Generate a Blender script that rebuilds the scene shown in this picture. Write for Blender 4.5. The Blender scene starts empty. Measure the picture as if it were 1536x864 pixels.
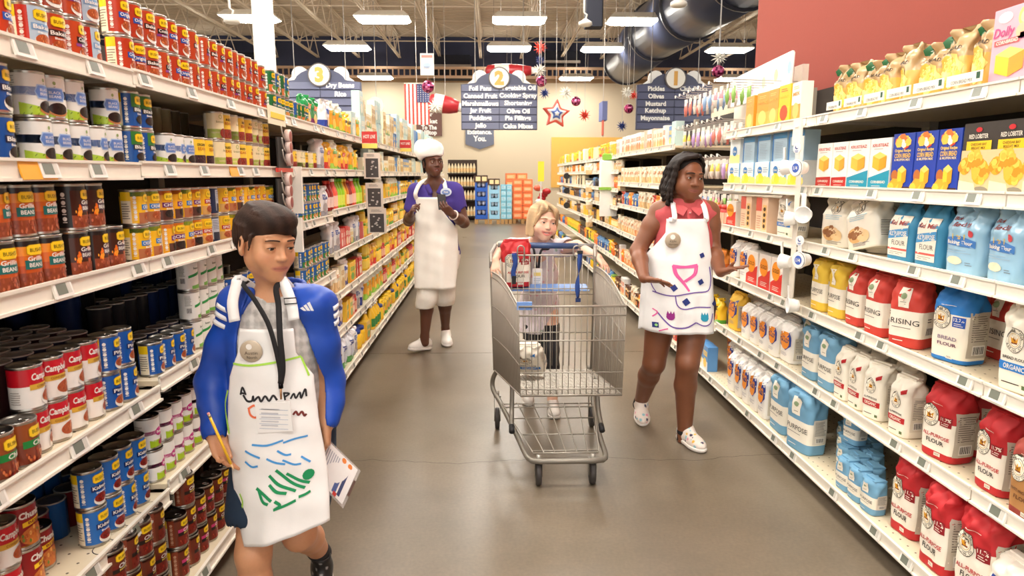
import bpy, math, random
import numpy as np
from mathutils import Vector, Matrix
random.seed(7); np.random.seed(7)
D = bpy.data; SC = bpy.context.scene; COL = SC.collection
# ---------------- camera ----------------
F_PX, VX, VY, CAM_H = 1010.0, 735.0, 263.0, 1.45
PITCH = math.atan((432-VY)/F_PX); YAW = math.atan((768-VX)/F_PX*math.cos(PITCH))
cam = D.objects.new('camera', D.cameras.new('camera')); COL.objects.link(cam); SC.camera = cam
cam.data.sensor_width = 36; cam.data.lens = F_PX/1536*36; cam.data.clip_end = 200; cam.data.clip_start = 0.05
cam.location = (0, 0, CAM_H); cam.rotation_euler = (math.pi/2-PITCH, 0, -YAW)
cam.data.dof.use_dof = True; cam.data.dof.focus_distance = 3.0; cam.data.dof.aperture_fstop = 6.3
# ---------------- light ----------------
w = D.worlds.new('world'); SC.world = w; w.use_nodes = True
w.node_tree.nodes['Background'].inputs[0].default_value = (1.0, 0.955, 0.89, 1)
w.node_tree.nodes['Background'].inputs[1].default_value = 1.0
LAMP_STRENGTH = 34.0
SC.view_settings.view_transform = 'Standard'; SC.view_settings.look = 'None'
SC.view_settings.gamma = 1.0; SC.view_settings.use_curve_mapping = False
SC.view_settings.exposure = 0.5

# ---------------- projection helpers (photo pixel -> point of the place) ----------------
_fw = np.array([math.sin(YAW)*math.cos(PITCH), math.cos(YAW)*math.cos(PITCH), -math.sin(PITCH)])
_rt = np.array([math.cos(YAW), -math.sin(YAW), 0.0]); _up = np.cross(_rt, _fw)
def _ray(x, y): return _fw+_rt*(x-768)/F_PX+_up*(432-y)/F_PX
def at_y(x, y, Y): d = _ray(x, y); return np.array([0, 0, CAM_H])+d*Y/d[1]
def at_x(x, y, X): d = _ray(x, y); return np.array([0, 0, CAM_H])+d*X/d[0]
def proj(P):
    v = np.array(P, float)-np.array([0, 0, CAM_H]); z = v@_fw
    return 768+F_PX*(v@_rt)/z, 432-F_PX*(v@_up)/z
def y_of(px, X, z):
    lo, hi = 0.6, 40.0
    for _ in range(50):
        m = (lo+hi)/2; x = proj((X, m, z))[0]
        if (x > px) == (X > 0): lo = m
        else: hi = m
    return (lo+hi)/2

# ---------------- colours and materials ----------------
def lin(c): c = c/255.0; return c/12.92 if c <= 0.04045 else ((c+0.055)/1.055)**2.4
def rgb(r, g, b): return (lin(r), lin(g), lin(b), 1.0)
WHITE = rgb(240, 236, 228); BLACK = rgb(22, 20, 20)
def cmat(name, rough=0.5, metal=0.0, spec=0.5, bump=0.0, bscale=60.0, sss=0.0, coat=0.0, var=0.04, alpha=1.0, trans=0.0):
    """procedural material: colour from the mesh's print, plus fine noise variation and relief"""
    m = D.materials.new(name); m.use_nodes = True; nt = m.node_tree; N = nt.nodes; L = nt.links
    b = N['Principled BSDF']; b.inputs['Roughness'].default_value = rough; b.inputs['Metallic'].default_value = metal
    b.inputs['Specular IOR Level'].default_value = spec; b.inputs['Coat Weight'].default_value = coat
    at = N.new('ShaderNodeAttribute'); at.attribute_name = 'Col'
    tc = N.new('ShaderNodeTexCoord'); nz = N.new('ShaderNodeTexNoise'); nz.inputs['Scale'].default_value = bscale
    nz.inputs['Detail'].default_value = 3; L.new(tc.outputs['Object'], nz.inputs['Vector'])
    mx = N.new('ShaderNodeMix'); mx.data_type = 'RGBA'; mx.blend_type = 'MULTIPLY'; mx.inputs['Factor'].default_value = 1.0
    mr = N.new('ShaderNodeMapRange'); mr.inputs['To Min'].default_value = 1-var; mr.inputs['To Max'].default_value = 1+var
    L.new(nz.outputs['Fac'], mr.inputs['Value']); L.new(at.outputs['Color'], mx.inputs['A']); L.new(mr.outputs['Result'], mx.inputs['B'])
    L.new(mx.outputs['Result'], b.inputs['Base Color'])
    if bump:
        bp = N.new('ShaderNodeBump'); bp.inputs['Strength'].default_value = bump; bp.inputs['Distance'].default_value = 0.004
        L.new(nz.outputs['Fac'], bp.inputs['Height']); L.new(bp.outputs['Normal'], b.inputs['Normal'])
    if sss:
        b.inputs['Subsurface Weight'].default_value = sss; b.inputs['Subsurface Radius'].default_value = (0.012, 0.005, 0.003)
        b.inputs['Subsurface Scale'].default_value = 1.0
    if alpha < 1: b.inputs['Alpha'].default_value = alpha
    if trans: b.inputs['Transmission Weight'].default_value = trans
    return m
M = dict(paper=cmat('printed_paper', 0.5), gloss=cmat('glossy_print', 0.28), film=cmat('plastic_film', 0.22, bump=0.25, bscale=14, coat=0.3),
         metal=cmat('can_metal', 0.3, 1.0), paint=cmat('powder_paint', 0.42), steel=cmat('brushed_steel', 0.4, 0.45, bscale=200),
         matte=cmat('matte', 0.8), plastic=cmat('plastic', 0.35), cloth=cmat('cloth', 0.85, bump=0.25, bscale=90, var=0.06),
         sheen=cmat('tracksuit', 0.45, bump=0.12, bscale=25), canvas=cmat('apron_canvas', 0.8, bump=0.15, bscale=40, var=0.03), skin=cmat('skin', 0.45, sss=0.12, bump=0.05, bscale=120, var=0.06),
         hair=cmat('hair', 0.6, spec=0.25, bump=0.3, bscale=260, var=0.3), rubber=cmat('rubber', 0.6), kraft=cmat('paper_bag', 0.62, bump=0.35, bscale=16),
         foil=cmat('foil', 0.25, 0.6), clear=cmat('clear_plastic', 0.12, alpha=0.35), eye=cmat('eye', 0.12))
def emis(name, col, s):
    m = D.materials.new(name); m.use_nodes = True; nt = m.node_tree
    e = nt.nodes.new('ShaderNodeEmission'); e.inputs[0].default_value = col; e.inputs[1].default_value = s
    nt.links.new(e.outputs[0], nt.nodes['Material Output'].inputs[0]); return m
M['fill_up'] = emis('added_fill_glow', (1.0, 0.95, 0.87, 1), 14.0)  # upward glow added to brighten the roof deck, not a known lamp
M['lamp'] = emis('lamp_diffuser', (1.0, 0.95, 0.87, 1), LAMP_STRENGTH)

# ---------------- mesh builder ----------------
class MB:
    def __init__(s): s.v = []; s.f = []; s.c = []; s.sm = []
    def add(s, vs, fs, col, smooth=False):
        o = len(s.v); s.v.extend([tuple(map(float, p)) for p in vs])
        per = isinstance(col, list)
        for i, f in enumerate(fs):
            s.f.append(tuple(a+o for a in f)); s.c.append(col[i] if per else col); s.sm.append(smooth)
        return s
    def box(s, x0, x1, y0, y1, z0, z1, col):
        vs = [(x0,y0,z0),(x1,y0,z0),(x1,y1,z0),(x0,y1,z0),(x0,y0,z1),(x1,y0,z1),(x1,y1,z1),(x0,y1,z1)]
        return s.add(vs, [(3,2,1,0),(4,5,6,7),(0,1,5,4),(1,2,6,5),(2,3,7,6),(3,0,4,7)], col)
    def cbox(s, c, d, col, R=None):
        b = MB().box(-d[0]/2, d[0]/2, -d[1]/2, d[1]/2, -d[2]/2, d[2]/2, col)
        vs = np.array(b.v)
        if R is not None: vs = vs@np.array(R).T
        return s.add(vs+np.array(c), b.f, b.c)
    def bbox(s, x0, x1, y0, y1, z0, z1, col, r=0.006):
        """box with chamfered vertical and top edges"""
        rings = []
        for (z, i) in ((z0, 0), (z1-r, 0), (z1, r)):
            e = r
            rings.append([(x0+e+i,y0+i,z),(x1-e-i,y0+i,z),(x1-i,y0+e+i,z),(x1-i,y1-e-i,z),(x1-e-i,y1-i,z),(x0+e+i,y1-i,z),(x0+i,y1-e-i,z),(x0+i,y0+e+i,z)])
        vs = sum(rings, []); fs = [tuple(range(7, -1, -1)), tuple(range(16, 24))]
        for k in (0, 8):
            for i in range(8): fs.append((k+i, k+(i+1) % 8, k+8+(i+1) % 8, k+8+i))
        return s.add(vs, fs, col)
    def lathe(s, prof, n, cols, c=(0,0,0), R=None, smooth=True, caps=True):
        vs = []; fs = []; fc = []
        for r, z in prof:
            for i in range(n):
                a = 2*math.pi*i/n; vs.append((r*math.cos(a), r*math.sin(a), z))
        for k in range(len(prof)-1):
            for i in range(n):
                fs.append((k*n+i, k*n+(i+1) % n, (k+1)*n+(i+1) % n, (k+1)*n+i)); fc.append(cols[k] if isinstance(cols, list) else cols)
        if caps:
            fs.append(tuple(range(n-1, -1, -1))); fc.append(cols[0] if isinstance(cols, list) else cols)
            q = (len(prof)-1)*n; fs.append(tuple(range(q, q+n))); fc.append(cols[-1] if isinstance(cols, list) else cols)
        vs = np.array(vs)
        if R is not None: vs = vs@np.array(R).T
        o = len(s.f); s.add(vs+np.array(c), fs, fc, smooth)
        if caps: s.sm[-1] = s.sm[-2] = False
        return s
    def tube(s, pts, r, col, n=6, closed=False):
        P = [np.array(p, float) for p in pts]; m = len(P); vs = []; fs = []
        rr = r if isinstance(r, (list, tuple)) else [r]*m
        up = None
        for i in range(m):
            a = P[(i-1) % m] if (closed or i > 0) else P[i]; b = P[(i+1) % m] if (closed or i < m-1) else P[i]
            t = b-a; t = t/(np.linalg.norm(t)+1e-9)
            if up is None: up = np.array([0, 0, 1.0]) if abs(t[2]) < 0.9 else np.array([1.0, 0, 0])
            x = np.cross(t, up); x /= np.linalg.norm(x)+1e-9; up = np.cross(x, t)
            for k in range(n):
                g = 2*math.pi*k/n; vs.append(P[i]+rr[i]*(math.cos(g)*x+math.sin(g)*up))
        for i in range(m if closed else m-1):
            j = (i+1) % m
            for k in range(n): fs.append((i*n+k, i*n+(k+1) % n, j*n+(k+1) % n, j*n+k))
        if not closed: fs += [tuple(range(n-1, -1, -1)), tuple(range((m-1)*n, m*n))]
        return s.add(vs, fs, col, n > 4)
    def ball(s, c, r, col, n=12, m=8, R=None):
        r3 = np.array(r if np.ndim(r) else (r, r, r))
        vs = [(0, 0, 1)]; fs = []
        for i in range(1, m):
            t = math.pi*i/m
            for k in range(n): vs.append((math.sin(t)*math.cos(2*math.pi*k/n), math.sin(t)*math.sin(2*math.pi*k/n), math.cos(t)))
        vs.append((0, 0, -1)); e = len(vs)-1
        for k in range(n):
            fs.append((0, 1+k, 1+(k+1) % n)); fs.append((e, e-n+(k+1) % n, e-n+k))
            for i in range(m-2): a = 1+i*n; fs.append((a+k, a+n+k, a+n+(k+1) % n, a+(k+1) % n))
        vs = np.array(vs)*r3
        if R is not None: vs = vs@np.array(R).T
        return s.add(vs+np.array(c), fs, col, True)
    def prism(s, pts, y0, y1, col, col2=None):
        """outline in x,z extruded along y"""
        n = len(pts); vs = [(x, y0, z) for x, z in pts]+[(x, y1, z) for x, z in pts]
        fs = [tuple(range(n)), tuple(range(2*n-1, n-1, -1))]+[(i, i+n, (i+1) % n+n, (i+1) % n) for i in range(n)]
        return s.add(vs, fs, [col, col]+[col2 or col]*n)
    def mesh(s, name):
        me = D.meshes.new(name); me.from_pydata(s.v, [], s.f)
        ls = np.array([len(f) for f in s.f]); ca = np.repeat(np.array(s.c, np.float32), ls, axis=0)
        a = me.color_attributes.new('Col', 'FLOAT_COLOR', 'CORNER'); a.data.foreach_set('color', ca.ravel())
        me.polygons.foreach_set('use_smooth', s.sm); me.update(); return me
def link(name, data, mat=None, parent=None, loc=None, rot=None, **props):
    o = D.objects.new(name, data); COL.objects.link(o)
    if mat is not None and data is not None and not data.materials: data.materials.append(M[mat] if isinstance(mat, str) else mat)
    if parent is not None: o.parent = parent
    if loc is not None: o.location = loc
    if rot is not None: o.rotation_euler = rot
    for k, v in props.items(): o[k] = v
    return o
def build(mb, name, mat, parent=None, **kw): return link(name, mb.mesh(name), mat, parent, **kw)
def thing(name, label, cat, loc=(0,0,0), rot=(0,0,0), group=None):
    o = link(name, None, None, None, loc, rot, label=label, category=cat); o.empty_display_size = 0.05
    if group: o['group'] = group
    return o
_texts = {}
def text_mesh(t, bold=0.0):
    k = (t, bold)
    if k not in _texts:
        cu = D.curves.new('t', 'FONT'); cu.body = t; cu.align_x = 'CENTER'; cu.resolution_u = 2; cu.offset = bold
        ob = D.objects.new('t', cu); me = ob.to_mesh()
        vs = np.array([v.co[:2] for v in me.vertices]).reshape(-1, 2); fs = [tuple(p.vertices) for p in me.polygons]
        ob.to_mesh_clear(); D.objects.remove(ob); D.curves.remove(cu)
        if len(vs):
            c = (vs.max(0)+vs.min(0))/2; vs = vs-c
        _texts[k] = (vs, fs)
    return _texts[k]
class Decal(MB):
    """flat print laid on a surface: fn(u, v, layer) gives the point"""
    step = 9.0
    def __init__(s, fn): super().__init__(); s.fn = fn
    def put(s, uv, fs, col, layer): return s.add([s.fn(u, v, layer) for u, v in uv], fs, col, True)
    def rect(s, u0, u1, v0, v1, col, layer=1, nu=1, nv=1):
        nu = max(nu, int(abs(u1-u0)/s.step)+1); nv = max(nv, int(abs(v1-v0)/s.step)+1)
        uv = [(u0+(u1-u0)*i/nu, v0+(v1-v0)*j/nv) for j in range(nv+1) for i in range(nu+1)]
        return s.put(uv, [(j*(nu+1)+i, j*(nu+1)+i+1, (j+1)*(nu+1)+i+1, (j+1)*(nu+1)+i) for j in range(nv) for i in range(nu)], col, layer)
    def ell(s, cu, cv, ru, rv, col, layer=2, n=14, r0=0.0, a0=0.0, a1=2*math.pi):
        full = abs(a1-a0-2*math.pi) < 1e-6; m = n if full else n+1
        A = [a0+(a1-a0)*i/n for i in range(m)]
        rs = (r0, 1.0) if r0 > 0 else (0.4, 0.7, 1.0)
        uv = [(cu+ru*q*math.cos(a), cv+rv*q*math.sin(a)) for q in rs for a in A]
        fs = [(q*m+i, q*m+m+i, q*m+m+(i+1) % m, q*m+(i+1) % m) for q in range(len(rs)-1) for i in range(m if full else m-1)]
        if r0 == 0:
            uv.append((cu, cv)); fs += [(3*m, i, (i+1) % m) for i in range(m if full else m-1)]
        return s.put(uv, fs, col, layer)
    def poly(s, pts, col, layer=2):
        n = len(pts); c = np.mean(pts, axis=0); P = []
        for i in range(n):
            a, b = np.array(pts[i]), np.array(pts[(i+1) % n]); k = max(1, min(6, int(np.linalg.norm(b-a)/s.step)+1)); P += [a+(b-a)*j/k for j in range(k)]
        m = len(P); R = [.34, .67, 1.0] if m > n else [1.0]
        uv = [c+(p-c)*r for r in R for p in P]+[c]
        return s.put([tuple(q) for q in uv], [(len(R)*m, i, (i+1) % m) for i in range(m)]+[(r*m+i, r*m+m+i, r*m+m+(i+1) % m, r*m+(i+1) % m) for r in range(len(R)-1) for i in range(m)], col, layer)
    def text(s, t, cu, cv, h, col, layer=3, width=None, bold=0.02, rot=0.0, shear=0.0):
        vs, fs = text_mesh(t, bold)
        if not len(vs): return s
        k = h/0.72; kx = k
        if width: kx = width/max(1e-6, (vs[:, 0].max()-vs[:, 0].min()))
        c, q = math.cos(rot), math.sin(rot); uv = []
        for x, y in vs:
            x = x*kx+shear*y*k; y = y*k; uv.append((cu+x*c-y*q, cv+x*q+y*c))
        return s.put(uv, fs, col, layer)
    def line(s, pts, wd, col, layer=3):
        P = [np.array(p, float) for p in pts]; uv = []
        for i in range(len(P)):
            t = P[min(i+1, len(P)-1)]-P[max(i-1, 0)]; t /= np.linalg.norm(t)+1e-9; n = np.array([-t[1], t[0]])
            k = wd/2 if not isinstance(wd, list) else wd[i]/2
            uv += [tuple(P[i]-n*k), tuple(P[i]+n*k)]
        return s.put(uv, [(2*i, 2*i+2, 2*i+3, 2*i+1) for i in range(len(P)-1)], col, layer)
    def blobs(s, cu, cv, ru, rv, r, cols, n, layer=3, rng=None):
        rng = rng or random
        for _ in range(n):
            a = rng.random()*6.283; q = math.sqrt(rng.random()); k = r*(0.7+0.6*rng.random())
            u, v = cu+ru*q*math.cos(a), cv+rv*q*math.sin(a); b = rng.random()*3
            s.poly([(u+k*math.cos(b+t)*1.3, v+k*math.sin(b+t)) for t in (0, 1.05, 2.1, 3.14, 4.2, 5.2)], rng.choice(cols), layer+0.3*rng.random())
    def ticks(s, u0, u1, v0, v1, col, layer=3, rows=5):
        """lines of print too small to read"""
        for j in range(rows):
            v = v1-(v1-v0)*(j+0.5)/rows; h = (v1-v0)/rows*0.32; e = u0+(u1-u0)*(0.7+0.3*random.random())
            s.rect(u0, e, v-h/2, v+h/2, col, layer)
    def barcode(s, u0, u1, v0, v1, layer=2):
        s.rect(u0, u1, v0, v1, rgb(235, 230, 222), layer); u = u0+(u1-u0)*0.08
        while u < u1-(u1-u0)*0.1:
            k = (u1-u0)*random.choice((0.03, 0.05, 0.07)); s.rect(u, u+k, v0+(v1-v0)*0.12, v1-(v1-v0)*0.12, BLACK, layer+1); u += k*2
ORD = ['zeroth','first','second','third','fourth','fifth','sixth','seventh','eighth','ninth','tenth','eleventh','twelfth','thirteenth','fourteenth','fifteenth','sixteenth','seventeenth','eighteenth','nineteenth','twentieth']
def ordn(i):
    if i <= 20: return ORD[i]
    return ['twenty','thirty','forty','fifty','sixty','seventy','eighty','ninety'][i//10-2]+('-'+ORD[i % 10] if i % 10 else '') if i % 10 else ['twentieth','thirtieth','fortieth','fiftieth','sixtieth','seventieth'][i//10-2]
# ================= THE ROOM =================
def floor_mat():
    m = D.materials.new('polished_concrete'); m.use_nodes = True; nt = m.node_tree; N = nt.nodes; L = nt.links; b = N['Principled BSDF']
    tc = N.new('ShaderNodeTexCoord'); n1 = N.new('ShaderNodeTexNoise'); n1.inputs['Scale'].default_value = 1.1; n1.inputs['Detail'].default_value = 7; n1.inputs['Roughness'].default_value = 0.62
    n2 = N.new('ShaderNodeTexNoise'); n2.inputs['Scale'].default_value = 70; n2.inputs['Detail'].default_value = 4
    cr = N.new('ShaderNodeValToRGB'); cr.color_ramp.elements[0].position = 0.3; cr.color_ramp.elements[0].color = rgb(99, 88, 74)
    cr.color_ramp.elements[1].position = 0.72; cr.color_ramp.elements[1].color = rgb(130, 117, 100)
    mx = N.new('ShaderNodeMix'); mx.data_type = 'RGBA'; mx.blend_type = 'OVERLAY'; mx.inputs['Factor'].default_value = 0.22
    L.new(tc.outputs['Object'], n1.inputs['Vector']); L.new(tc.outputs['Object'], n2.inputs['Vector']); L.new(n1.outputs['Fac'], cr.inputs['Fac'])
    L.new(cr.outputs['Color'], mx.inputs['A']); L.new(n2.outputs['Fac'], mx.inputs['B']); L.new(mx.outputs['Result'], b.inputs['Base Color'])
    mr = N.new('ShaderNodeMapRange'); mr.inputs['To Min'].default_value = 0.24; mr.inputs['To Max'].default_value = 0.36; L.new(n1.outputs['Fac'], mr.inputs['Value']); L.new(mr.outputs['Result'], b.inputs['Roughness'])
    b.inputs['Specular IOR Level'].default_value = 0.5
    return m
def struct(mb, name, mat, **kw): return build(mb, name, mat, kind='structure', **kw)
fl = MB()
ys = [-3.0, 5.42, 12.0, 27.0]; xs = [-16, -0.3, 16]
flo = link('floor', MB().box(-16, 16, -3, 27, -0.10, -0.012, rgb(60, 52, 45)).mesh('floor'), floor_mat(), kind='structure')
for i in range(3):   # slabs between the saw-cut joints
    g = 0.003
    link('floor_slab', MB().box(-16, 16, ys[i]+g, ys[i+1]-g, -0.012, 0, rgb(130, 118, 100)).mesh('floor_slab'), flo.data.materials[0], flo)
random.seed(3)
crk = MB(); cp = []
for i in range(60):
    cp.append((-1.0+i*0.055, 3.28+0.03*math.sin(i*0.31)+random.uniform(-0.012, 0.012)))
dc = Decal(lambda u, v, l: (u, v, 0.0004)); dc.line(cp, 0.003, rgb(70, 60, 50)); build(dc, 'floor_crack', 'matte', flo)

WALL_Y = 25.5
wl = MB().box(-16, 16, WALL_Y, WALL_Y+0.2, 0, 4.95, rgb(216, 200, 172)); back = struct(wl, 'wall_back', 'matte')
nb = MB().box(-16, 16, WALL_Y-0.02, WALL_Y+0.2, 4.95, 6.4, rgb(64, 70, 96)); struct(nb, 'trim_1', 'matte')
am = MB().box(at_y(827, 225, WALL_Y)[0], at_y(944, 225, WALL_Y)[0], WALL_Y-0.04, WALL_Y, 1.0, at_y(880, 206, WALL_Y)[2], rgb(236, 184, 92)); build(am, 'accent_panel', 'matte', back)
struct(MB().box(-16, 16, WALL_Y-0.03, WALL_Y, 4.78, 4.95, rgb(150, 118, 84)), 'trim_2', 'matte')
pil = MB().box(-6.3, -5.2, WALL_Y-0.25, WALL_Y, 0, 4.8, rgb(196, 176, 146)); struct(pil, 'wall_pilaster', 'matte')
struct(MB().box(-16.2, -16, -3, WALL_Y, 0, 6.4, rgb(200, 186, 160)), 'wall_left', 'matte')
struct(MB().box(16, 16.2, -3, WALL_Y, 0, 6.4, rgb(200, 186, 160)), 'wall_right', 'matte')
RWX = 2.32
struct(MB().box(RWX, RWX+0.12, -1.2, RWX*F_PX/(1122-735), 0, 5.2, rgb(150, 66, 52)), 'wall_partition', 'matte')
# corrugated roof deck
CZ = 6.35; dk = MB(); p = []
y = -3.0
while y < 26: p += [(y, CZ), (y+0.10, CZ), (y+0.13, CZ+0.05), (y+0.20, CZ+0.05)]; y += 0.23
vs = [(x, a, z) for x in (-16, 16) for a, z in p]; n = len(p)
dk.add(vs, [(i, n+i, n+i+1, i+1) for i in range(n-1)], rgb(206, 190, 168)); dk.box(-16, 16, -3, 26, CZ+0.06, CZ+0.12, rgb(120, 105, 90)); struct(dk, 'ceiling', 'matte')
# open-web roof joists, one object each
JC = rgb(226, 212, 192)
jm = MB(); y = -2.5
for dx in (-0.03, 0.03):
    jm.cbox((dx, 11.3, CZ-0.05), (0.035, 28, 0.05), JC); jm.cbox((dx, 11.3, 5.62), (0.035, 28, 0.045), JC)
wm = MB(); k = 0
while y < 25: wm.tube([(0, y, 5.63 if k % 2 else CZ-0.05), (0, y+0.62, CZ-0.05 if k % 2 else 5.63)], 0.017, JC, 4); y += 0.62; k += 1
jme, wme = jm.mesh('roof_joist'), wm.mesh('joist_web')
for i in range(-7, 8):
    o = link('roof_joist', jme, 'matte', None, (-0.31+1.45*i, 0, 0), kind='structure'); link('joist_web', wme, 'matte', o)
for yb in (4.5, 9, 13.5, 18, 22.5):
    b = MB(); 
    for z in (5.66, 6.28): b.tube([(-16, yb, z), (16, yb, z)], 0.016, JC, 4)
    for i in range(-7, 7):
        x0 = -0.31+1.45*i; b.tube([(x0, yb, 5.66), (x0+1.45, yb, 6.28)], 0.012, JC, 4); b.tube([(x0, yb, 6.28), (x0+1.45, yb, 5.66)], 0.012, JC, 4)
    struct(b, 'joist_bridging', 'matte')
gd = MB(); GY = 24.6
for z in (4.86, 5.16): gd.box(-16, 16, GY-0.06, GY+0.06, z-0.04, z+0.04, rgb(214, 180, 150))
x = -10
while x < 10: gd.box(x, x+0.045, GY-0.03, GY+0.03, 4.86, 5.16, rgb(206, 172, 142)); x += 0.2
struct(gd, 'girder', 'matte')
for (xa, ya, xb, yb_) in ((262, 78, 383, 116), (645, 82, 705, 118), (812, 76, 868, 98)):
    a = at_y(xa, ya, WALL_Y-0.6); c = at_y(xb, yb_, WALL_Y-0.6); t = MB().box(a[0], c[0], WALL_Y-0.6, WALL_Y, c[2], a[2], rgb(24, 27, 40))
    struct(t, 'wall_box', 'matte'); struct(MB().box(a[0]-0.05, c[0]+0.05, WALL_Y-0.7, WALL_Y-0.6, a[2]-0.42, a[2]-0.34, rgb(170, 160, 150)), 'ledge', 'matte')
# column
cx = at_y(396, 60, 9.0)[0]; cm = MB().bbox(cx-0.105, cx+0.105, 8.9, 9.11, 0, 6.3, rgb(244, 238, 226), 0.012); cm.bbox(cx-0.13, cx+0.13, 8.87, 9.14, 0, 0.1, rgb(220, 214, 204)); struct(cm, 'column', 'paint')
for px, pyb, Y in ((487, 118, 16.0), (543, 165, 12.0), (632, 140, 14), (1122, 95, 15)):
    pass
# ceiling lights
def lamp_meshes(w=1.15, d=0.62, h=0.14):
    a = MB(); b = MB(); pts = [(-w/2, -d/2), (w/2, -d/2), (w/2, d/2), (-w/2, d/2)]
    vs = [(x*0.8, y*0.6, h) for x, y in pts]+[(x, y, 0.03) for x, y in pts]+[(x, y, 0) for x, y in pts]
    a.add(vs, [(0,1,2,3)]+[(k+i, k+4+i, k+4+(i+1) % 4, k+(i+1) % 4) for k in (0, 4) for i in range(4)], rgb(225, 220, 210))
    q = [(x*0.97, y*0.95) for x, y in pts]; vs = [(x, y, -0.002) for x, y in q]+[(x*0.86, y*0.8, -0.05) for x, y in q]
    b.add(vs, [(7,6,5,4)]+[(i, i+4, (i+1) % 4+4, (i+1) % 4) for i in range(4)], WHITE)
    b.f = [tuple(reversed(f)) for f in b.f]
    c = MB()
    for sx in (-1, 1): c.tube([(sx*0.4, 0, h), (sx*0.4, 0, CZ-4.76)], 0.006, rgb(150, 140, 130), 4)
    e = MB().box(-w*.36, w*.36, -d*.14, d*.14, h, h+.01, WHITE)  # added glowing panel on the housing top, lifts the ceiling
    return a.mesh('ceiling_light'), b.mesh('diffuser'), c.mesh('hanger_wire'), e.mesh('added_fill_panel')
la, lb, lc, le = lamp_meshes()
_cols = ['far left', 'left', 'middle', 'right', 'far right']
for (Y, xs_, rowname) in ((24.1, (-9.6, -3.9, 0.2, 3.0, 8.5), 'by the back wall'), (18.6, (-8.2, -3.72, 0.52, 3.02, 6.4), 'before the dark wall band'), (15.3, (-9.0, -5.1, -2.28, 0.65, 3.15), 'above the numbered aisle signs'),
                          (12.0, (-8, -5.1, -2.2, 0.1, 6.7), 'in the fourth row'), (8.7, (-8, -5.1, -2.2, 0.65, 6.7), 'in the third row'), (5.4, (-8, -5.1, -2.2, 0.65), 'in the second row'), (2.1, (-5.1, -2.2, 0.65), 'in the nearest row'), (-1.2, (-5.1, -2.2, 0.65), 'behind the camera')):
    for j, x in enumerate(xs_):
        o = link('ceiling_light', la, 'paint', None, (x, Y, 4.76), label=f'white hanging fluorescent light {rowname}, {ordn(j+1)} from the left', category='light', group='ceiling lights of the store')
        link('diffuser', lb, 'lamp', o); link('added_fill_panel', le, 'fill_up', o); link('hanger_wire', lc, 'matte', o)
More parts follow.
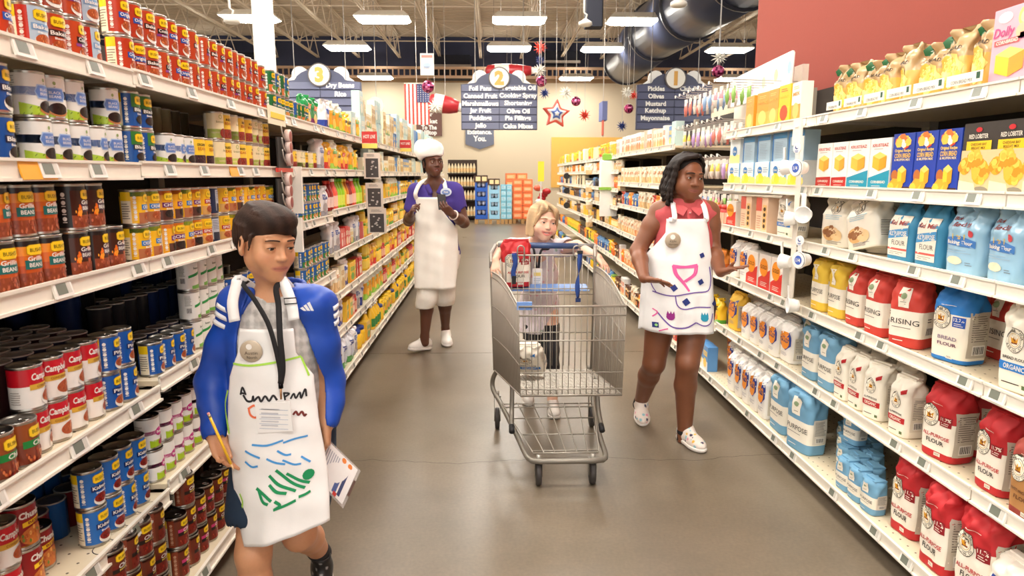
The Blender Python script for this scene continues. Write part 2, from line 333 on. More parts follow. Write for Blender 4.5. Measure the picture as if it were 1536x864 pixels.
# ---------------- shelving ----------------
LIPC = rgb(238, 231, 217); DECK = rgb(224, 209, 180); BACK_SHADE = rgb(44, 38, 34)
LX, RX = -1.04, 1.52
tagb = MB(); tagb.box(-0.034, 0.034, -0.006, 0, -0.021, 0.021, rgb(240, 236, 228)); tagb.add([(-0.026, -0.0066, -0.013), (0.012, -0.0066, -0.013), (0.012, -0.0066, 0.014), (-0.026, -0.0066, 0.014)], [(0,1,2,3)], rgb(118, 122, 110))
tagb.add([(0.014, -0.0066, -0.013), (0.028, -0.0066, -0.013), (0.028, -0.0066, 0.014), (0.014, -0.0066, 0.014)], [(0,1,2,3)], rgb(210, 206, 196))
TAG = tagb.mesh('price_tag')
paper_tag = MB().box(-0.03, 0.03, -0.004, 0, -0.024, 0.018, rgb(240, 168, 40)).mesh('paper_tag')
TOPS = {}
def gondola(side, i, y0, y1, tops):
    sx = -1 if side == 'left' else 1; X = abs(LX if sx < 0 else RX); XB = X-0.055; back = X+0.56
    P = lambda x: sx*x
    def bx(mb, xa, xb, ya, yb, za, zb, c): a, b = sorted((P(xa), P(xb))); mb.box(a, b, ya, yb, za, zb, c)
    u = thing('shelving_unit', f'white metal shelving unit along the {side} of the aisle, {ordn(i+1)} from the camera', 'shelving', (P(X), (y0+y1)/2, 0))
    inv = Matrix.Translation((-P(X), -(y0+y1)/2, 0))
    def part(mb, name, mat, parent=u):
        o = build(mb, name, mat, parent); 
        if parent is u: o.matrix_parent_inverse = inv
        return o
    m = MB(); bx(m, back, back+0.03, y0, y1, 0, 1.98, BACK_SHADE); part(m, 'back_panel', 'matte')  # beige back panels given charcoal, the shelf-depth shade painted into their colour
    m = MB(); bx(m, X+0.06, X+0.09, y0, y1, 0.0, 0.09, rgb(20, 18, 17)); part(m, 'kick_plate', 'matte')
    for yy in (y0, y1-0.03):
        m = MB(); bx(m, back-0.04, back, yy, yy+0.03, 0, 2.0, rgb(150, 142, 128)); part(m, 'upright', 'paint')
    for k, t in enumerate(tops):
        base = k == len(tops)-1; xf = XB if base else X; m = MB(); t0 = t-0.006
        bx(m, xf+0.004, back, y0+0.003, y1-0.003, t0-0.028, t0-0.012, DECK)
        bx(m, xf-0.001, xf+0.006, y0+0.003, y1-0.003, t0-0.044, t0, LIPC)          # lip
        bx(m, xf-0.007, xf+0.004, y0+0.003, y1-0.003, t0-0.003, t0+0.004, LIPC)
        bx(m, xf-0.009, xf+0.004, y0+0.003, y1-0.003, t0-0.047, t0-0.040, LIPC)
        if not base:
            for yy in (y0+0.012, y1-0.022):
                m.add([(P(a), yb_, z) for yb_ in (yy, yy+0.01) for a, z in ((xf+0.04, t0-0.028), (back, t0-0.028), (back, t0-0.055), (xf+0.06, t0-0.036))], [(0,1,2,3),(7,6,5,4),(0,4,5,1),(1,5,6,2),(2,6,7,3),(3,7,4,0)], rgb(170, 160, 145))
        s = part(m, 'shelf', 'paint'); sinv = Matrix.Identity(4)
        rz = math.pi/2 if sx < 0 else -math.pi/2
        cnt = 4 if i < 9 else 0; random.seed(i*31+k*7+(sx > 0)*3)
        for q in range(cnt):
            yy = y0+(y1-y0)*(q+0.5+random.uniform(-0.3, 0.3))/cnt
            tg = link('price_tag', TAG, 'plastic', s, (P(xf-0.002), yy, t0-0.021), (math.radians(-14), 0, rz))
        if k == 1 and side == 'left' and i < 2:
            for yy in (y0+0.55, y0+0.72, y0+0.78)[i:]: link('paper_tag', paper_tag, 'paper', s, (P(xf-0.002), yy, t0-0.021), (math.radians(-14), 0, rz))
        if i < 3 and k >= 3:
            pf = MB(); nx, ny = 9, 26
            for a in range(nx):
                for b in range(ny):
                    xx = P(xf+0.05+a*0.05); yy = y0+0.04+(y1-y0-0.08)*b/(ny-1); r = 0.004
                    pf.add([(xx+r*math.cos(g), yy+r*math.sin(g), t0-0.0115) for g in (0, 1.05, 2.1, 3.14, 4.2, 5.23)], [(0,1,2,3,4,5)], rgb(96, 84, 66))
            o = build(pf, 'perforation', 'matte', s); o['kind'] = 'stuff'
    TOPS[(side, i)] = (y0, y1, [t-0.017 for t in tops])
LT0 = [1.755, 1.49, 1.205, 0.805, 0.46, 0.13]; LT1 = [1.76, 1.495, 1.205, 0.83, 0.485, 0.14]; LT2 = [1.755, 1.495, 1.2, 0.825, 0.485, 0.14]
LT3 = [1.755, 1.495, 1.23, 0.945, 0.66, 0.40, 0.14]
RT0 = [1.73, 1.405, 1.14, 0.825, 0.48, 0.135]; RT2 = RT0; RT3 = [1.71, 1.38, 1.13, 0.82, 0.46, 0.135]; RTP = [1.13, 0.82, 0.46, 0.135]; RT6 = [1.70, 1.52, 1.30, 1.09, 0.83, 0.47, 0.135]
for i in range(12):
    y0 = 0.85+1.22*i; gondola('left', i, y0, y0+1.22, [LT0, LT1, LT2][i] if i < 3 else LT3)
    y0 = 0.73+1.22*i; gondola('right', i, y0, y0+1.22, RT0 if i < 2 else RT2 if i == 2 else RTP if i == 3 else RT3 if i < 6 else RT6)
def shelf_z(side, y, k):
    """height of the k-th deck (from the top) at depth y"""
    for i in range(12):
        a, b, t = TOPS[(side, i)]
        if a <= y < b or i == 11: return t[min(k, len(t)-1)]
# ================= GOODS =================
YEL = rgb(250, 208, 30); CREAM = rgb(244, 232, 206); GOLD = rgb(214, 170, 60)
class Kind:
    def __init__(s, name, cat, desc, body, mat, parts=()):   # body: mesh, parts: (name, mesh, material)
        s.name, s.cat, s.desc, s.body, s.mat, s.parts = name, cat, desc, body, mat, parts
        if not body.materials: body.materials.append(M[mat])
        for n, me, mt in parts:
            if not me.materials: me.materials.append(M[mt])
def put(k, loc, rz, label, group=None, tilt=(0, 0), scale=(1, 1, 1), parts=True):
    o = link(k.name, k.body, None, None, loc, None, label=label, category=k.cat)
    o.rotation_mode = 'ZXY' if False else 'XYZ'
    o.rotation_euler = (tilt[0], tilt[1], rz) if not tilt[0] and not tilt[1] else (Matrix.Rotation(rz, 3, 'Z')@Matrix.Rotation(tilt[0], 3, 'X')@Matrix.Rotation(tilt[1], 3, 'Y')).to_euler()
    o.scale = scale
    if tilt[0] or tilt[1]:
        R = o.rotation_euler.to_matrix(); o.location.z += max(0, -min((R@v.co).z for v in k.body.vertices))
    if group: o['group'] = group
    if parts:
        for n, me, mt in k.parts: link(n, me, None, o)
    return o
# ---------------- cans ----------------
CR, CH = 0.0375, 0.110
def can_body(r=CR, h=CH, lid=rgb(176, 172, 166), side=rgb(190, 186, 178), n=24):
    m = MB()
    prof = [(r*0.90, 0.0), (r*0.99, 0.001), (r*1.0, 0.004), (r*0.965, 0.007), (r*0.965, h-0.007), (r*1.0, h-0.004), (r*1.0, h-0.001), (r*0.94, h), (r*0.92, h-0.004), (r*0.70, h-0.004), (r*0.66, h-0.0055), (0.001, h-0.0055)]
    m.lathe(prof, n, [side]*6+[lid]*5)
    return m.mesh('can')
def ring_tab(r, h, col=rgb(150, 146, 140)):
    m = MB(); m.tube([(0.007*math.cos(a), -r*0.35+0.011*math.sin(a), h-0.003) for a in np.linspace(0, 2*math.pi, 9)[:-1]], 0.0014, col, 4, True); return m.mesh('pull_tab')
def wrap(r, h):
    """print round a can: u is the angle in radians (0 = front), v runs 0..1 over the label"""
    return lambda u, v, l: (math.sin(u)*(r*0.972+0.0006*l), -math.cos(u)*(r*0.972+0.0006*l), 0.008+v*(h-0.016))
def badge(d, u, v, wu, hv, txt="BUSH'S", l=3, edge=rgb(196, 150, 20)):
    o = [(-1, -.62), (-.72, -1), (.72, -1), (1, -.62), (1, .62), (.72, 1), (-.72, 1), (-1, .62)]
    d.poly([(u+wu*a*1.06, v+hv*b*1.08) for a, b in o], edge, l); d.poly([(u+wu*a, v+hv*b) for a, b in o], YEL, l+0.7)
    d.text(txt, u, v, hv*0.75, rgb(70, 50, 20), l+1.5, width=wu*1.45, bold=0.0)
def base_wrap(d, bands, n=30):
    """bands: (v0, v1, colour) right round the can"""
    for v0, v1, c in bands: d.rect(-math.pi, math.pi, v0, v1, c, 0, nu=n)
def dots(d, u, col=WHITE, n=5, bg=None, v0=0.12, v1=0.9):
    if bg: d.rect(u-0.22, u+0.22, 0, 1, bg, 1, nu=2)
    for i in range(n):
        v = v0+(v1-v0)*(i+0.5)/n; d.ell(u, v, 0.13, 0.055, col, 2, n=8)
        d.rect(u-0.12, u+0.12, v-0.095, v-0.075, col, 2)
def panel(d, u0, u1, top=YEL):
    d.rect(u0, u1, 0.0, 1.0, CREAM, 1, nu=4); d.rect(u0, u1, 0.72, 1.0, top, 2, nu=4)
    d.ticks(u0+0.06, u1-0.06, 0.12, 0.66, rgb(120, 110, 96), 2, 7)
def bowl(d, u, v, cols, ru=0.55, rv=0.17, white=True, n=26):
    if white: d.ell(u, v-0.03, ru*1.1, rv*1.05, WHITE, 2, n=18)
    d.ell(u, v+0.02, ru, rv*0.8, cols[0], 3, n=18); d.blobs(u, v+0.02, ru*0.86, rv*0.66, 0.032, cols, n, 4)
BEANS = [rgb(176, 84, 44), rgb(206, 112, 62), rgb(150, 66, 34), rgb(222, 138, 84)]
KID = [rgb(134, 30, 22), rgb(170, 50, 36), rgb(106, 20, 18)]; DKB = [rgb(40, 26, 24), rgb(64, 44, 38), rgb(28, 18, 18)]
def can_kind(key, desc, draw, r=CR, h=CH, lid=None, seed=1):
    random.seed(seed); d = Decal(wrap(r, h)); d.step = .3; draw(d)
    lid = lid or rgb(168, 164, 158)
    return Kind(key, 'can', desc, can_body(r, h, lid), 'metal', (('label', d.mesh('label'), 'gloss'), ('pull_tab', ring_tab(r, h), 'metal')))
def bush(base, name, namebg, cols, low=None, dotbg=None, nm2='Beans', top=None, white=True, namecol=WHITE):
    def f(d):
        base_wrap(d, [(0, 1, base)])
        if top: base_wrap(d, [(0.86, 1, top)])
        if low: d.rect(-0.9, 0.9, 0, 0.34, low, 1, nu=8)
        dots(d, -1.15, bg=dotbg); panel(d, -2.3, -1.45); panel(d, 1.7, 2.6)
        dots(d, 1.3, bg=dotbg)
        badge(d, 0.12, 0.8, 0.55, 0.12)
        d.rect(-0.62, 0.75, 0.43, 0.60, namebg, 2, nu=6); d.text(name, 0.06, 0.515, 0.105, namecol, 3.5, width=1.15)
        d.text(nm2, 0.06, 0.38, 0.055, WHITE, 3.5, width=0.7)
        bowl(d, 0.1, 0.19, cols, white=white)
    return f
def white_blue(band, wedge, emb=rgb(96, 130, 196), txt='BLACK BEANS', cols=DKB):
    def f(d):
        base_wrap(d, [(0, 1, rgb(238, 236, 230)), (0.47, 0.68, band)])
        d.poly([(-1.6, 0.0), (-0.1, 0.0), (-0.1, 0.18), (-1.6, 0.3)], wedge, 1); d.poly([(0.6, 0.0), (2.0, 0.0), (2.0, 0.3), (0.6, 0.12)], wedge, 1)
        for a in (-1.4, -1.0, -0.6): d.line([(a, 0.0), (a+0.5, 0.2)], 0.03, rgb(110, 140, 30), 2)
        for sx, w_ in ((0, 0.62), ): 
            d.poly([(-w_*1.1, .57), (-.5, .75), (.5, .75), (w_*1.1, .57), (.5, .40), (-.5, .40)], rgb(170, 196, 230), 2); d.poly([(-w_, .57), (-.45, .72), (.45, .72), (w_, .57), (.45, .43), (-.45, .43)], emb, 2.6)
        d.text(txt.split()[0], 0, .62, .07, WHITE, 4, width=.7, bold=0); d.text(txt.split()[1], 0, .52, .07, WHITE, 4, width=.7, bold=0)
        d.ell(0, 0.86, 0.1, 0.05, rgb(150, 170, 110), 2, n=8); d.text('organic', 0, 0.77, 0.03, rgb(90, 90, 80), 2)
        bowl(d, 0.15, 0.2, cols, ru=0.6, rv=0.19, white=False)
        d.ell(0.15, 0.14, 0.62, 0.12, rgb(196, 128, 72), 2.2, n=16); d.barcode(-2.3, -1.9, 0.1, 0.4); d.ticks(-2.4, -1.7, .68, .95, rgb(150, 150, 150), 2, 5)
    return f
def campbell(d):
    base_wrap(d, [(0, .56, rgb(242, 238, 232)), (.56, 1, rgb(196, 18, 36))])
    d.rect(-1.0, 1.0, .46, .60, GOLD, 2, nu=8); d.text("CONDENSED", 0, .53, .06, rgb(150, 90, 20), 3, width=1.2)
    d.text("Campbell's", 0, .77, .17, WHITE, 3, width=1.75, shear=0.25, bold=0.03)
    bowl(d, 0.45, 0.22, BEANS, ru=0.75, rv=0.22); d.ticks(-2.2, -1.5, .1, .45, rgb(150, 140, 130), 2, 6); d.ticks(1.7, 2.4, .1, .45, rgb(150, 140, 130), 2, 6)
def chunky(d):
    base_wrap(d, [(0, 1, rgb(150, 20, 26)), (0, .04, rgb(200, 150, 50))])
    d.rect(-2.4, -1.3, 0, 1, rgb(120, 14, 20), 1, nu=4); d.text('Chunky', 0, .78, .16, WHITE, 3, width=1.5, shear=.2, bold=.04)
    d.poly([(-.6, .5), (.8, .56), (.8, .68), (-.6, .62)], YEL, 2); d.text('BEEF', 0.1, .585, .07, rgb(140, 20, 20), 3, width=.8)
    d.ell(.15, .24, .95, .24, rgb(210, 120, 50), 2, n=18); d.blobs(.15, .24, .85, .2, .05, [rgb(226, 150, 70), rgb(190, 90, 40), rgb(240, 180, 90), rgb(120, 140, 50)], 30, 3)
def grill(dark, namebg):
    def f(d):
        base_wrap(d, [(0, .3, rgb(150, 70, 40)), (.3, .46, rgb(196, 84, 28)), (.46, .68, rgb(222, 112, 30)), (.68, .88, rgb(240, 150, 40)), (.88, 1, rgb(34, 28, 26))])
        d.rect(-1.75, -0.95, 0, 1, rgb(30, 27, 26), 1, nu=3); dots(d, -1.35, n=4); d.rect(-2.7, -1.75, 0, 1, rgb(30, 27, 26), 1, nu=3)
        if dark: d.rect(-.95, .2, .3, .9, rgb(70, 34, 20), 1, nu=4); d.blobs(-.4, .42, .35, .12, .05, [rgb(240, 110, 30), rgb(250, 160, 50)], 12, 2)
        badge(d, .25, .8, .55, .11); d.rect(-.45, .85, .38, .58, namebg, 2, nu=5)
        d.text('Grillin', .2, .61, .1, WHITE, 3, width=1.0, shear=.2); d.text('BEANS', .2, .47, .09, WHITE, 3, width=.9)
        d.blobs(.2, .16, 1.0, .13, .04, [rgb(170, 84, 56), rgb(200, 110, 76), rgb(140, 60, 40)], 46, 2)
    return f
def chili(pink):
    def f(d):
        base_wrap(d, [(0, 1, rgb(112, 50, 30)), (.93, 1, rgb(60, 26, 18))])
        panel(d, -2.6, -1.7); d.rect(-1.6, -1.1, 0, 1, rgb(140, 62, 36), 1, nu=2); dots(d, -1.35, rgb(200, 150, 120), 5)
        badge(d, .1, .82, .6, .11); d.rect(-.8, .95, .50, .62, rgb(206, 60, 120) if pink else rgb(110, 34, 26), 2, nu=6); d.text('Chili', .1, .56, .13, WHITE, 3.5, width=.9, shear=.3)
        d.rect(-.8, .95, .38, .50, rgb(34, 22, 20), 2, nu=6); d.text('BEANS', .1, .44, .06, rgb(240, 200, 90), 3, width=.8)
        d.rect(-.85, 1.0, .02, .36, rgb(126, 40, 26), 2, nu=6); d.blobs(.1, .19, .85, .14, .04, KID+[rgb(190, 84, 56)], 40, 3)
    return f
def cream_can(wedge, txt, cols, acc):
    def f(d):
        base_wrap(d, [(0, 1, rgb(236, 220, 178)), (0, .36, wedge)])
        d.rect(-2.6, -1.5, 0, 1, rgb(244, 238, 220), 1, nu=4); d.barcode(-2.3, -1.8, .12, .4); d.text(txt, 0, .66, .09, acc, 2, width=1.0, bold=0)
        d.ell(0, .86, .22, .09, rgb(170, 180, 90), 2, n=10, r0=.7); d.ell(.4, .2, .55, .2, cols[0], 2, n=14); d.blobs(.4, .2, .45, .15, .035, cols, 20, 3)
    return f
def pink_can(d):
    base_wrap(d, [(0, 1, rgb(240, 236, 230)), (.45, .58, rgb(206, 50, 140))]); d.ell(.1, .52, .5, .15, rgb(196, 44, 132), 2, n=12); d.text('Beets', .1, .52, .1, WHITE, 3, width=.7)
    d.poly([(-.9, 0), (1.1, 0), (1.1, .2), (-.9, .26)], rgb(168, 200, 40), 1); d.ell(.5, .18, .35, .16, rgb(130, 20, 60), 2.5, n=12); d.ell(.1, .14, .25, .1, rgb(170, 40, 84), 3, n=10); d.ticks(-2.2, -1.4, .2, .8, rgb(170, 166, 160), 2, 8)
def green_tall(d):
    base_wrap(d, [(0, 1, rgb(238, 236, 228))]); d.poly([(-.9, .42), (.9, .6), (.9, .72), (-.9, .52)], rgb(40, 150, 70), 2); d.text('beans', 0, .8, .09, rgb(70, 90, 60), 2, width=.7)
    d.barcode(-1.7, -1.2, .2, .45); d.ticks(-1.8, -1.1, .5, .9, rgb(120, 120, 110), 2, 8); d.poly([(-.6, 0), (1, 0), (1, .2), (-.6, .12)], rgb(120, 180, 80), 2)
def green_brown(d):
    base_wrap(d, [(0, .5, rgb(130, 60, 40)), (.5, 1, rgb(150, 76, 34))]); badge(d, .1, .78, .6, .13); d.rect(-.9, 1.1, .40, .58, rgb(30, 130, 60), 2, nu=6); d.text('Chili', .1, .49, .12, WHITE, 3, width=.9, shear=.2)
    d.blobs(.1, .18, 1.0, .15, .045, KID+BEANS, 46, 3); panel(d, -2.5, -1.5)
RED = rgb(188, 68, 34); BLU = rgb(22, 84, 166)
K = {}
K['red'] = can_kind('bean_can', 'red-orange bean can with yellow badge', bush(RED, 'Baked', rgb(60, 34, 30), BEANS, seed if False else None), seed=1)
K['red_dots'] = can_kind('bean_can', 'red-orange bean can with blue name band', bush(rgb(184, 58, 30), 'Original', rgb(28, 84, 170), BEANS), seed=2)
K['red_pale'] = can_kind('bean_can', 'red bean can with pale blue front', lambda d: (bush(rgb(196, 46, 26), 'Baked', rgb(120, 160, 200), BEANS)(d), d.rect(-.75, .95, .0, 1, rgb(176, 198, 216), 1.2, nu=6)), seed=3)
K['red_stripe'] = can_kind('bean_can', 'red-orange bean can with purple stripe', lambda d: (bush(rgb(192, 72, 34), 'Country', rgb(34, 26, 30), BEANS)(d), d.rect(-.7, .9, .34, .42, rgb(130, 60, 130), 2.2, nu=5)), seed=4)
K['blue'] = can_kind('bean_can', 'blue bean can with yellow badge', bush(BLU, 'Pinto', rgb(22, 40, 100), BEANS, nm2='Beans'), seed=5)
K['black_blue'] = can_kind('bean_can', 'blue black-bean can with yellow badge', bush(rgb(20, 76, 150), 'Black', rgb(24, 34, 70), DKB), seed=6)
K['blue_green'] = can_kind('bean_can', 'blue and green black-bean can', lambda d: (bush(rgb(24, 84, 160), 'Black', rgb(50, 56, 60), DKB, white=False)(d), d.rect(-.75, .95, .58, 1, rgb(50, 120, 50), 1.2, nu=6)), seed=7)
K['kidney'] = can_kind('bean_can', 'blue kidney-bean can with yellow badge', bush(rgb(28, 104, 186), 'Kidney', rgb(20, 44, 104), KID), seed=8)
K['white_blue'] = can_kind('bean_can', 'white can with blue band and bean bowl', white_blue(rgb(24, 92, 170), rgb(176, 206, 60)), seed=9)
K['campbell'] = can_kind('soup_can', 'red and white soup can', campbell, seed=10)
K['chunky'] = can_kind('soup_can', 'dark red stew can with yellow flash', chunky, r=0.041, h=0.115, lid=rgb(70, 66, 64), seed=11)
K['grill'] = can_kind('bean_can', 'orange and black bean can with teal name', grill(False, rgb(30, 110, 106)), r=0.040, h=0.121, lid=rgb(120, 116, 110), seed=12)
K['grill_dark'] = can_kind('bean_can', 'black and orange flame bean can', grill(True, rgb(70, 40, 60)), r=0.040, h=0.121, seed=13)
K['yellow_blue'] = can_kind('bean_can', 'yellow bean can with blue name band', bush(rgb(246, 190, 30), 'CREAMY', rgb(40, 120, 190), BEANS, low=rgb(180, 110, 70), top=rgb(70, 140, 50), white=False), seed=14)
K['yellow_purple'] = can_kind('bean_can', 'yellow bean can with purple name band', bush(rgb(240, 172, 28), 'CHILI', rgb(112, 40, 110), DKB, low=rgb(90, 50, 40), top=rgb(226, 110, 40), white=False), seed=15)
K['yellow_red'] = can_kind('bean_can', 'yellow bean can with red name band', bush(rgb(246, 190, 34), 'SPICY', rgb(190, 50, 40), BEANS, low=rgb(210, 160, 90), white=False), seed=16)
K['yellow_black'] = can_kind('bean_can', 'yellow can with dark beans pictured', lambda d: (base_wrap(d, [(0, 1, rgb(248, 204, 50))]), d.text('ORGANIC', 0, .8, .1, rgb(60, 40, 20), 2, width=1.2), d.text('BEANS', 0, .64, .12, rgb(200, 120, 20), 2, width=1.1), d.rect(-.9, 1, .02, .4, rgb(60, 30, 40), 1, nu=6), d.blobs(.05, .2, .85, .17, .04, DKB+[rgb(110, 60, 70)], 44, 2), d.ticks(-2.2, -1.3, .1, .9, rgb(200, 160, 60), 2, 8)), seed=17)
K['yellow_kidney'] = can_kind('bean_can', 'yellow can with red beans pictured', lambda d: (base_wrap(d, [(0, 1, rgb(248, 208, 70))]), d.text('RED', 0, .8, .1, rgb(60, 40, 20), 2, width=.8), d.text('BEANS', 0, .64, .12, rgb(190, 90, 20), 2, width=1.1), d.rect(-.9, 1, .02, .4, rgb(150, 60, 50), 1, nu=6), d.blobs(.05, .2, .85, .17, .04, KID, 44, 2)), seed=18)
K['cream'] = can_kind('bean_can', 'cream can with lime green base', cream_can(rgb(176, 204, 50), 'beans', KID, rgb(120, 120, 60)), seed=19)
K['chili'] = can_kind('chili_can', 'brown chili can with yellow badge', chili(False), lid=rgb(70, 62, 58), seed=20)
K['chili_pink'] = can_kind('chili_can', 'brown chili can with pink name band', chili(True), lid=rgb(70, 62, 58), seed=21)
K['pink'] = can_kind('vegetable_can', 'white can with pink band', pink_can, lid=rgb(60, 58, 56), seed=22)
K['green_tall'] = can_kind('vegetable_can', 'white can with green swoosh', green_tall, seed=23)
K['green_brown'] = can_kind('chili_can', 'brown chili can with green name band', green_brown, lid=rgb(150, 146, 140), seed=24)
K['navy'] = can_kind('bean_can', 'navy can turned to show its white panel', lambda d: (base_wrap(d, [(0, 1, rgb(30, 40, 74))]), d.rect(-.5, .5, .1, .95, rgb(180, 186, 196), 1, nu=4), d.rect(-.4, .4, .1, .4, rgb(40, 44, 60), 2, nu=4), d.ticks(-.4, .4, .5, .9, rgb(90, 94, 110), 2, 6)), seed=25)
K['green_can'] = can_kind('vegetable_can', 'green can with yellow badge', bush(rgb(24, 110, 60), 'Garden', rgb(20, 70, 40), [rgb(90, 140, 60), rgb(130, 170, 70)], low=rgb(210, 120, 60)), seed=26)
K['veg_blue'] = can_kind('vegetable_can', 'blue and green vegetable can', bush(rgb(34, 96, 170), 'Mixed', rgb(40, 120, 60), [rgb(214, 140, 60), rgb(230, 170, 90), rgb(190, 100, 50)], low=rgb(60, 130, 60)), seed=27)

COUNT = {}; SHELFNAME = ['top', 'second', 'third', 'fourth', 'fifth', 'bottom', 'lowest']
LAYER = ['lowest', 'upper', 'third up', 'fourth up']
END = {}
def sec_of(side, y):
    for i in range(12):
        a, b, t = TOPS[(side, i)]
        if y < b: return i
    return 11
def can_run(side, k, Y0, Y1, keys, layers=2, z=None, yaw=(-0.5, 0.3), setback=0.012, skip=(), tag=''):
    """cans side by side along a shelf front, from Y0 away to Y1"""
    sx = -1 if side == 'left' else 1; X = 1.04 if sx < 0 else 1.52
    if k >= 5 and side == 'left' or k == 5: X -= 0.055
    y = max(Y0, END.get((side, k, tag), 0)); i = 0
    while True:
        kk = keys if isinstance(keys, str) else keys[i % len(keys)]; kd = K[kk]; r = max(abs(v.co[0]) for v in kd.body.vertices[:60])+0.0008
        h = max(v.co[2] for v in kd.body.vertices)
        if y+2*r > Y1+0.012: break
        if sec_of(side, y-0.002) != sec_of(side, y+2*r+0.002): y = TOPS[(side, sec_of(side, y-0.002))][1]+0.004
        z0 = shelf_z(side, y+r, k) if z is None else z
        L = layers if isinstance(layers, int) else layers[min(i, len(layers)-1)]
        for l in range(L):
            if (i, l) in skip: continue
            key = (kd.desc, side, k, l); COUNT[key] = COUNT.get(key, 0)+1
            lab = f'{kd.desc}, {LAYER[l]}, {ordn(COUNT[key])} from near end, {SHELFNAME[k]} {side} shelf'
            jit = random.uniform(-0.002, 0.002)
            put(kd, (sx*(X+setback+r+random.uniform(0, 0.006)), y+r+jit, z0+l*h), math.pi/2*(-sx)+random.uniform(*yaw)*1.0, lab, group=f'{kd.desc} on the {SHELFNAME[k]} {side} shelf')
        y += 2*r; i += 1
    END[(side, k, tag)] = y
    return y
_lidmesh = {}
def back_cans(side, k, Y0, Y1, rows, layers, col, setback=0.09, lid=rgb(120, 116, 110), name='rear_can'):
    """rows of cans standing deep behind the front ones, hardly to be told apart in the dark"""
    sx = -1 if side == 'left' else 1; X = (1.04 if sx < 0 else 1.52)+setback; r = CR; h = CH
    for i in range(12):
        a0, b0, t = TOPS[(side, i)]; ya, yb = max(Y0, a0+0.004), min(Y1, b0-0.004)
        if yb-ya < 0.1: continue
        m = MB(); z0 = t[k]
        for a in range(rows):
            y = ya+(a % 2)*0.03
            while y+2*r < yb:
                L = layers if isinstance(layers, int) else layers[min(a, len(layers)-1)]
                if random.random() < 0.2: L = max(1, L-1)
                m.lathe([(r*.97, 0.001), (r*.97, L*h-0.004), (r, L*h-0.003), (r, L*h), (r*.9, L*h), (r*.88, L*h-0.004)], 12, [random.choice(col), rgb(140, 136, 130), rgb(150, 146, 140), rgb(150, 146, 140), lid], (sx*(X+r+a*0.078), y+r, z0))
                y += 0.0775
        build(m, name, 'gloss', None, kind='stuff', category='cans', label=f'shaded rows of cans deep on the {SHELFNAME[k]} left shelf, {ordn(i+1)} unit from the camera')
def yl(px, k=0, X=-1.08):
    return y_of(px, X, [1.78, 1.52, 1.23, 0.84, 0.5, 0.17][k])
random.seed(11)
# top left shelf
def E_(a): return yl(a, 0)
can_run('left', 0, E_(-22), E_(30), ['red_dots', 'red'], 3)
can_run('left', 0, E_(30)+.01, E_(165), ['red_pale', 'red', 'red_stripe', 'red_pale', 'red', 'red'], [3, 3, 3, 2, 3, 3])
can_run('left', 0, E_(168), E_(300), ['red_dots', 'red_dots', 'red', 'red_stripe'], 2)
can_run('left', 0, E_(300), E_(402), ['red_stripe', 'red'], 2, yaw=(-.2, .3))
can_run('left', 0, E_(402)+.01, E_(430), ['green_can', 'veg_blue'], 2)
can_run('left', 0, E_(430), E_(462), ['green_can', 'veg_blue', 'green_can'], 1)
# second
def E_(a): return yl(a, 1)
can_run('left', 1, E_(-16), E_(42), 'black_blue', 2, yaw=(-.1, .4))
can_run('left', 1, E_(44), E_(132), 'white_blue', 2, yaw=(-.7, .3))
can_run('left', 1, E_(134), E_(190), 'white_blue', [1, 2, 2], yaw=(-.6, .2))
can_run('left', 1, E_(191), E_(240), 'blue_green', 2)
can_run('left', 1, E_(243), E_(290), 'white_blue', 1)
can_run('left', 1, E_(291), E_(322), 'yellow_black', [1, 1, 1])
can_run('left', 1, E_(323), E_(366), ['cream', 'yellow_kidney'], 2)
can_run('left', 1, E_(367), E_(408), ['yellow_kidney', 'cream', 'cream'], 2)
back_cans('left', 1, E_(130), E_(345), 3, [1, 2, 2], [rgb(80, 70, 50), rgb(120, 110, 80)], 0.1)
# third
def E_(a): return yl(a, 2)
can_run('left', 2, E_(-14), E_(105), 'grill', 2, yaw=(-.5, .3))
can_run('left', 2, E_(106), E_(186), 'grill_dark', 2, yaw=(-.3, .3), skip=((2, 1),))
can_run('left', 2, E_(187), E_(240), 'yellow_blue', 2)
can_run('left', 2, E_(241), E_(300), ['yellow_purple', 'yellow_purple', 'yellow_blue'], 2)
can_run('left', 2, E_(301), E_(330), ['yellow_red', 'navy'], [2, 2])
can_run('left', 2, E_(331), E_(410), ['yellow_red', 'yellow_blue', 'yellow_purple'], 2)
# fourth
def E_(a): return yl(a, 3)
can_run('left', 3, E_(-60), E_(48), 'green_brown', 1, yaw=(-.1, .4), setback=0.008)
can_run('left', 3, E_(-50), E_(10), 'campbell', 2, setback=0.09, tag='b', yaw=(-.1, .4))
can_run('left', 3, E_(38), E_(160), 'campbell', [2, 2, 2, 2], setback=0.03, yaw=(-.3, .4))
can_run('left', 3, E_(162), E_(214), 'blue', [2, 2], setback=0.02, yaw=(-.1, .3))
can_run('left', 3, E_(228), E_(300), 'blue', [1, 1, 1, 1, 2], setback=0.02, yaw=(-.1, .3), tag='c')
can_run('left', 3, E_(296), E_(345), 'green_tall', 3, setback=0.03)
can_run('left', 3, E_(346), E_(408), 'blue', 2, setback=0.02, tag='d')
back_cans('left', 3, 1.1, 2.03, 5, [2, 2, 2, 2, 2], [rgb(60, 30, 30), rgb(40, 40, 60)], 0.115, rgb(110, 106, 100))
back_cans('left', 3, 2.1, 3.26, 5, [1, 2, 3, 3, 3], [rgb(24, 40, 80), rgb(30, 30, 34)], 0.105, rgb(86, 84, 80))
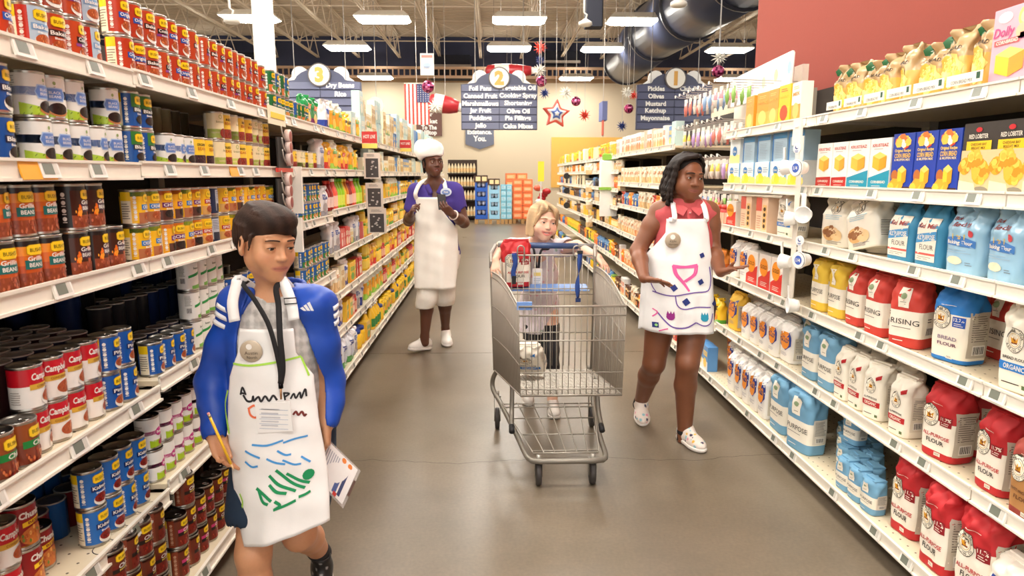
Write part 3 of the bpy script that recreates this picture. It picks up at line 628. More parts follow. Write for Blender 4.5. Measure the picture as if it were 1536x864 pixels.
# fifth
def E_(a): return yl(a, 4)
can_run('left', 4, E_(-90), E_(66), 'campbell', [1, 2, 2, 2], setback=0.06, yaw=(-.2, .4))
can_run('left', 4, E_(62), E_(96), 'chunky', 2, setback=0.07, yaw=(-.2, .2))
can_run('left', 4, E_(100), E_(140), 'chunky', 1, setback=0.10, yaw=(-.3, .1), tag='b')
can_run('left', 4, E_(142), E_(226), 'kidney', 2, setback=0.025, yaw=(-.4, .2))
can_run('left', 4, E_(222)+.02, E_(310), 'pink', [2, 2], setback=0.03, yaw=(-.3, .2))
can_run('left', 4, E_(311), E_(406), ['pink'], 2, setback=0.03, tag='c')
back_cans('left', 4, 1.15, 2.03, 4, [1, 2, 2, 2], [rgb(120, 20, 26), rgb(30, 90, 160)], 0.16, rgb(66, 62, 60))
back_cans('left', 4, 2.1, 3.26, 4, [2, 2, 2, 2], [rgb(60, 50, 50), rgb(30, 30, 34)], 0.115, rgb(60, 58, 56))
# bottom
def E_(a): return yl(a, 5, -1.03)
can_run('left', 5, E_(120), E_(176), 'yellow_kidney', 2, setback=0.03)
can_run('left', 5, E_(178), E_(262), 'chili', 3, setback=0.03, yaw=(-.3, .3))
can_run('left', 5, E_(263), E_(372), ['chili_pink', 'chili', 'chili_pink'], [2, 3, 2, 2], setback=0.03, yaw=(-.3, .3))
can_run('left', 5, E_(373), E_(420), ['chili'], 2, setback=0.03)
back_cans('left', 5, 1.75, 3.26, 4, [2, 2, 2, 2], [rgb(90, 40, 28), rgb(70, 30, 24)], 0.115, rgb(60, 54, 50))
# ---------------- bags, boxes and pouches ----------------
NUT = rgb(196, 186, 170)
def nutrition(d, u0, u1, v0, v1, bg=NUT, ink=rgb(96, 84, 76), bar=True):
    d.rect(u0, u1, v0, v1, bg, 1, 3, 3)
    w_ = u1-u0; d.ticks(u0+w_*.1, u1-w_*.08, v0+(v1-v0)*(.35 if bar else .08), v1-(v1-v0)*.06, ink, 2, 12)
    if bar: d.barcode(u0+w_*.2, u1-w_*.2, v0+(v1-v0)*.06, v0+(v1-v0)*.28, 2)
class Bag:
    """paper flour bag: block bottom, bulged sides, folded crumpled top; faces analytic so the print lies on it"""
    def __init__(s, w, d, h, bands, top='fold', seed=0, lean=0.0, crumple=1.0):
        s.w, s.d, s.h, s.bands, s.top, s.seed, s.cr = w, d, h, bands, top, seed, crumple
    def wd(s, t):
        b = 1+0.05*math.sin(math.pi*min(1, t/0.85)); e = min(1, t/0.03); b *= 0.955+0.045*math.sqrt(1-(1-e)**2)
        if s.top == 'fold':
            k = 0 if t < 0.8 else (t-0.8)/0.2; return b*(1-0.05*k), b*(1.02-0.80*k**1.5)
        if s.top == 'peak':
            k = 0 if t < 0.66 else (t-0.66)/0.34; return b*(1-0.10*k), b*(1-0.93*k)
        k = 0 if t < 0.9 else (t-0.9)/0.1; return b*(1-0.10*k*k), b*(1-0.14*k*k)
    def noise(s, x, z):
        q = s.seed*1.7; t = z/s.h; a = (0.0006+0.0035*max(0, t-0.55)/0.45*1.6)*s.cr
        return a*(math.sin(61*x+23*z+q)+math.sin(97*x-71*z+2.1*q)+1.6*abs(math.sin(55*z+37*x+q))-.8+.9*abs(math.sin(80*x-42*z+q)))
    def front(s, u, v, l):
        wx, wy = s.wd(v/s.h); W = s.w/2*wx; Dp = s.d/2*wy; q = min(0.999, abs(u)/W)
        return (u, -(Dp*(1-q**5)**0.2+s.noise(u, v)+0.0014+0.0004*l), v)
    def side(s, u, v, l, sg=1):
        wx, wy = s.wd(v/s.h); W = s.w/2*wx; Dp = s.d/2*wy; q = min(0.999, abs(u)/Dp)
        return (sg*(W*(1-q**5)**0.2+s.noise(u, v)+0.0014+0.0004*l), u, v)
    def color(s, v):
        for v0, v1, c in s.bands:
            if v <= v1: return c
        return s.bands[-1][2]
    def body(s):
        cuts = sorted(set([0, 0.01, 0.03]+[b[1] for b in s.bands if b[1] < 0.999]+[i/26 for i in range(1, 26)]+[0.9, 0.95, 0.985, 1.0]))
        vs = []; fs = []; fc = []; A = []
        for q, m_ in ((0, 14), (1, 9), (2, 14), (3, 9)):
            for i in range(m_):
                t = -.8706+1.7412*i/m_; e = (1-abs(t)**5)**.2; A.append(((t, -e), (e, t), (-t, e), (-e, -t))[q])
        n = len(A)
        for t in cuts:
            wx, wy = s.wd(t); W, Dp = s.w/2*wx, s.d/2*wy; v = t*s.h
            for cx_, cy_ in A:
                x, y = W*cx_, Dp*cy_; nx = s.noise(y, v) if abs(cx_) > abs(cy_) else 0; ny = s.noise(x, v) if abs(cy_) >= abs(cx_) else 0
                vs.append((x+math.copysign(1, x)*nx, y+math.copysign(1, y)*ny, v))
        for k in range(len(cuts)-1):
            c = s.color((cuts[k]+cuts[k+1])/2)
            for i in range(n): fs.append((k*n+i, k*n+(i+1) % n, (k+1)*n+(i+1) % n, (k+1)*n+i)); fc.append(c)
        fs += [tuple(range(n-1, -1, -1)), tuple(range((len(cuts)-1)*n, len(cuts)*n))]; fc += [s.bands[0][2], s.bands[-1][2]]
        m = MB(); m.add(vs, fs, fc, True); m.sm[-1] = m.sm[-2] = False; c = s.bands[-1][2]; h = s.h
        if s.top == 'fold':   # folded flap lying over the top
            m.cbox((0, 0, h+0.002), (s.w*0.93, s.d*0.30, 0.010), c, Matrix.Rotation(0.18, 3, 'X')); m.cbox((0.004, 0.004, h+0.009), (s.w*0.9, s.d*0.22, 0.006), c, Matrix.Rotation(-0.1, 3, 'X'))
        if s.top == 'flat':   # block top with a pasted label and folds
            m.cbox((0, 0, h+0.003), (s.w*0.86, s.d*0.40, 0.008), c); m.cbox((s.w*.32, 0, h+0.003), (s.w*.2, s.d*.8, 0.007), c)
        return m.mesh('bag')
def bag_kind(name, desc, bag, front=None, side=None, sg=1, mat='kraft', extra=None):
    random.seed(bag.seed+40); parts = []
    if front: d = Decal(bag.front); d.step = .02; front(d, bag); parts.append(('front_print', d.mesh('front_print'), 'paper'))
    if side: d = Decal(lambda u, v, l: bag.side(u, v, l, sg)); d.step = .02; side(d, bag); parts.append(('side_print', d.mesh('side_print'), 'paper'))
    return Kind(name, 'bag', desc, bag.body(), mat, parts)
def crest(d, u, v, r, field=rgb(244, 236, 218), ring=rgb(70, 62, 48)):
    """round flour emblem: lettered ring round a crown"""
    d.ell(u, v, r, r, ring, 1, 20); d.ell(u, v, r*.95, r*.95, field, 1.6, 20); d.ell(u, v, r*.68, r*.68, ring, 2.2, 20, 0.94); d.ell(u, v, r*.55, r*.55, rgb(206, 176, 110), 2.2, 18, .9)
    n = 0
    for i, ch in enumerate('KING ARTHUR'):
        a = math.pi*(0.93-0.86*i/10); 
        if ch != ' ': d.text(ch, u+r*.81*math.cos(a), v+r*.81*math.sin(a), r*.2, ring, 2.4, rot=a-math.pi/2, bold=.03)
    for i, ch in enumerate('BAKING CO'):
        a = math.pi*(1.17+0.66*i/8)
        if ch != ' ': d.text(ch, u+r*.81*math.cos(a), v+r*.81*math.sin(a), r*.18, ring, 2.4, rot=a+math.pi/2, bold=.03)
    g = rgb(214, 150, 30); k = r*.36
    d.poly([(u-k, v+k*.6), (u-k*.8, v-k*.7), (u+k*.8, v-k*.7), (u+k, v+k*.6), (u+k*.45, v), (u, v+k*.95), (u-k*.45, v)], g, 2.6); d.ell(u, v-k*.1, k*.22, k*.3, rgb(120, 50, 20), 3, 8)
    d.rect(u-k*.85, u+k*.85, v-k*.85, v-k*.55, rgb(120, 50, 20), 3)
FR = rgb(188, 34, 40); FW = rgb(240, 232, 216); FB = rgb(38, 122, 200); INK = rgb(50, 44, 40)
W_, D_, H_ = .150, .105, .255
def kaf(colr, words, badge, bw):
    def f(d, b):
        w, h = b.w, b.h; crest(d, -w*.2, h*.60, w*.27)
        d.rect(w*.12, w*.44, h*.50, h*.64, bw, 1, 3); d.text(badge, w*.28, h*.60, h*.045, FW, 2, width=w*.26)
        d.ticks(w*.16, w*.42, h*.51, h*.56, FW, 2, 2); d.ticks(-w*.2, w*.3, h*.77, h*.79, FW, 2, 1)
        for i, (t, c, hh) in enumerate(words): d.text(t, w*.02, h*(.33-.085*i), h*hh, c, 2, width=w*min(.8, .085*len(t)+.1))
        d.rect(w*.02, w*.2, h*.05, h*.1, FW, 1); d.ticks(w*.04, w*.18, h*.06, h*.09, INK, 2, 2)
    return f
def sidep(d, b): nutrition(d, -b.d*.42, b.d*.42, b.h*.10, b.h*.72)
K['ap'] = bag_kind('flour_bag', 'red-topped all purpose flour bag', Bag(W_, D_, H_, [(0, .11, FR), (.11, .55, FW), (.55, 1, FR)], seed=1), kaf(FR, [('ALL-PURPOSE', FR, .05), ('FLOUR', INK, .06)], '11.7%', rgb(140, 20, 30)), sidep)
K['ap_big'] = bag_kind('flour_bag', 'big red-topped all purpose flour bag', Bag(.165, .13, .295, [(0, .13, FR), (.13, .60, FW), (.60, 1, FR)], seed=2, crumple=1.6), kaf(FR, [('ALL-PURPOSE', FR, .052), ('FLOUR', INK, .065)], '11.7%', rgb(140, 20, 30)), sidep)
K['bread_blue'] = bag_kind('flour_bag', 'blue-topped bread flour bag', Bag(W_, D_, H_, [(0, .06, FB), (.06, .66, FW), (.66, 1, FB)], seed=3), kaf(FB, [('BREAD', rgb(150, 130, 150), .05), ('FLOUR', rgb(110, 60, 90), .045)], '12.7%', rgb(30, 80, 170)), sidep)
BR = rgb(176, 124, 70)
K['wheat'] = bag_kind('flour_bag', 'brown white whole wheat flour bag', Bag(W_, D_, .245, [(0, .10, rgb(150, 60, 50)), (.10, .66, BR), (.66, 1, rgb(176, 76, 66))], seed=4), kaf(BR, [('WHITE WHOLE WHEAT', rgb(90, 50, 30), .04), ('FLOUR', rgb(90, 50, 30), .05)], 'WHOLE', rgb(150, 60, 50)), sidep)
def organic(colr, word):
    def f(d, b):
        w, h = b.w, b.h; crest(d, -w*.05, h*.62, w*.26); d.text(word, 0, h*.40, h*.035, INK, 2, width=w*.66)
        d.rect(-w*.44, w*.44, h*.245, h*.345, colr, 1, 8); d.text('ORGANIC', 0, h*.295, h*.06, FW, 2, width=w*.6)
        d.poly([(w*.22, h*.74), (w*.42, h*.78), (w*.42, h*.86), (w*.22, h*.80)], colr, 1); d.ticks(-w*.3, w*.2, h*.08, h*.12, INK, 1, 1); d.rect(w*.25, w*.38, h*.06, h*.11, rgb(90, 110, 70), 1)
    return f
K['org_red'] = bag_kind('flour_bag', 'white flour bag with red organic band', Bag(.125, .09, .225, [(0, 1, FW)], seed=5), organic(FR, 'ALL-PURPOSE FLOUR'), lambda d, b: nutrition(d, -b.d*.3, b.d*.42, b.h*.12, b.h*.72, rgb(226, 216, 198)))
K['org_blue'] = bag_kind('flour_bag', 'white bread flour bag with blue organic band', Bag(W_, D_, .25, [(0, 1, FW)], seed=6, crumple=1.5), organic(FB, 'BREAD FLOUR'), lambda d, b: nutrition(d, -b.d*.3, b.d*.42, b.h*.12, b.h*.72, rgb(226, 216, 198)))
def rise(c, word):
    def f(d, b):
        w, h = b.w, b.h; d.rect(-w*.2, w*.12, h*.62, h*.92, FW, 1, 3, 3); d.ell(-w*.04, h*.80, w*.07, h*.05, rgb(150, 170, 130), 2, 10); d.ticks(-w*.14, w*.06, h*.66, h*.72, rgb(150, 140, 120), 2, 2)
        d.text(word, w*.02, h*.40, h*.085, rgb(50, 44, 40), 2, width=w*.84, bold=0); d.ticks(-w*.35, w*.3, h*.29, h*.32, rgb(120, 110, 100), 2, 1); d.ticks(-w*.3, w*.1, h*.08, h*.12, FW, 2, 1)
    return f
LB = rgb(112, 162, 194)
def rise_side(d, b): nutrition(d, -b.d*.3, b.d*.4, b.h*.2, b.h*.62, rgb(222, 214, 200), rgb(80, 74, 70))
K['rise_blue'] = bag_kind('flour_bag', 'light blue and white flour bag', Bag(.14, .11, .27, [(0, .18, LB), (.18, .54, FW), (.54, 1, LB)], top='flat', seed=7), rise(LB, 'PURPOSE'), rise_side)
K['rise_small'] = bag_kind('flour_bag', 'small light blue flour bag', Bag(.085, .065, .135, [(0, .2, LB), (.2, .55, FW), (.55, 1, LB)], top='flat', seed=8), rise(LB, 'PURPOSE'), rise_side)
YB = rgb(228, 190, 60)
K['rise_yellow'] = bag_kind('flour_bag', 'yellow and white flour bag', Bag(.13, .10, .24, [(0, .18, YB), (.18, .56, FW), (.56, 1, YB)], top='flat', seed=9), rise(YB, 'PURPOSE'), rise_side)
RB = rgb(200, 60, 48)
def rising_side(d, b): d.rect(-b.d*.42, b.d*.42, b.h*.17, b.h*.55, FW, .5, 3, 3); d.barcode(-b.d*.25, b.d*.2, b.h*.2, b.h*.34, 2); d.ticks(-b.d*.2, b.d*.1, b.h*.40, b.h*.48, INK, 2, 2)
K['rise_red'] = bag_kind('flour_bag', 'red and white self rising flour bag', Bag(.14, .105, .245, [(0, .16, RB), (.16, .57, FW), (.57, 1, RB)], top='fold', seed=10), rise(RB, 'RISING'), rising_side)
def goldm(d, b):
    w, h = b.w, b.h; d.poly([(-w*.40, h*.42), (w*.1, h*.32), (w*.44, h*.48), (w*.44, h*.88), (-w*.1, h*.72), (-w*.40, h*.8)], rgb(40, 66, 150), 1)
    d.ell(-w*.02, h*.58, w*.36, h*.24, rgb(246, 150, 40), 2, 16); d.text('GOLD', -w*.02, h*.59, h*.12, rgb(40, 50, 110), 3, width=w*.6); d.ticks(-w*.3, w*.3, h*.16, h*.26, rgb(150, 150, 160), 2, 3)
K['gold'] = bag_kind('flour_bag', 'white flour bag with orange disc', Bag(.115, .085, .20, [(0, 1, rgb(238, 234, 228))], top='fold', seed=11, crumple=1.2), goldm, lambda d, b: nutrition(d, -b.d*.34, b.d*.38, b.h*.1, b.h*.7, rgb(216, 208, 190)))
K['gold_big'] = bag_kind('flour_bag', 'tall white flour bag with orange disc', Bag(.13, .10, .245, [(0, 1, rgb(238, 234, 228))], top='fold', seed=12, crumple=1.2), goldm, lambda d, b: nutrition(d, -b.d*.34, b.d*.38, b.h*.1, b.h*.7, rgb(216, 208, 190)))
K['yellow_bag'] = bag_kind('flour_bag', 'yellow flour bag with orange disc', Bag(.13, .10, .23, [(0, 1, rgb(238, 190, 60))], top='fold', seed=13), goldm, sidep)
def bobs(d, b):
    w, h = b.w, b.h; d.rect(-w*.40, w*.40, h*.10, h*.80, FW, 1, 4, 4); r_ = rgb(160, 60, 50)
    d.text('Bob\'s', -w*.18, h*.755, h*.05, r_, 2, width=w*.3, shear=.2); d.text('Red Mill', 0, h*.675, h*.08, r_, 2, width=w*.66, shear=.25)
    d.poly([(-w*.40, h*.38), (w*.40, h*.46), (w*.40, h*.60), (-w*.40, h*.52)], rgb(70, 150, 206), 2); d.text('ALL PURPOSE', 0, h*.49, h*.075, FW, 3, width=w*.72, rot=.06); d.text('FLOUR', w*.06, h*.33, h*.085, rgb(60, 60, 60), 3, width=w*.55, bold=0)
    d.rect(-w*.40, w*.40, h*.20, h*.235, rgb(214, 90, 80), 2); d.ticks(-w*.3, w*.3, h*.12, h*.18, rgb(150, 140, 130), 2, 2)
K['bobs'] = bag_kind('flour_bag', 'teal blue flour bag with white panel', Bag(.135, .085, .215, [(0, 1, rgb(60, 140, 180))], top='peak', seed=14), bobs, None)
def bobs2(d, b):
    w, h = b.w, b.h; r_ = rgb(150, 60, 60); d.text('Bob\'s', -w*.2, h*.80, h*.045, r_, 2, width=w*.24, shear=.2); d.text('Red Mill', w*.02, h*.72, h*.06, r_, 2, width=w*.5, shear=.25)
    d.ell(w*.28, h*.60, w*.085, h*.05, rgb(216, 70, 76), 2, 12); d.poly([(-w*.44, h*.42), (w*.44, h*.40), (w*.44, h*.50), (0, h*.56), (-w*.44, h*.52)], rgb(60, 120, 190), 2)
    d.text('1 to 1', -w*.05, h*.545, h*.075, rgb(230, 190, 60), 3, width=w*.36); d.text('Baking Flour', 0, h*.455, h*.055, FW, 3, width=w*.76); d.ell(-w*.12, h*.20, w*.24, h*.06, rgb(236, 222, 190), 2, 14); d.ticks(w*.2, w*.4, h*.14, h*.2, rgb(120, 130, 140), 2, 2)
    d.ticks(-w*.4, w*.4, h*.3, h*.37, rgb(150, 180, 200), 2, 2)
K['bobs_pouch'] = bag_kind('flour_bag', 'pale blue baking flour pouch', Bag(.17, .10, .235, [(0, 1, rgb(158, 200, 226))], top='peak', seed=15, crumple=1.8), bobs2, None, mat='film')
def kfbag(d, b):
    w, h = b.w, b.h; crest(d, 0, h*.80, w*.2); d.ticks(-w*.3, w*.3, h*.55, h*.66, rgb(150, 190, 210), 1, 3); d.ell(-w*.12, h*.27, w*.26, h*.15, rgb(216, 170, 110), 1, 16); d.ell(w*.14, h*.24, w*.2, h*.12, rgb(230, 196, 146), 2, 16); d.blobs(-w*.1, h*.3, w*.2, h*.1, .012, [rgb(150, 96, 56), rgb(230, 200, 160)], 14, 3); d.ticks(-w*.2, w*.36, h*.05, h*.12, INK, 1, 3)
K['white_pouch'] = bag_kind('flour_bag', 'white baking mix pouch with bread pictured', Bag(.17, .10, .25, [(0, 1, rgb(238, 230, 214))], top='peak', seed=16, crumple=1.6), kfbag, lambda d, b: d.ticks(-b.d*.3, b.d*.3, b.h*.2, b.h*.5, INK, 1, 10), mat='film')
def sugar(d, b): w, h = b.w, b.h; d.rect(-w*.36, w*.30, h*.2, h*.72, rgb(44, 74, 160), 1, 4, 4); d.ell(-w*.02, h*.36, w*.26, h*.12, rgb(200, 210, 226), 2, 14, .7); d.ticks(-w*.3, w*.2, h*.5, h*.66, FW, 2, 3)
K['sugar'] = bag_kind('flour_bag', 'white crumpled bag with blue square', Bag(.17, .12, .20, [(0, 1, rgb(240, 234, 222))], top='fold', seed=17, crumple=1.8), sugar, None)
# boxes
def box_kind(name, desc, w, d, h, col, front, side=None, cat='box', mat='gloss'):
    random.seed(int(w*1000+h*777)); m = MB(); m.bbox(-w/2, w/2, -d/2, d/2, 0, h, col, 0.0015)
    f = Decal(lambda u, v, l: (u, -d/2-0.0005-0.0005*l, v)); front(f, w, h); parts = [('front_print', f.mesh('front_print'), mat)]
    if side: g = Decal(lambda u, v, l: (w/2+0.0005+0.0005*l, u, v)); side(g, d, h); parts.append(('side_print', g.mesh('side_print'), mat))
    return Kind(name, cat, desc, m.mesh(name), mat, parts)
def cake(d, u, v, w, h, c=rgb(244, 186, 60)):
    d.poly([(u-w/2, v-h*.3), (u, v-h/2), (u+w/2, v-h*.3), (u+w/2, v+h*.3), (u, v+h/2), (u-w/2, v+h*.3)], c, 2); d.poly([(u-w/2, v+h*.3), (u, v+h*.12), (u+w/2, v+h*.3), (u, v+h/2)], rgb(250, 214, 110), 3); d.poly([(u, v-h/2), (u+w/2, v-h*.3), (u+w/2, v+h*.3), (u, v+h*.12)], rgb(230, 160, 40), 3)
def krus(low, wedge):
    def f(d, w, h):
        d.rect(-w/2, w/2, 0, h*.25, low, 1); d.poly([(-w/2, h*.25), (w/2, h*.25), (w/2, h*.40) if wedge else (w/2, h*.27)], low, 1); cake(d, 0, h*.56, w*.66, h*.36)
        d.text('KRUSTEAZ', 0, h*.87, h*.06, rgb(206, 90, 80), 2, width=w*.76); d.ticks(-w*.3, w*.3, h*.78, h*.82, rgb(190, 170, 160), 2, 1); d.text('CORNBREAD', 0, h*.17, h*.05, FW, 2, width=w*.7); d.ticks(-w*.3, w*.3, h*.05, h*.11, FW, 2, 2)
    return f
K['krus_red'] = box_kind('baking_box', 'white and red cornbread mix box', .14, .055, .205, rgb(244, 240, 234), krus(rgb(196, 40, 40), False))
K['krus_teal'] = box_kind('baking_box', 'white and teal cornbread mix box', .15, .055, .205, rgb(244, 240, 234), krus(rgb(36, 150, 178), True), lambda d, w, h: nutrition(d, -w*.4, w*.4, h*.1, h*.8))
def cornblue(d, w, h):
    d.blobs(0, h*.86, w*.26, h*.07, .014, [rgb(240, 120, 50), rgb(250, 240, 230), rgb(220, 60, 50), rgb(250, 200, 80)], 22, 2)
    for t, v, c, hh in (('Original Recipe', .70, rgb(250, 214, 90), .05), ('CORN BREAD', .62, rgb(250, 200, 60), .075), ('& MUFFIN MIX', .55, rgb(240, 220, 180), .04)): d.text(t, 0, h*v, h*hh, c, 2, width=w*.74)
    cake(d, w*.05, h*.28, w*.4, h*.34, rgb(252, 206, 60)); d.ell(-w*.3, h*.28, w*.16, h*.1, rgb(190, 110, 50), 2, 12); d.blobs(-w*.2, h*.1, w*.28, h*.06, .016, [rgb(250, 200, 70), rgb(240, 170, 50)], 14, 3); d.rect(w*.1, w*.48, h*.02, h*.09, rgb(70, 40, 30), 2)
K['corn_blue'] = box_kind('baking_box', 'royal blue corn bread mix box', .125, .05, .215, rgb(30, 64, 170), cornblue, lambda d, w, h: (d.rect(-w*.4, w*.4, h*.25, h*.95, rgb(160, 170, 200), 1), d.ticks(-w*.3, w*.3, h*.3, h*.9, rgb(70, 80, 130), 2, 12)))
def lobster(d, w, h):
    d.rect(-w/2, w/2, 0, h*.62, rgb(226, 200, 150), 1); d.ell(0, h*.90, w*.1, h*.035, rgb(206, 40, 50), 2, 10); d.text('RED LOBSTER', 0, h*.81, h*.06, FW, 2, width=w*.6)
    d.rect(-w*.36, w*.42, h*.62, h*.745, rgb(250, 204, 40), 2); d.text('CHEDDAR BAY', 0.03*w, h*.70, h*.035, rgb(120, 90, 30), 3, width=w*.5); d.text('BISCUIT MIX', .03*w, h*.65, h*.035, rgb(120, 90, 30), 3, width=w*.44)
    for u, v, r in ((-.34, .40, .19), (.16, .32, .27), (-.05, .52, .2)): d.ell(w*u, h*v, w*r, h*r*.66, rgb(236, 176, 50), 2.2, 14); d.blobs(w*u, h*v, w*r*.85, h*r*.55, .011, [rgb(250, 206, 90), rgb(222, 150, 40), rgb(244, 190, 70)], 18, 3)
    d.poly([(-w/2, 0), (w*.1, 0), (0, h*.16), (-w/2, h*.2)], rgb(244, 226, 190), 3); d.ell(w*.22, h*.05, w*.26, h*.07, rgb(150, 140, 120), 2.6, 12)
K['lobster'] = box_kind('baking_box', 'black and yellow biscuit mix box', .175, .06, .225, rgb(58, 52, 50), lobster)
def pinkbox(d, w, h):
    d.text('Dolly', -w*.2, h*.68, h*.12, rgb(200, 60, 130), 2, width=w*.5, shear=.2); d.ell(-w*.2, h*.88, w*.18, h*.07, rgb(250, 240, 236), 1, 14)
    d.ell(w*.25, h*.84, w*.13, h*.12, rgb(246, 214, 120), 1.5, 14); d.ell(w*.25, h*.83, w*.07, h*.07, rgb(244, 200, 170), 2.5, 12); d.ell(w*.25, h*.66, w*.16, h*.1, rgb(250, 190, 150), 2, 12)
    d.rect(-w*.42, w*.2, h*.53, h*.60, rgb(220, 90, 90), 2); d.text('CORNBREAD', -w*.1, h*.565, h*.045, FW, 3, width=w*.54); d.rect(w*.2, w*.48, h*.56, h*.64, rgb(216, 130, 200), 2)
    cake(d, 0, h*.30, w*.7, h*.38, rgb(250, 206, 50)); d.rect(-w*.45, w*.45, h*.02, h*.07, rgb(214, 60, 110), 2)
K['pink_box'] = box_kind('baking_box', 'pink cornbread mix box', .155, .055, .225, rgb(244, 176, 190), pinkbox)
def lemon(d, w, h): d.rect(-w/2, w/2, 0, h*.30, rgb(252, 236, 160), 1); d.blobs(w*.05, h*.25, w*.4, h*.16, .02, [rgb(250, 214, 60), rgb(250, 226, 110)], 12, 2); d.ell(-w*.18, h*.66, w*.16, h*.16, rgb(36, 120, 190), 2, 14); d.text('Great', -w*.18, h*.66, h*.09, FW, 3, width=w*.24); d.rect(w*.42, w*.5, 0, h, rgb(40, 150, 210), 1); d.ticks(w*.05, w*.38, h*.55, h*.8, rgb(120, 160, 190), 2, 3)
K['lemon'] = box_kind('baking_box', 'white and yellow box with lemons', .17, .08, .135, rgb(238, 240, 240), lemon)
def bluebox(d, w, h): d.rect(-w/2, w/2, h*.80, h, rgb(40, 140, 200), 1); d.rect(-w*.5, -w*.42, 0, h, rgb(40, 120, 190), 2); d.ticks(-w*.3, w*.35, h*.1, h*.7, rgb(150, 170, 186), 2, 10)
K['blue_carton'] = box_kind('baking_box', 'grey blue carton with blue top', .14, .08, .15, rgb(170, 196, 212), bluebox)
K['dot_carton'] = box_kind('baking_box', 'white and yellow carton with blue dot', .14, .08, .15, rgb(232, 240, 240), lambda d, w, h: (d.rect(-w/2, w/2, 0, h*.35, rgb(250, 236, 150), 1), d.ell(0, h*.5, w*.22, h*.2, rgb(36, 120, 190), 2, 14), d.text('Great', 0, h*.5, h*.1, FW, 3, width=w*.3)))
def cb(d, b):
    w, h = b.w, b.h; d.poly([(-w*.46, h*.80), (w*.05, h*.80), (w*.0, h*.985), (-w*.44, h*.985)], rgb(30, 96, 50), 1); d.text('Krusteaz' if False else 'Mix', -w*.2, h*.9, h*.06, FW, 2, width=w*.28)
    d.text('CORN BREAD', w*.02, h*.70, h*.06, rgb(60, 44, 30), 2, width=w*.72); d.ell(0, h*.34, w*.38, h*.24, rgb(246, 196, 70), 1, 16); d.blobs(0, h*.34, w*.36, h*.22, .022, [rgb(250, 206, 80), rgb(236, 170, 50), rgb(252, 224, 130)], 26, 2)
K['cornbag'] = bag_kind('cornbread_bag', 'tan cornbread bag with green corner', Bag(.15, .075, .21, [(0, .12, rgb(210, 170, 110)), (.12, .55, rgb(222, 178, 90)), (.55, 1, rgb(196, 164, 118))], top='peak', seed=20, crumple=2.4), cb, None, mat='film')
def tallbox(c2, c3, t): return lambda d, w, h: (d.rect(-w/2, w/2, 0, h*.45, c2, 1), d.ell(0, h*.3, w*.34, h*.2, c3, 2, 12), d.text(t, 0, h*.72, h*.09, c2, 2, width=w*.7), d.ticks(-w*.3, w*.3, h*.82, h*.92, c3, 2, 2))
K['orange_box'] = box_kind('mix_box', 'orange carton with tan edge', .11, .06, .20, rgb(236, 160, 60), tallbox(rgb(240, 180, 80), rgb(250, 210, 120), 'MIX'))
K['yellow_box'] = box_kind('mix_box', 'yellow carton with red dots', .12, .06, .205, rgb(250, 200, 40), tallbox(rgb(250, 206, 60), rgb(220, 80, 40), 'MIX'))
K['white_orange'] = box_kind('mix_box', 'white and orange carton', .12, .06, .20, rgb(240, 236, 226), tallbox(rgb(240, 160, 50), rgb(250, 200, 110), 'MIX'))
K['peach'] = box_kind('mix_box', 'peach carton with cookies pictured', .13, .07, .20, rgb(240, 206, 176), lambda d, w, h: (d.rect(w*.1, w*.42, h*.1, h*.8, rgb(236, 190, 120), 1), [d.ell(w*.26, h*(.2+.16*i), w*.1, h*.06, rgb(70, 50, 40), 2, 10) for i in range(4)], d.rect(-w/2, w*.0, h*.62, h, rgb(220, 90, 80), 1), d.ticks(-w*.4, 0, h*.1, h*.5, rgb(200, 140, 110), 2, 6)))
K['gold_box'] = box_kind('mix_box', 'red and white box with orange disc', .14, .07, .20, rgb(240, 232, 222), lambda d, w, h: (d.poly([(-w/2, 0), (w/2, 0), (w/2, h*.62), (-w/2, h*.30)], rgb(216, 50, 46), 1), d.ell(-w*.05, h*.64, w*.36, h*.26, rgb(246, 150, 40), 2, 16), d.text('GOLD', -w*.05, h*.65, h*.11, rgb(120, 60, 20), 3, width=w*.56), d.ticks(-w*.3, w*.3, h*.1, h*.24, FW, 2, 3)))
# ---------------- the right-hand shelves near the camera ----------------
RZ = [1.75, 1.42, 1.16, 0.85, 0.5, 0.16]
def item(k, kind, xa, xb, label, dx=0.02, tilt=(0, 0), yaw=0.0, z=0.0, fit=True, hs=1.0, group=None):
    """stand a bag or box between two photo columns of its front edge"""
    kd = K[kind]; X = 1.52-(0.055 if k == 5 else 0)+dx
    ya, yb = y_of(xb, X, RZ[k]), y_of(xa, X, RZ[k]); co = np.array([v.co for v in kd.body.vertices]); w0 = co[:, 0].max()-co[:, 0].min(); dp = -co[:, 1].min()
    s = max(0.8, min(1.25, (yb-ya)/w0*0.985)) if fit else 1.0
    yc = (ya+yb)/2
    put(kd, (X+dp+0.004, yc, shelf_z('right', yc, k)+z+0.001), -math.pi/2+yaw, label, group=group, tilt=tilt, scale=(s, 1, hs))
def deep(k, kind, xa, xb, label, n, step, dx=0.02, hs=1.0, z=0.0):
    kd = K[kind]
    for i in range(n): item(k, kind, xa, xb, label, dx=dx+step*(i+1), hs=hs, group='bags standing behind the front row of the right shelves', z=z)
random.seed(5)
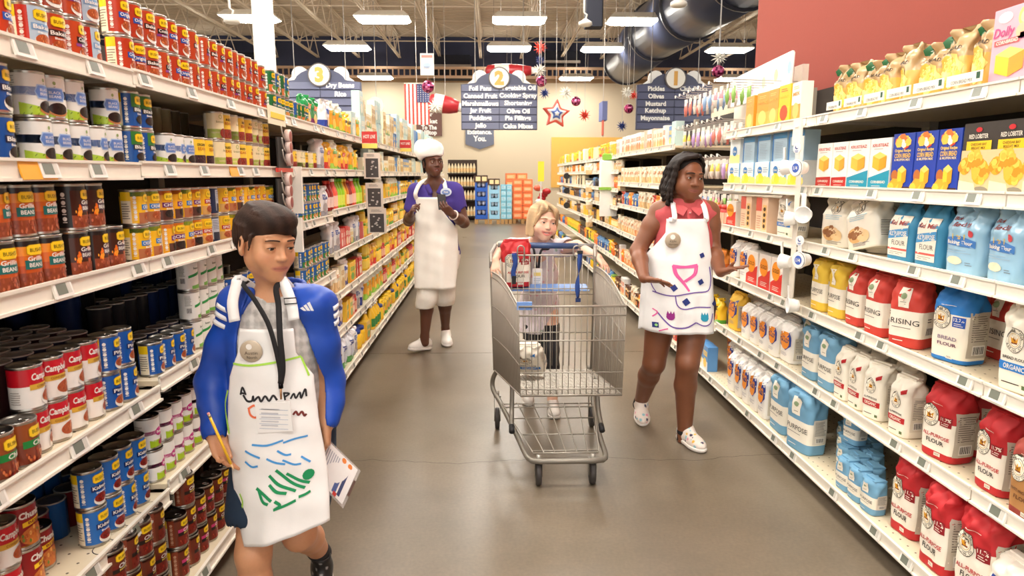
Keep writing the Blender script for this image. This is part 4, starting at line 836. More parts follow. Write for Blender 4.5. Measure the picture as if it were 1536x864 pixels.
# R1 top shelf
cbs = [(1238, 1262), (1262, 1285), (1284, 1306), (1306, 1330), (1330, 1362), (1362, 1398), (1398, 1436), (1436, 1474)]
for i, (a, b) in enumerate(cbs):
    item(0, 'cornbag', a, b, f'tan cornbread bag with green corner on top right shelf, {ordn(len(cbs)-i)} from the pink box', dx=0.065, yaw=random.uniform(-.45, .15), tilt=(random.uniform(-.05, .02), random.uniform(-.12, .12)), hs=random.uniform(.95, 1.08))
item(0, 'pink_box', 1480, 1542, 'pink cornbread mix box at the near end of the top right shelf', dx=0.01)
for a, b, kd, nm in ((1112, 1134, 'orange_box', 'orange carton with tan edge, third left of the cornbread bags on the top right shelf'), (1134, 1149, 'orange_box', 'orange carton beside the white sign panel, second left of the yellow carton'), (1150, 1165, 'orange_box', 'orange carton touching the yellow carton on the top right shelf'), (1166, 1182, 'yellow_box', 'yellow carton with red spot on the top right shelf'), (1184, 1200, 'white_orange', 'white and orange carton left of the cornbread bags on the top right shelf')):
    item(0, kd, a, b, nm, dx=0.03, yaw=random.uniform(-.1, .1))
# R2
for a, b, kd, nm in ((1222, 1244, 'krus_red', 'white and red cornbread box beside the measuring cups'), (1245, 1267, 'krus_red', 'white and red cornbread box next to the teal boxes'), (1268, 1299, 'krus_teal', 'white and teal cornbread box next to the red boxes'), (1300, 1331, 'krus_teal', 'white and teal cornbread box next to the blue boxes'),
                     (1333, 1365, 'corn_blue', 'royal blue corn bread box next to the teal boxes'), (1366, 1399, 'corn_blue', 'royal blue corn bread box in the middle of three'), (1400, 1434, 'corn_blue', 'royal blue corn bread box next to the black boxes'), (1437, 1482, 'lobster', 'black and yellow biscuit mix box next to the blue boxes'), (1483, 1533, 'lobster', 'black and yellow biscuit mix box nearest the camera'), (1535, 1590, 'lobster', 'black and yellow biscuit mix box cut by the right edge')):
    item(1, kd, a, b, nm, dx=0.015)
LEM = [1090, 1110, 1131, 1154, 1178, 1203]
for i in range(5):
    item(1, 'lemon', LEM[i], LEM[i+1]-1, f'white and yellow lemon box on second right shelf, {ordn(i+1)} from the far end', dx=0.015)
    item(1, 'dot_carton' if i == 0 else 'blue_carton', LEM[i], LEM[i+1]-1, 'white and yellow carton with blue dot on top of the lemon boxes' if i == 0 else f'grey blue carton on top of the lemon boxes, {ordn(i)} right of the dotted carton', dx=0.03, z=.1355, fit=True)
# R3
item(2, 'white_pouch', 1226, 1262, 'white bread mix pouch behind the measuring cup strip', dx=0.05, yaw=.2, hs=.9)
item(2, 'white_pouch', 1262, 1312, 'white bread mix pouch leaning forward with its crest showing', dx=0.03, tilt=(-.02, -.22), yaw=.05, hs=.88)
item(2, 'white_pouch', 1296, 1322, 'white pouch turned edge-on beside the teal blue bags', dx=0.12, yaw=-1.0, fit=False, hs=.9)
item(2, 'bobs', 1322, 1362, 'teal blue flour bag with white panel next to the white pouches', dx=0.03, hs=1.02); item(2, 'bobs', 1363, 1404, 'teal blue flour bag with white panel next to the pale pouches', dx=0.03, hs=1.02)
item(2, 'bobs_pouch', 1404, 1460, 'pale blue baking flour pouch next to the teal bags', dx=0.02, hs=.98); item(2, 'bobs_pouch', 1463, 1524, 'pale blue baking flour pouch second from the right edge', dx=0.02, yaw=-.12); item(2, 'bobs_pouch', 1528, 1600, 'pale blue baking flour pouch cut by the right edge', dx=0.02)
item(2, 'peach', 1106, 1128, 'peach carton with cookies on the third right shelf, farther one', dx=0.03); item(2, 'peach', 1130, 1151, 'peach carton with cookies beside the white bag, nearer one', dx=0.03); item(2, 'org_blue', 1155, 1182, 'white and blue bag left of the measuring cup strip', dx=0.03, hs=.9)
item(2, 'gold_box', 1086, 1104, 'red and white box at the far end of the third right shelf', dx=0.04, hs=.8)
# R4
item(3, 'rise_yellow', 1206, 1230, 'yellow and white flour bag beside the cup strip', dx=0.03); item(3, 'rise_yellow', 1231, 1256, 'yellow and white flour bag next to the red self rising bags', dx=0.03)
item(3, 'rise_red', 1258, 1284, 'red and white self rising bag next to the yellow bags', dx=0.03); item(3, 'rise_red', 1285, 1316, 'red and white self rising bag, middle of three', dx=0.012); item(3, 'rise_red', 1322, 1357, 'red and white self rising bag standing apart, nearest', dx=0.012, yaw=.5)
item(3, 'bread_blue', 1386, 1432, 'blue-topped bread flour bag standing alone on the fourth right shelf', dx=0.05, yaw=.25); item(3, 'rise_red', 1432, 1464, 'red and white bag in the shade behind the blue bag', dx=0.22)
item(3, 'rise_red', 1470, 1500, 'red and white bag in the shade behind the white organic bag', dx=0.24)
item(3, 'org_blue', 1482, 1532, 'white bread flour bag with blue organic band near the right edge', dx=0.02, yaw=.15, hs=1.02)
for a, b, i in ((1118, 1134, 1), (1136, 1153, 2), (1154, 1171, 3)): item(3, 'gold_box', a, b, f'red and white box with orange disc, {ordn(i)} from the far end', dx=0.02)
for a, b, i in ((1088, 1102, 1), (1103, 1117, 2)): item(3, 'gold_big', a, b, f'white bag with orange disc left of the red boxes, {["", "farther", "nearer"][i]} one', dx=0.02, hs=.9)
# R5
for i, (a, b) in enumerate(((1092, 1104), (1105, 1117), (1118, 1130), (1131, 1144), (1145, 1159), (1160, 1183))):
    if i == 0: item(4, 'yellow_bag', a-8, b, 'yellow flour bag at the far end of the white bags', dx=0.03); continue
    item(4, 'gold', a, b+2, f'white flour bag with orange disc on fifth right shelf, {ordn(i)} from yellow bag', dx=0.02+(.02 if i == 5 else 0))
    for q in (1, 2): item(4, 'gold', a, b+2, f'white flour bag with orange disc, {["", "second", "third"][q]} row, behind the {ordn(i)} front bag', dx=0.03+.095*q)
for a, b, i in ((1194, 1216, 1), (1217, 1243, 2)):
    item(4, 'rise_blue', a, b, f'light blue flour bag on the fifth right shelf, {["", "farther", "nearer"][i]} of two', dx=0.02, hs=.93)
    for q in (1, 2): item(4, 'rise_blue', a, b, f'light blue flour bag standing {["", "second", "third"][q]} deep behind the {["", "farther", "nearer"][i]} blue bag', dx=0.02+.12*q, hs=.93)
for i, (a, b) in enumerate(((1244, 1262), (1264, 1285), (1287, 1309), (1322, 1352))):
    item(4, 'org_red', a, b, f'white flour bag with red organic band, {ordn(i+1)} from the blue bags', dx=0.02, yaw=[0, 0, .25, .1][i])
    item(4, 'org_red', a, b, f'white flour bag in the second row behind the {ordn(i+1)} organic bag', dx=0.125)
    item(4, 'org_red', a, b, f'white flour bag in the third row behind the {ordn(i+1)} organic bag', dx=0.225)
item(4, 'ap', 1372, 1416, 'red-topped all purpose flour bag next to the white organic bags', dx=0.03, yaw=.18); item(4, 'ap', 1450, 1496, 'red-topped all purpose flour bag beside the brown bag', dx=0.03, hs=1.0); item(4, 'wheat', 1500, 1556, 'brown whole wheat flour bag at the right edge', dx=0.005)
item(4, 'ap', 1428, 1452, 'red-topped flour bag in the shade behind the front pair', dx=0.17)
# R6
g = 0
for r_ in range(3):
    xs_ = [(1085, 1095), (1096, 1106), (1107, 1117), (1118, 1129), (1130, 1142)]
    for i, (a, b) in enumerate(xs_):
        item(5, 'gold_big', a, b+1, f'white flour bag with orange disc on bottom right shelf, row {["one","two","three"][r_]}, {ordn(i+1)} from far end', dx=0.02+.11*r_)
item(5, 'rise_blue', 1146, 1171, 'light blue flour bag on the bottom right shelf, farther of two', dx=0.02, hs=1.06); item(5, 'rise_blue', 1172, 1203, 'light blue flour bag on the bottom right shelf, nearer of two', dx=0.01, yaw=.2, hs=1.08)
for r_ in range(4):
    for i, (a, b) in enumerate(((1248, 1264), (1265, 1282), (1284, 1303))):
        if i < 2 or r_ < 4: item(5, 'rise_small', a, b, f'small light blue flour bag, {ordn(r_+1)} row from the front, {ordn(i+1)} from far end', dx=0.02+.07*r_, fit=False, yaw=random.uniform(-.1, .1))
for r_ in range(1, 4): item(5, 'rise_small', 1256, 1272, f'small light blue flour bag laid on top of the cluster, {ordn(r_)} one', dx=0.05+.07*r_, z=.146, fit=False, yaw=.2)
item(5, 'ap_big', 1322, 1360, 'big red flour bag next to the small blue bags', dx=0.05, yaw=.1); item(5, 'ap_big', 1362, 1409, 'big red flour bag, middle of the bottom three', dx=0.015); item(5, 'ap_big', 1414, 1466, 'big red flour bag next to the white crumpled bag', dx=0.03, yaw=.2); item(5, 'sugar', 1462, 1532, 'white crumpled bag with blue square in the lower right corner', dx=0.03, fit=False)

# printed cards standing along the front of the top right shelf
for i, (a, b) in enumerate(((1240, 1262), (1266, 1292), (1296, 1326), (1330, 1366), (1370, 1416), (1420, 1474))):
    X = 1.509; ya, yb = y_of(b, X, 1.75), y_of(a, X, 1.75); w_ = yb-ya; t = thing('shelf_card', f'cream card printed CORN BREAD MIX under the cornbread bags, {ordn(6-i)} from the pink box', 'card', (X, (ya+yb)/2, 1.736), (0, 0, -math.pi/2))
    build(MB().box(-w_/2, w_/2, -.001, .001, 0, .034, rgb(244, 238, 224)), 'card', 'paper', t); d = Decal(lambda u, v, l: (u, -.0015-.0005*l, v)); d.text('CORN BREAD MIX', -.01, .010, .011, rgb(70, 60, 50), 0, width=w_*.6, bold=0); d.rect(w_*.34, w_*.44, .010, .030, rgb(30, 80, 50), 0); build(d, 'lettering', 'paper', t)
# ================= GOODS FARTHER DOWN THE AISLE =================
def gp(name, cat, desc, w, d, h, cols, blob, top='peak', mat='film', seed=0):
    b = Bag(w, d, h, cols, top=top, seed=seed, crumple=2.0)
    def fr(dd, bb):
        dd.rect(-w*.3, w*.3, h*.56, h*.72, blob[0], 1, 3, 1); dd.ell(0, h*.3, w*.3, h*.16, blob[1], 1, 10); dd.ticks(-w*.25, w*.25, h*.59, h*.69, blob[2], 2, 2)
    k = bag_kind(name, desc, b, fr, None, mat=mat); k.cat = cat; return k
def gb(nm_, desc, w, d, h, base, c2, c3):
    return box_kind('slim_carton' if w < .08 else 'food_box' if desc.split()[0] in ('cream', 'yellow', 'red') else 'carton', desc, w, d, h, base, lambda dd, w, h: (dd.rect(-w/2, w/2, 0, h*.38, c2, 1), dd.ell(0, h*.30, w*.32, h*.2, c3, 2, 10), dd.rect(-w*.36, w*.36, h*.58, h*.78, c3, 1), dd.ticks(-w*.3, w*.3, h*.61, h*.75, base, 2, 2)))
def bottle_kind(name, desc, liquid, cap, lab, r=.034, h=.22):
    m = MB(); m.lathe([(r*.9, 0), (r, .006), (r, h*.55), (r*.8, h*.66), (r*.42, h*.82), (r*.36, h*.9)], 14, liquid); m.lathe([(r*.42, h*.9), (r*.42, h)], 14, cap)
    d = Decal(lambda u, v, l: (math.sin(u)*(r+.001+.0005*l), -math.cos(u)*(r+.001+.0005*l), v*h)); d.rect(-1.2, 1.2, .12, .46, lab, 0, 6); d.ticks(-.8, .8, .18, .4, cap, 1, 3)
    return Kind(name, 'bottle', desc, m.mesh(name), 'plastic', (('label', d.mesh('label'), 'paper'),))
def jar_kind(name, desc, body, lid, lab, r=.04, h=.12):
    m = MB(); m.lathe([(r*.9, 0), (r, .006), (r, h*.76), (r*.84, h*.83)], 14, body); m.lathe([(r*.9, h*.83), (r*.9, h)], 14, lid)
    d = Decal(lambda u, v, l: (math.sin(u)*(r+.001+.0005*l), -math.cos(u)*(r+.001+.0005*l), v*h)); d.rect(-1.4, 1.4, .15, .66, lab, 0, 6); d.ticks(-.8, .8, .25, .55, lid, 1, 3)
    return Kind(name, 'jar', desc, m.mesh(name), 'plastic', (('label', d.mesh('label'), 'paper'),))
c_ = rgb
G = {}
for i, (key, desc, cols, blob) in enumerate((
    ('p_green', 'green and purple snack pouch', [(0, .3, c_(130, 60, 110)), (.3, .6, c_(60, 150, 90)), (.6, 1, c_(30, 150, 80))], (c_(230, 120, 60), c_(240, 200, 120), WHITE)),
    ('p_navy', 'white pouch with navy foot', [(0, .35, c_(40, 60, 150)), (.35, 1, c_(236, 234, 236))], (c_(90, 110, 180), c_(220, 190, 150), c_(40, 60, 150))),
    ('p_orange', 'orange and white pouch', [(0, .25, c_(160, 210, 70)), (.25, .7, c_(246, 170, 40)), (.7, 1, c_(236, 240, 226))], (c_(120, 180, 70), c_(250, 200, 60), WHITE)),
    ('p_yellow', 'yellow pouch', [(0, .2, c_(90, 170, 60)), (.2, 1, c_(252, 206, 40))], (c_(60, 50, 40), c_(240, 150, 50), YEL)),
    ('p_red', 'red and yellow pouch', [(0, .3, c_(210, 50, 40)), (.3, 1, c_(250, 196, 50))], (c_(220, 80, 40), c_(240, 140, 50), WHITE)),
    ('p_peach', 'peach coloured packet', [(0, .4, c_(232, 160, 110)), (.4, 1, c_(246, 216, 184))], (c_(220, 110, 80), c_(240, 190, 140), WHITE)),
    ('p_tan', 'cream and tan packet', [(0, .4, c_(226, 190, 140)), (.4, 1, c_(246, 234, 210))], (c_(200, 140, 90), c_(230, 200, 150), WHITE)),
    ('p_hot', 'bright orange packet', [(0, .4, c_(230, 110, 40)), (.4, 1, c_(246, 150, 60))], (c_(250, 210, 90), c_(220, 90, 50), WHITE)),
    ('p_crim', 'crimson packet', [(0, .5, c_(190, 60, 50)), (.5, 1, c_(216, 90, 70))], (c_(250, 220, 190), c_(240, 150, 100), WHITE)),
    ('p_blue', 'blue packet', [(0, .5, c_(50, 90, 160)), (.5, 1, c_(100, 150, 200))], (c_(240, 240, 240), c_(240, 210, 120), c_(40, 60, 120))),
    ('p_white', 'white and grey pouch', [(0, .2, c_(150, 150, 160)), (.2, 1, c_(228, 226, 226))], (c_(70, 90, 150), c_(160, 150, 150), WHITE)),
    ('p_dark', 'dark brown packet', [(0, .5, c_(70, 46, 36)), (.5, 1, c_(110, 70, 50))], (c_(230, 190, 110), c_(200, 130, 70), WHITE)),
    ('p_splash', 'white bag with green foot', [(0, .22, c_(90, 160, 90)), (.22, 1, c_(226, 230, 238))], (c_(60, 80, 150), c_(200, 206, 220), WHITE)))):
    w, d, h = [(.13, .06, .18), (.12, .06, .2), (.14, .07, .21), (.12, .06, .17), (.12, .06, .19), (.11, .05, .17), (.10, .05, .17), (.12, .06, .15), (.11, .05, .15), (.12, .06, .14), (.14, .07, .2), (.12, .06, .14), (.15, .08, .21)][i]
    G[key] = gp('snack_pouch' if i < 5 else 'dry_packet' if i < 7 else 'white_bag' if i in (10, 12) else 'bright_packet', 'pouch', desc, w, d, h, cols, blob, seed=60+i)
G['b_aqua'] = gb('carton', 'pale aqua carton', .12, .07, .20, c_(196, 222, 220), c_(170, 200, 190), c_(240, 240, 220)); G['b_cream'] = gb('carton', 'cream carton', .11, .07, .17, c_(240, 226, 190), c_(220, 190, 130), c_(200, 160, 90))
G['b_yel'] = gb('carton', 'yellow and orange carton', .12, .07, .15, c_(250, 200, 60), c_(246, 160, 50), c_(120, 180, 80)); G['b_red'] = gb('carton', 'red carton', .10, .07, .15, c_(206, 56, 50), c_(230, 120, 90), c_(250, 230, 200))
G['b_pink'] = gb('carton', 'pink and red packet box', .06, .09, .14, c_(226, 110, 100), c_(206, 70, 70), c_(250, 220, 210)); G['b_blue'] = gb('carton', 'blue and white carton', .12, .07, .17, c_(90, 150, 210), c_(236, 240, 244), c_(250, 210, 90))
G['b_green'] = gb('carton', 'white and green carton', .13, .07, .12, c_(240, 236, 216), c_(90, 160, 80), c_(230, 200, 120)); G['b_white'] = gb('carton', 'white carton with orange print', .09, .07, .19, c_(244, 240, 234), c_(246, 200, 150), c_(236, 130, 80))
G['b_slim'] = gb('carton', 'slim tan and pink carton', .045, .10, .19, c_(226, 196, 170), c_(200, 130, 110), c_(246, 230, 210)); G['b_slimy'] = gb('carton', 'slim cream and yellow carton', .05, .10, .17, c_(246, 236, 214), c_(250, 210, 110), c_(240, 160, 100))
G['t_red'] = bottle_kind('sauce_bottle', 'dark red sauce bottle', c_(150, 30, 30), c_(210, 60, 50), c_(230, 200, 190), h=.2); G['t_pink'] = bottle_kind('sauce_bottle', 'coral sauce bottle', c_(236, 90, 70), WHITE, c_(246, 200, 180), h=.22)
G['t_green'] = bottle_kind('sauce_bottle', 'lime green juice bottle', c_(150, 206, 30), c_(90, 180, 40), c_(220, 236, 90), h=.22); G['t_yel'] = bottle_kind('sauce_bottle', 'yellow juice bottle', c_(246, 206, 30), c_(250, 230, 90), c_(240, 180, 40), h=.21)
G['t_oil'] = bottle_kind('oil_bottle', 'yellow oil bottle with white cap', c_(240, 190, 40), WHITE, c_(60, 140, 70), r=.045, h=.24); G['t_amber'] = bottle_kind('sauce_bottle', 'amber sauce bottle', c_(214, 130, 40), c_(240, 200, 80), c_(246, 226, 180), h=.21)
G['j_dark'] = jar_kind('olive_jar', 'dark jar with yellow band', c_(44, 36, 30), c_(30, 28, 26), c_(226, 180, 60)); G['j_yel'] = jar_kind('mustard_jar', 'yellow jar with green cap', c_(244, 196, 40), c_(120, 160, 50), c_(250, 220, 100)); G['j_tub'] = jar_kind('yellow_tub', 'yellow tub with blue lid', c_(248, 196, 40), c_(30, 60, 140), c_(250, 210, 60), r=.075, h=.14)
G['j_red'] = jar_kind('red_jar', 'red jar', c_(190, 40, 36), c_(210, 60, 50), c_(240, 190, 160), r=.045, h=.14); G['j_brown'] = jar_kind('brown_jar', 'brown jar with white label', c_(110, 70, 44), c_(50, 44, 40), c_(240, 230, 214)); G['j_gold'] = jar_kind('honey_jar', 'amber jar with dark lid', c_(220, 160, 60), c_(60, 50, 44), c_(246, 226, 170))
for k_ in ('veg_blue', 'cream', 'yellow_kidney', 'pink', 'yellow_black'): G['c_'+k_] = K[k_]
_rad = {}
def extent(kd):
    if kd.body.name not in _rad:
        co = np.array([v.co for v in kd.body.vertices]); _rad[kd.body.name] = (co[:, 0].max()-co[:, 0].min(), -co[:, 1].min(), co[:, 2].max())
    return _rad[kd.body.name]
def gen(side, k, Y0, Y1, keys, layers=1, setback=.015, jit=.012, gap=.004, order=None, rows=1, hmax=None):
    sx = -1 if side == 'left' else 1; X = 1.04 if sx < 0 else 1.52; y = Y0; n = 0
    while y < Y1:
        key = keys[n % len(keys)] if order else random.choice(keys); kd = G[key]; w, dp, h = extent(kd); i = sec_of(side, y); i2 = sec_of(side, y+w)
        if i2 != i: y = TOPS[(side, i)][1]+.004; i = i2; 
        if y+w > Y1+.02: break
        ts = TOPS[(side, i)][2]
        if k >= len(ts): break
        base = k == len(ts)-1; xf = X-(.055 if base else 0); room = (ts[k-1]-.045-ts[k]) if k else 9
        rep = random.choice((1, 2, 2, 3)) if not order else 1
        for q in range(rep):
            if y+w > Y1+.02 or sec_of(side, y+w) != i: break
            L = max(1, min(layers, int(room/h))) if cyl(kd) or layers > 1 else 1
            hs = min(1.0, room/h*.97)
            for l in range(L):
                ck = (kd.desc, side, i, k, l, 'g'); COUNT[ck] = COUNT.get(ck, 0)+1; lab = f'{"upper " if l else ""}{kd.desc}, {ordn(COUNT[ck])} from near end, {SHELFNAME[k]} shelf, {ordn(i+1)} {side} unit'
                put(kd, (sx*(xf+setback+dp+random.uniform(0, jit)), y+w/2, ts[k]+.001+l*h*hs), math.pi/2*(-sx)+random.uniform(-.12, .12), lab, group=f'{kd.desc} row on the {SHELFNAME[k]} shelf of {side} unit {i+1}', scale=(1, 1, hs), parts=y < 9.5)
            y += w+gap
        n += 1
def cyl(kd): return 'can' in kd.name or 'jar' in kd.name or 'tub' in kd.name
random.seed(21)
yl2 = lambda px, X=-1.08: y_of(px, X, 1.2)
# left, third unit (Y 3.3-4.5)
gen('left', 0, yl2(463), 4.5, ['p_green', 'p_green', 'p_navy', 'p_navy', 'p_navy'], order=1); gen('left', 0, 4.52, 5.7, ['p_navy', 'p_orange', 'p_orange', 'p_yellow', 'p_yellow', 'b_aqua', 'p_orange', 'b_aqua'], order=1)
gen('left', 1, yl2(437), yl2(478), ['c_cream', 'c_yellow_kidney', 'c_cream', 'c_cream', 'c_yellow_black'], layers=2, order=1); gen('left', 1, yl2(480), 4.5, ['p_white'], order=1); gen('left', 1, 4.52, 5.7, ['p_red', 'p_orange', 'p_yellow', 'p_red'], order=1)
gen('left', 2, yl2(448), yl2(480), ['c_veg_blue'], layers=2); gen('left', 2, yl2(481), 4.5, ['p_white', 'p_navy'], order=1); gen('left', 2, 4.52, 5.7, ['t_red', 't_red', 't_pink', 't_pink', 't_green', 't_green', 't_green', 't_yel', 't_amber'], order=1)
gen('left', 3, yl2(448), 4.5, ['c_veg_blue'], layers=2); gen('left', 3, 4.52, 5.7, ['p_white', 'p_white', 'b_pink', 'b_pink', 'b_red', 'b_pink', 'b_green'], order=1)
gen('left', 4, 3.4, 4.5, ['c_pink'], layers=2); gen('left', 4, 4.52, 5.7, ['p_tan', 'p_tan', 'b_cream', 'p_navy', 'b_yel', 'b_yel', 'b_red', 'b_red'], order=1)
gen('left', 5, 3.4, 4.5, ['j_dark', 'j_dark', 'j_brown', 'p_white', 'j_dark', 'p_splash', 'p_splash'], layers=2); gen('left', 5, 4.52, 5.7, ['p_white', 'p_navy', 'b_yel', 'b_yel', 'b_red', 'j_red'], order=1)
gen('left', 6, 4.52, 5.7, ['p_splash', 'p_splash', 'p_white', 'j_tub', 'j_tub', 'b_yel', 't_oil'], order=1)
PAL_L = [['b_aqua', 'b_aqua', 'b_cream', 'b_green', 'b_blue'], ['b_aqua', 'b_blue', 'b_green', 'b_cream'], ['b_yel', 'p_yellow', 'b_blue', 'p_orange'], ['j_yel', 'p_yellow', 'j_gold', 'b_yel'], ['j_yel', 'b_red', 'p_red', 'j_red'], ['j_yel', 'j_red', 'p_orange', 'p_yellow'], ['t_oil', 'j_tub', 't_oil', 'p_yellow']]
for k in range(7): gen('left', k, 5.75, 15.3, PAL_L[k], layers=2)
# right, units past the pegboard
gen('right', 0, 4.42, 5.6, ['p_hot', 'j_red', 'p_crim']); gen('right', 1, 4.42, 5.6, ['p_white', 'p_tan', 'p_hot']); gen('right', 2, 4.42, 5.6, ['b_yel', 'p_yellow']); gen('right', 3, 4.42, 5.6, ['j_red', 'b_blue', 'p_blue', 'p_crim'])
PAL_R = [['b_slim', 'b_slim', 'b_slimy', 'b_white'], ['p_peach', 'p_tan', 'b_slimy'], ['p_hot', 'p_crim', 'p_tan', 'p_blue'], ['p_peach', 'p_crim', 'p_tan', 'p_peach'], ['p_peach', 'p_crim', 'p_hot', 'b_white'], ['p_dark', 'p_hot', 'p_tan', 'b_white']]
gen('right', 0, 5.66, 6.0, ['b_aqua', 'b_blue'], order=1)
for k in range(6): gen('right', k, 6.02 if k == 0 else 5.64, 8.0, PAL_R[k])
PAL_F = [['b_white', 'b_yel', 'p_red', 'b_cream', 'p_yellow'], ['p_tan', 'b_white', 'p_hot', 'j_gold', 'b_green'], ['p_blue', 'p_hot', 'j_dark', 'b_cream'], ['p_dark', 'p_tan', 'j_gold', 'p_blue'], ['p_tan', 'j_gold', 'p_dark', 'b_yel'], ['p_blue', 'p_yellow', 'p_dark', 'p_hot'], ['p_blue', 'j_dark', 'p_dark', 'j_yel']]
for k in range(7): gen('right', k, 8.08, 15.2, PAL_F[k])
# ---------------- pegboard with hanging packets (right, fourth unit) ----------------
pb = thing('pegboard', 'white pegboard with wire hooks between the right shelves', 'pegboard', (2.015, 5.0, 1.2))
q = MB().box(-.02, .02, -.6, .6, 0, .95, rgb(226, 218, 204)); build(q, 'board', 'paint', pb)
hk = MB(); hk.tube([(0, 0, 0), (-.475, 0, .012), (-.505, 0, .03)], .003, rgb(190, 186, 180), 6); hk.cbox((-.505, -.004, .02), (.004, .03, .02), WHITE); hk = hk.mesh('hook')
hcols = [c_(150, 196, 100), c_(232, 150, 160), c_(140, 170, 206), c_(240, 200, 184), c_(226, 130, 116), c_(240, 236, 226), c_(200, 160, 210), c_(250, 210, 90), c_(190, 180, 170), c_(150, 120, 90)]
hks = []
for ci, c in enumerate(hcols):
    m = MB(); w, h = .056, .105
    vs = []; 
    for j in range(5):
        t = j/4; b = .014*math.sin(math.pi*t)+.002; vs += [(-w/2, 0, -h*t), (0, -b, -h*t), (w/2, 0, -h*t), (0, b, -h*t)]
    fs = [(j*4+a, j*4+(a+1) % 4, j*4+4+(a+1) % 4, j*4+4+a) for j in range(4) for a in range(4)]+[(0, 3, 2, 1), (16, 17, 18, 19)]
    m.add(vs, fs, [c]*8+[c_(240, 232, 220) if ci % 2 else c]*8+[c]*2, True); m.box(-w/2, w/2, -.001, .001, 0, .03, WHITE)
    hks.append(Kind('hanging_packet', 'packet', '', m.mesh('hanging_packet'), 'film'))
nm = ['lime green', 'pink', 'blue', 'pale peach', 'coral', 'white', 'lilac', 'yellow', 'grey', 'tan']
for r_, z in enumerate((2.05, 1.80, 1.56, 1.32)):
    for j in range(10):
        y = -.54+j*.12; o = link('hook', hk, 'steel', pb, (-.02, y, z-1.2))
        ci = (j//2+r_*3) % 10
        for e in range(2):
            x = 1.98-.40+e*.10
            put(hks[ci], (x, 5.0+y, z-.03), math.pi/2 if False else -math.pi/2+random.uniform(-.15, .15), f'{nm[ci]} packet hanging {"in front" if e == 0 else "behind"} on pegboard row {ordn(r_+1)}, {ordn(j+1)} hook from near end', group=f'packets hung on pegboard row {r_+1}')
# white sign panel on top of the right shelves
sp = thing('shelf_sign', 'white sloping sign panel standing on the right shelf tops', 'sign', (1.9, 4.3, 1.98))
a0 = at_x(1098, 122, 1.9); a1 = at_x(1190, 78, 1.9)
pts = [(a0[1], 1.98), (a1[1], 1.98), (a1[1], a1[2]), (a0[1], a0[2])]
q = MB(); vs = [(x, y-4.3, z-1.98) for x in (-.012, .012) for y, z in pts]; q.add(vs, [(0,1,2,3),(7,6,5,4)]+[(i, (i+1) % 4, (i+1) % 4+4, i+4) for i in range(4)], rgb(246, 244, 238)); build(q, 'panel', 'paint', sp)
d = Decal(lambda u, v, l: (-.0125-.0006*l, u-4.3, v-1.98)); 
for u, v, c in ((4.35, 2.14, c_(160, 190, 226)), (4.55, 2.12, c_(246, 226, 160)), (4.75, 2.10, c_(200, 220, 180)), (4.95, 2.08, c_(220, 190, 210))): d.ell(u, v-.02, .03, .04, c, 1, 12)
build(d, 'print', 'paper', sp)
fr = MB(); P4 = [(0, y-4.3, z-1.98) for y, z in pts]
for i in range(4): fr.tube([P4[i], P4[(i+1) % 4]], .012, rgb(250, 248, 244), 6)
build(fr, 'frame', 'paint', sp)
# ================= SIGNS AND DECORATIONS =================
SGY = 14.6; SGC = rgb(74, 78, 104)
def wire(mb, x, z0, y=0, z1=None, base=0): mb.tube([(x, y, z0), (x, y, (6.2-base) if z1 is None else z1)], .008, rgb(170, 165, 160), 4)
def aisle_sign(num, pxc, Y, words, label):
    c = at_y(pxc, 195, Y); w, h = 1.60, .92; t = thing('aisle_sign', label, 'sign', (c[0], Y, c[2]), group='hanging aisle signs')
    b = MB(); pts = [(-w/2, 0), (w/2, 0), (w/2, h)]+[(w/2*math.cos(a)*.62, h+.26*math.sin(a)) for a in np.linspace(0.15, math.pi-.15, 11)]+[(-w/2, h)]
    b.prism(pts, -.04, .04, SGC, rgb(60, 60, 76)); build(b, 'board', 'paint', t)
    rows = 6; rh = h/rows
    pl = MB().add([(-.385, 0, .0), (.385, 0, .0), (.385, -.03, .012), (-.385, -.03, .012), (.385, 0, rh-.006), (-.385, 0, rh-.006)], [(0, 1, 2, 3), (3, 2, 4, 5), (0, 3, 5), (1, 4, 2)], rgb(92, 96, 124)).mesh('sign_plank')
    for j in range(rows):
        for s, col in ((-1, 0), (1, 1)):
            o = link('sign_plank', pl, 'paint', t, (s*.395, -.041, h-(j+1)*rh+.003))
            tx = words[col][j] if j < len(words[col]) else ''
            if tx:
                d = Decal(lambda u, v, l: (u, -.032+.03*max(0, (v-.02)/(rh-.03))-.001*l, v+.004)); d.text(tx, 0, rh*.46, rh*.62, rgb(248, 246, 240), 1, bold=.04); build(d, 'lettering', 'paint', o)
    dk_ = MB(); dk_.lathe([(.225, -.03), (.225, .03)], 28, rgb(96, 88, 86), (0, -.06, h+.13), Matrix.Rotation(math.pi/2, 3, 'X')); dk_.lathe([(.20, -.036), (.20, .036)], 28, rgb(246, 242, 232), (0, -.06, h+.13), Matrix.Rotation(math.pi/2, 3, 'X')); nd = build(dk_, 'number_disc', 'paint', t)
    d = Decal(lambda u, v, l: (u, -.098-.001*l, v+h+.13)); d.text(num, 0, 0, .26, rgb(226, 170, 80), 1, bold=.06); build(d, 'numeral', 'paint', nd)
    for s in (-1, 1):
        m = MB(); p = [(s*(.33+.26), h+.0), (s*.22, h+.0), (s*.24, h+.12)]+[(s*(.40-.16*math.cos(a)), h+.14+.16*math.sin(a)) for a in np.linspace(0, math.pi*.9, 8)]+[(s*.56, h+.1), (s*.66, h+.03)]
        m.prism(p if s < 0 else p[::-1], .0, .05, rgb(250, 248, 244)); build(m, 'hat_cutout', 'paint', t)
    wm_ = MB(); 
    for s in (-1, 1): wm_ = MB(); wire(wm_, s*.5, h, base=c[2]); build(wm_, 'hanger_wire', 'matte', t)
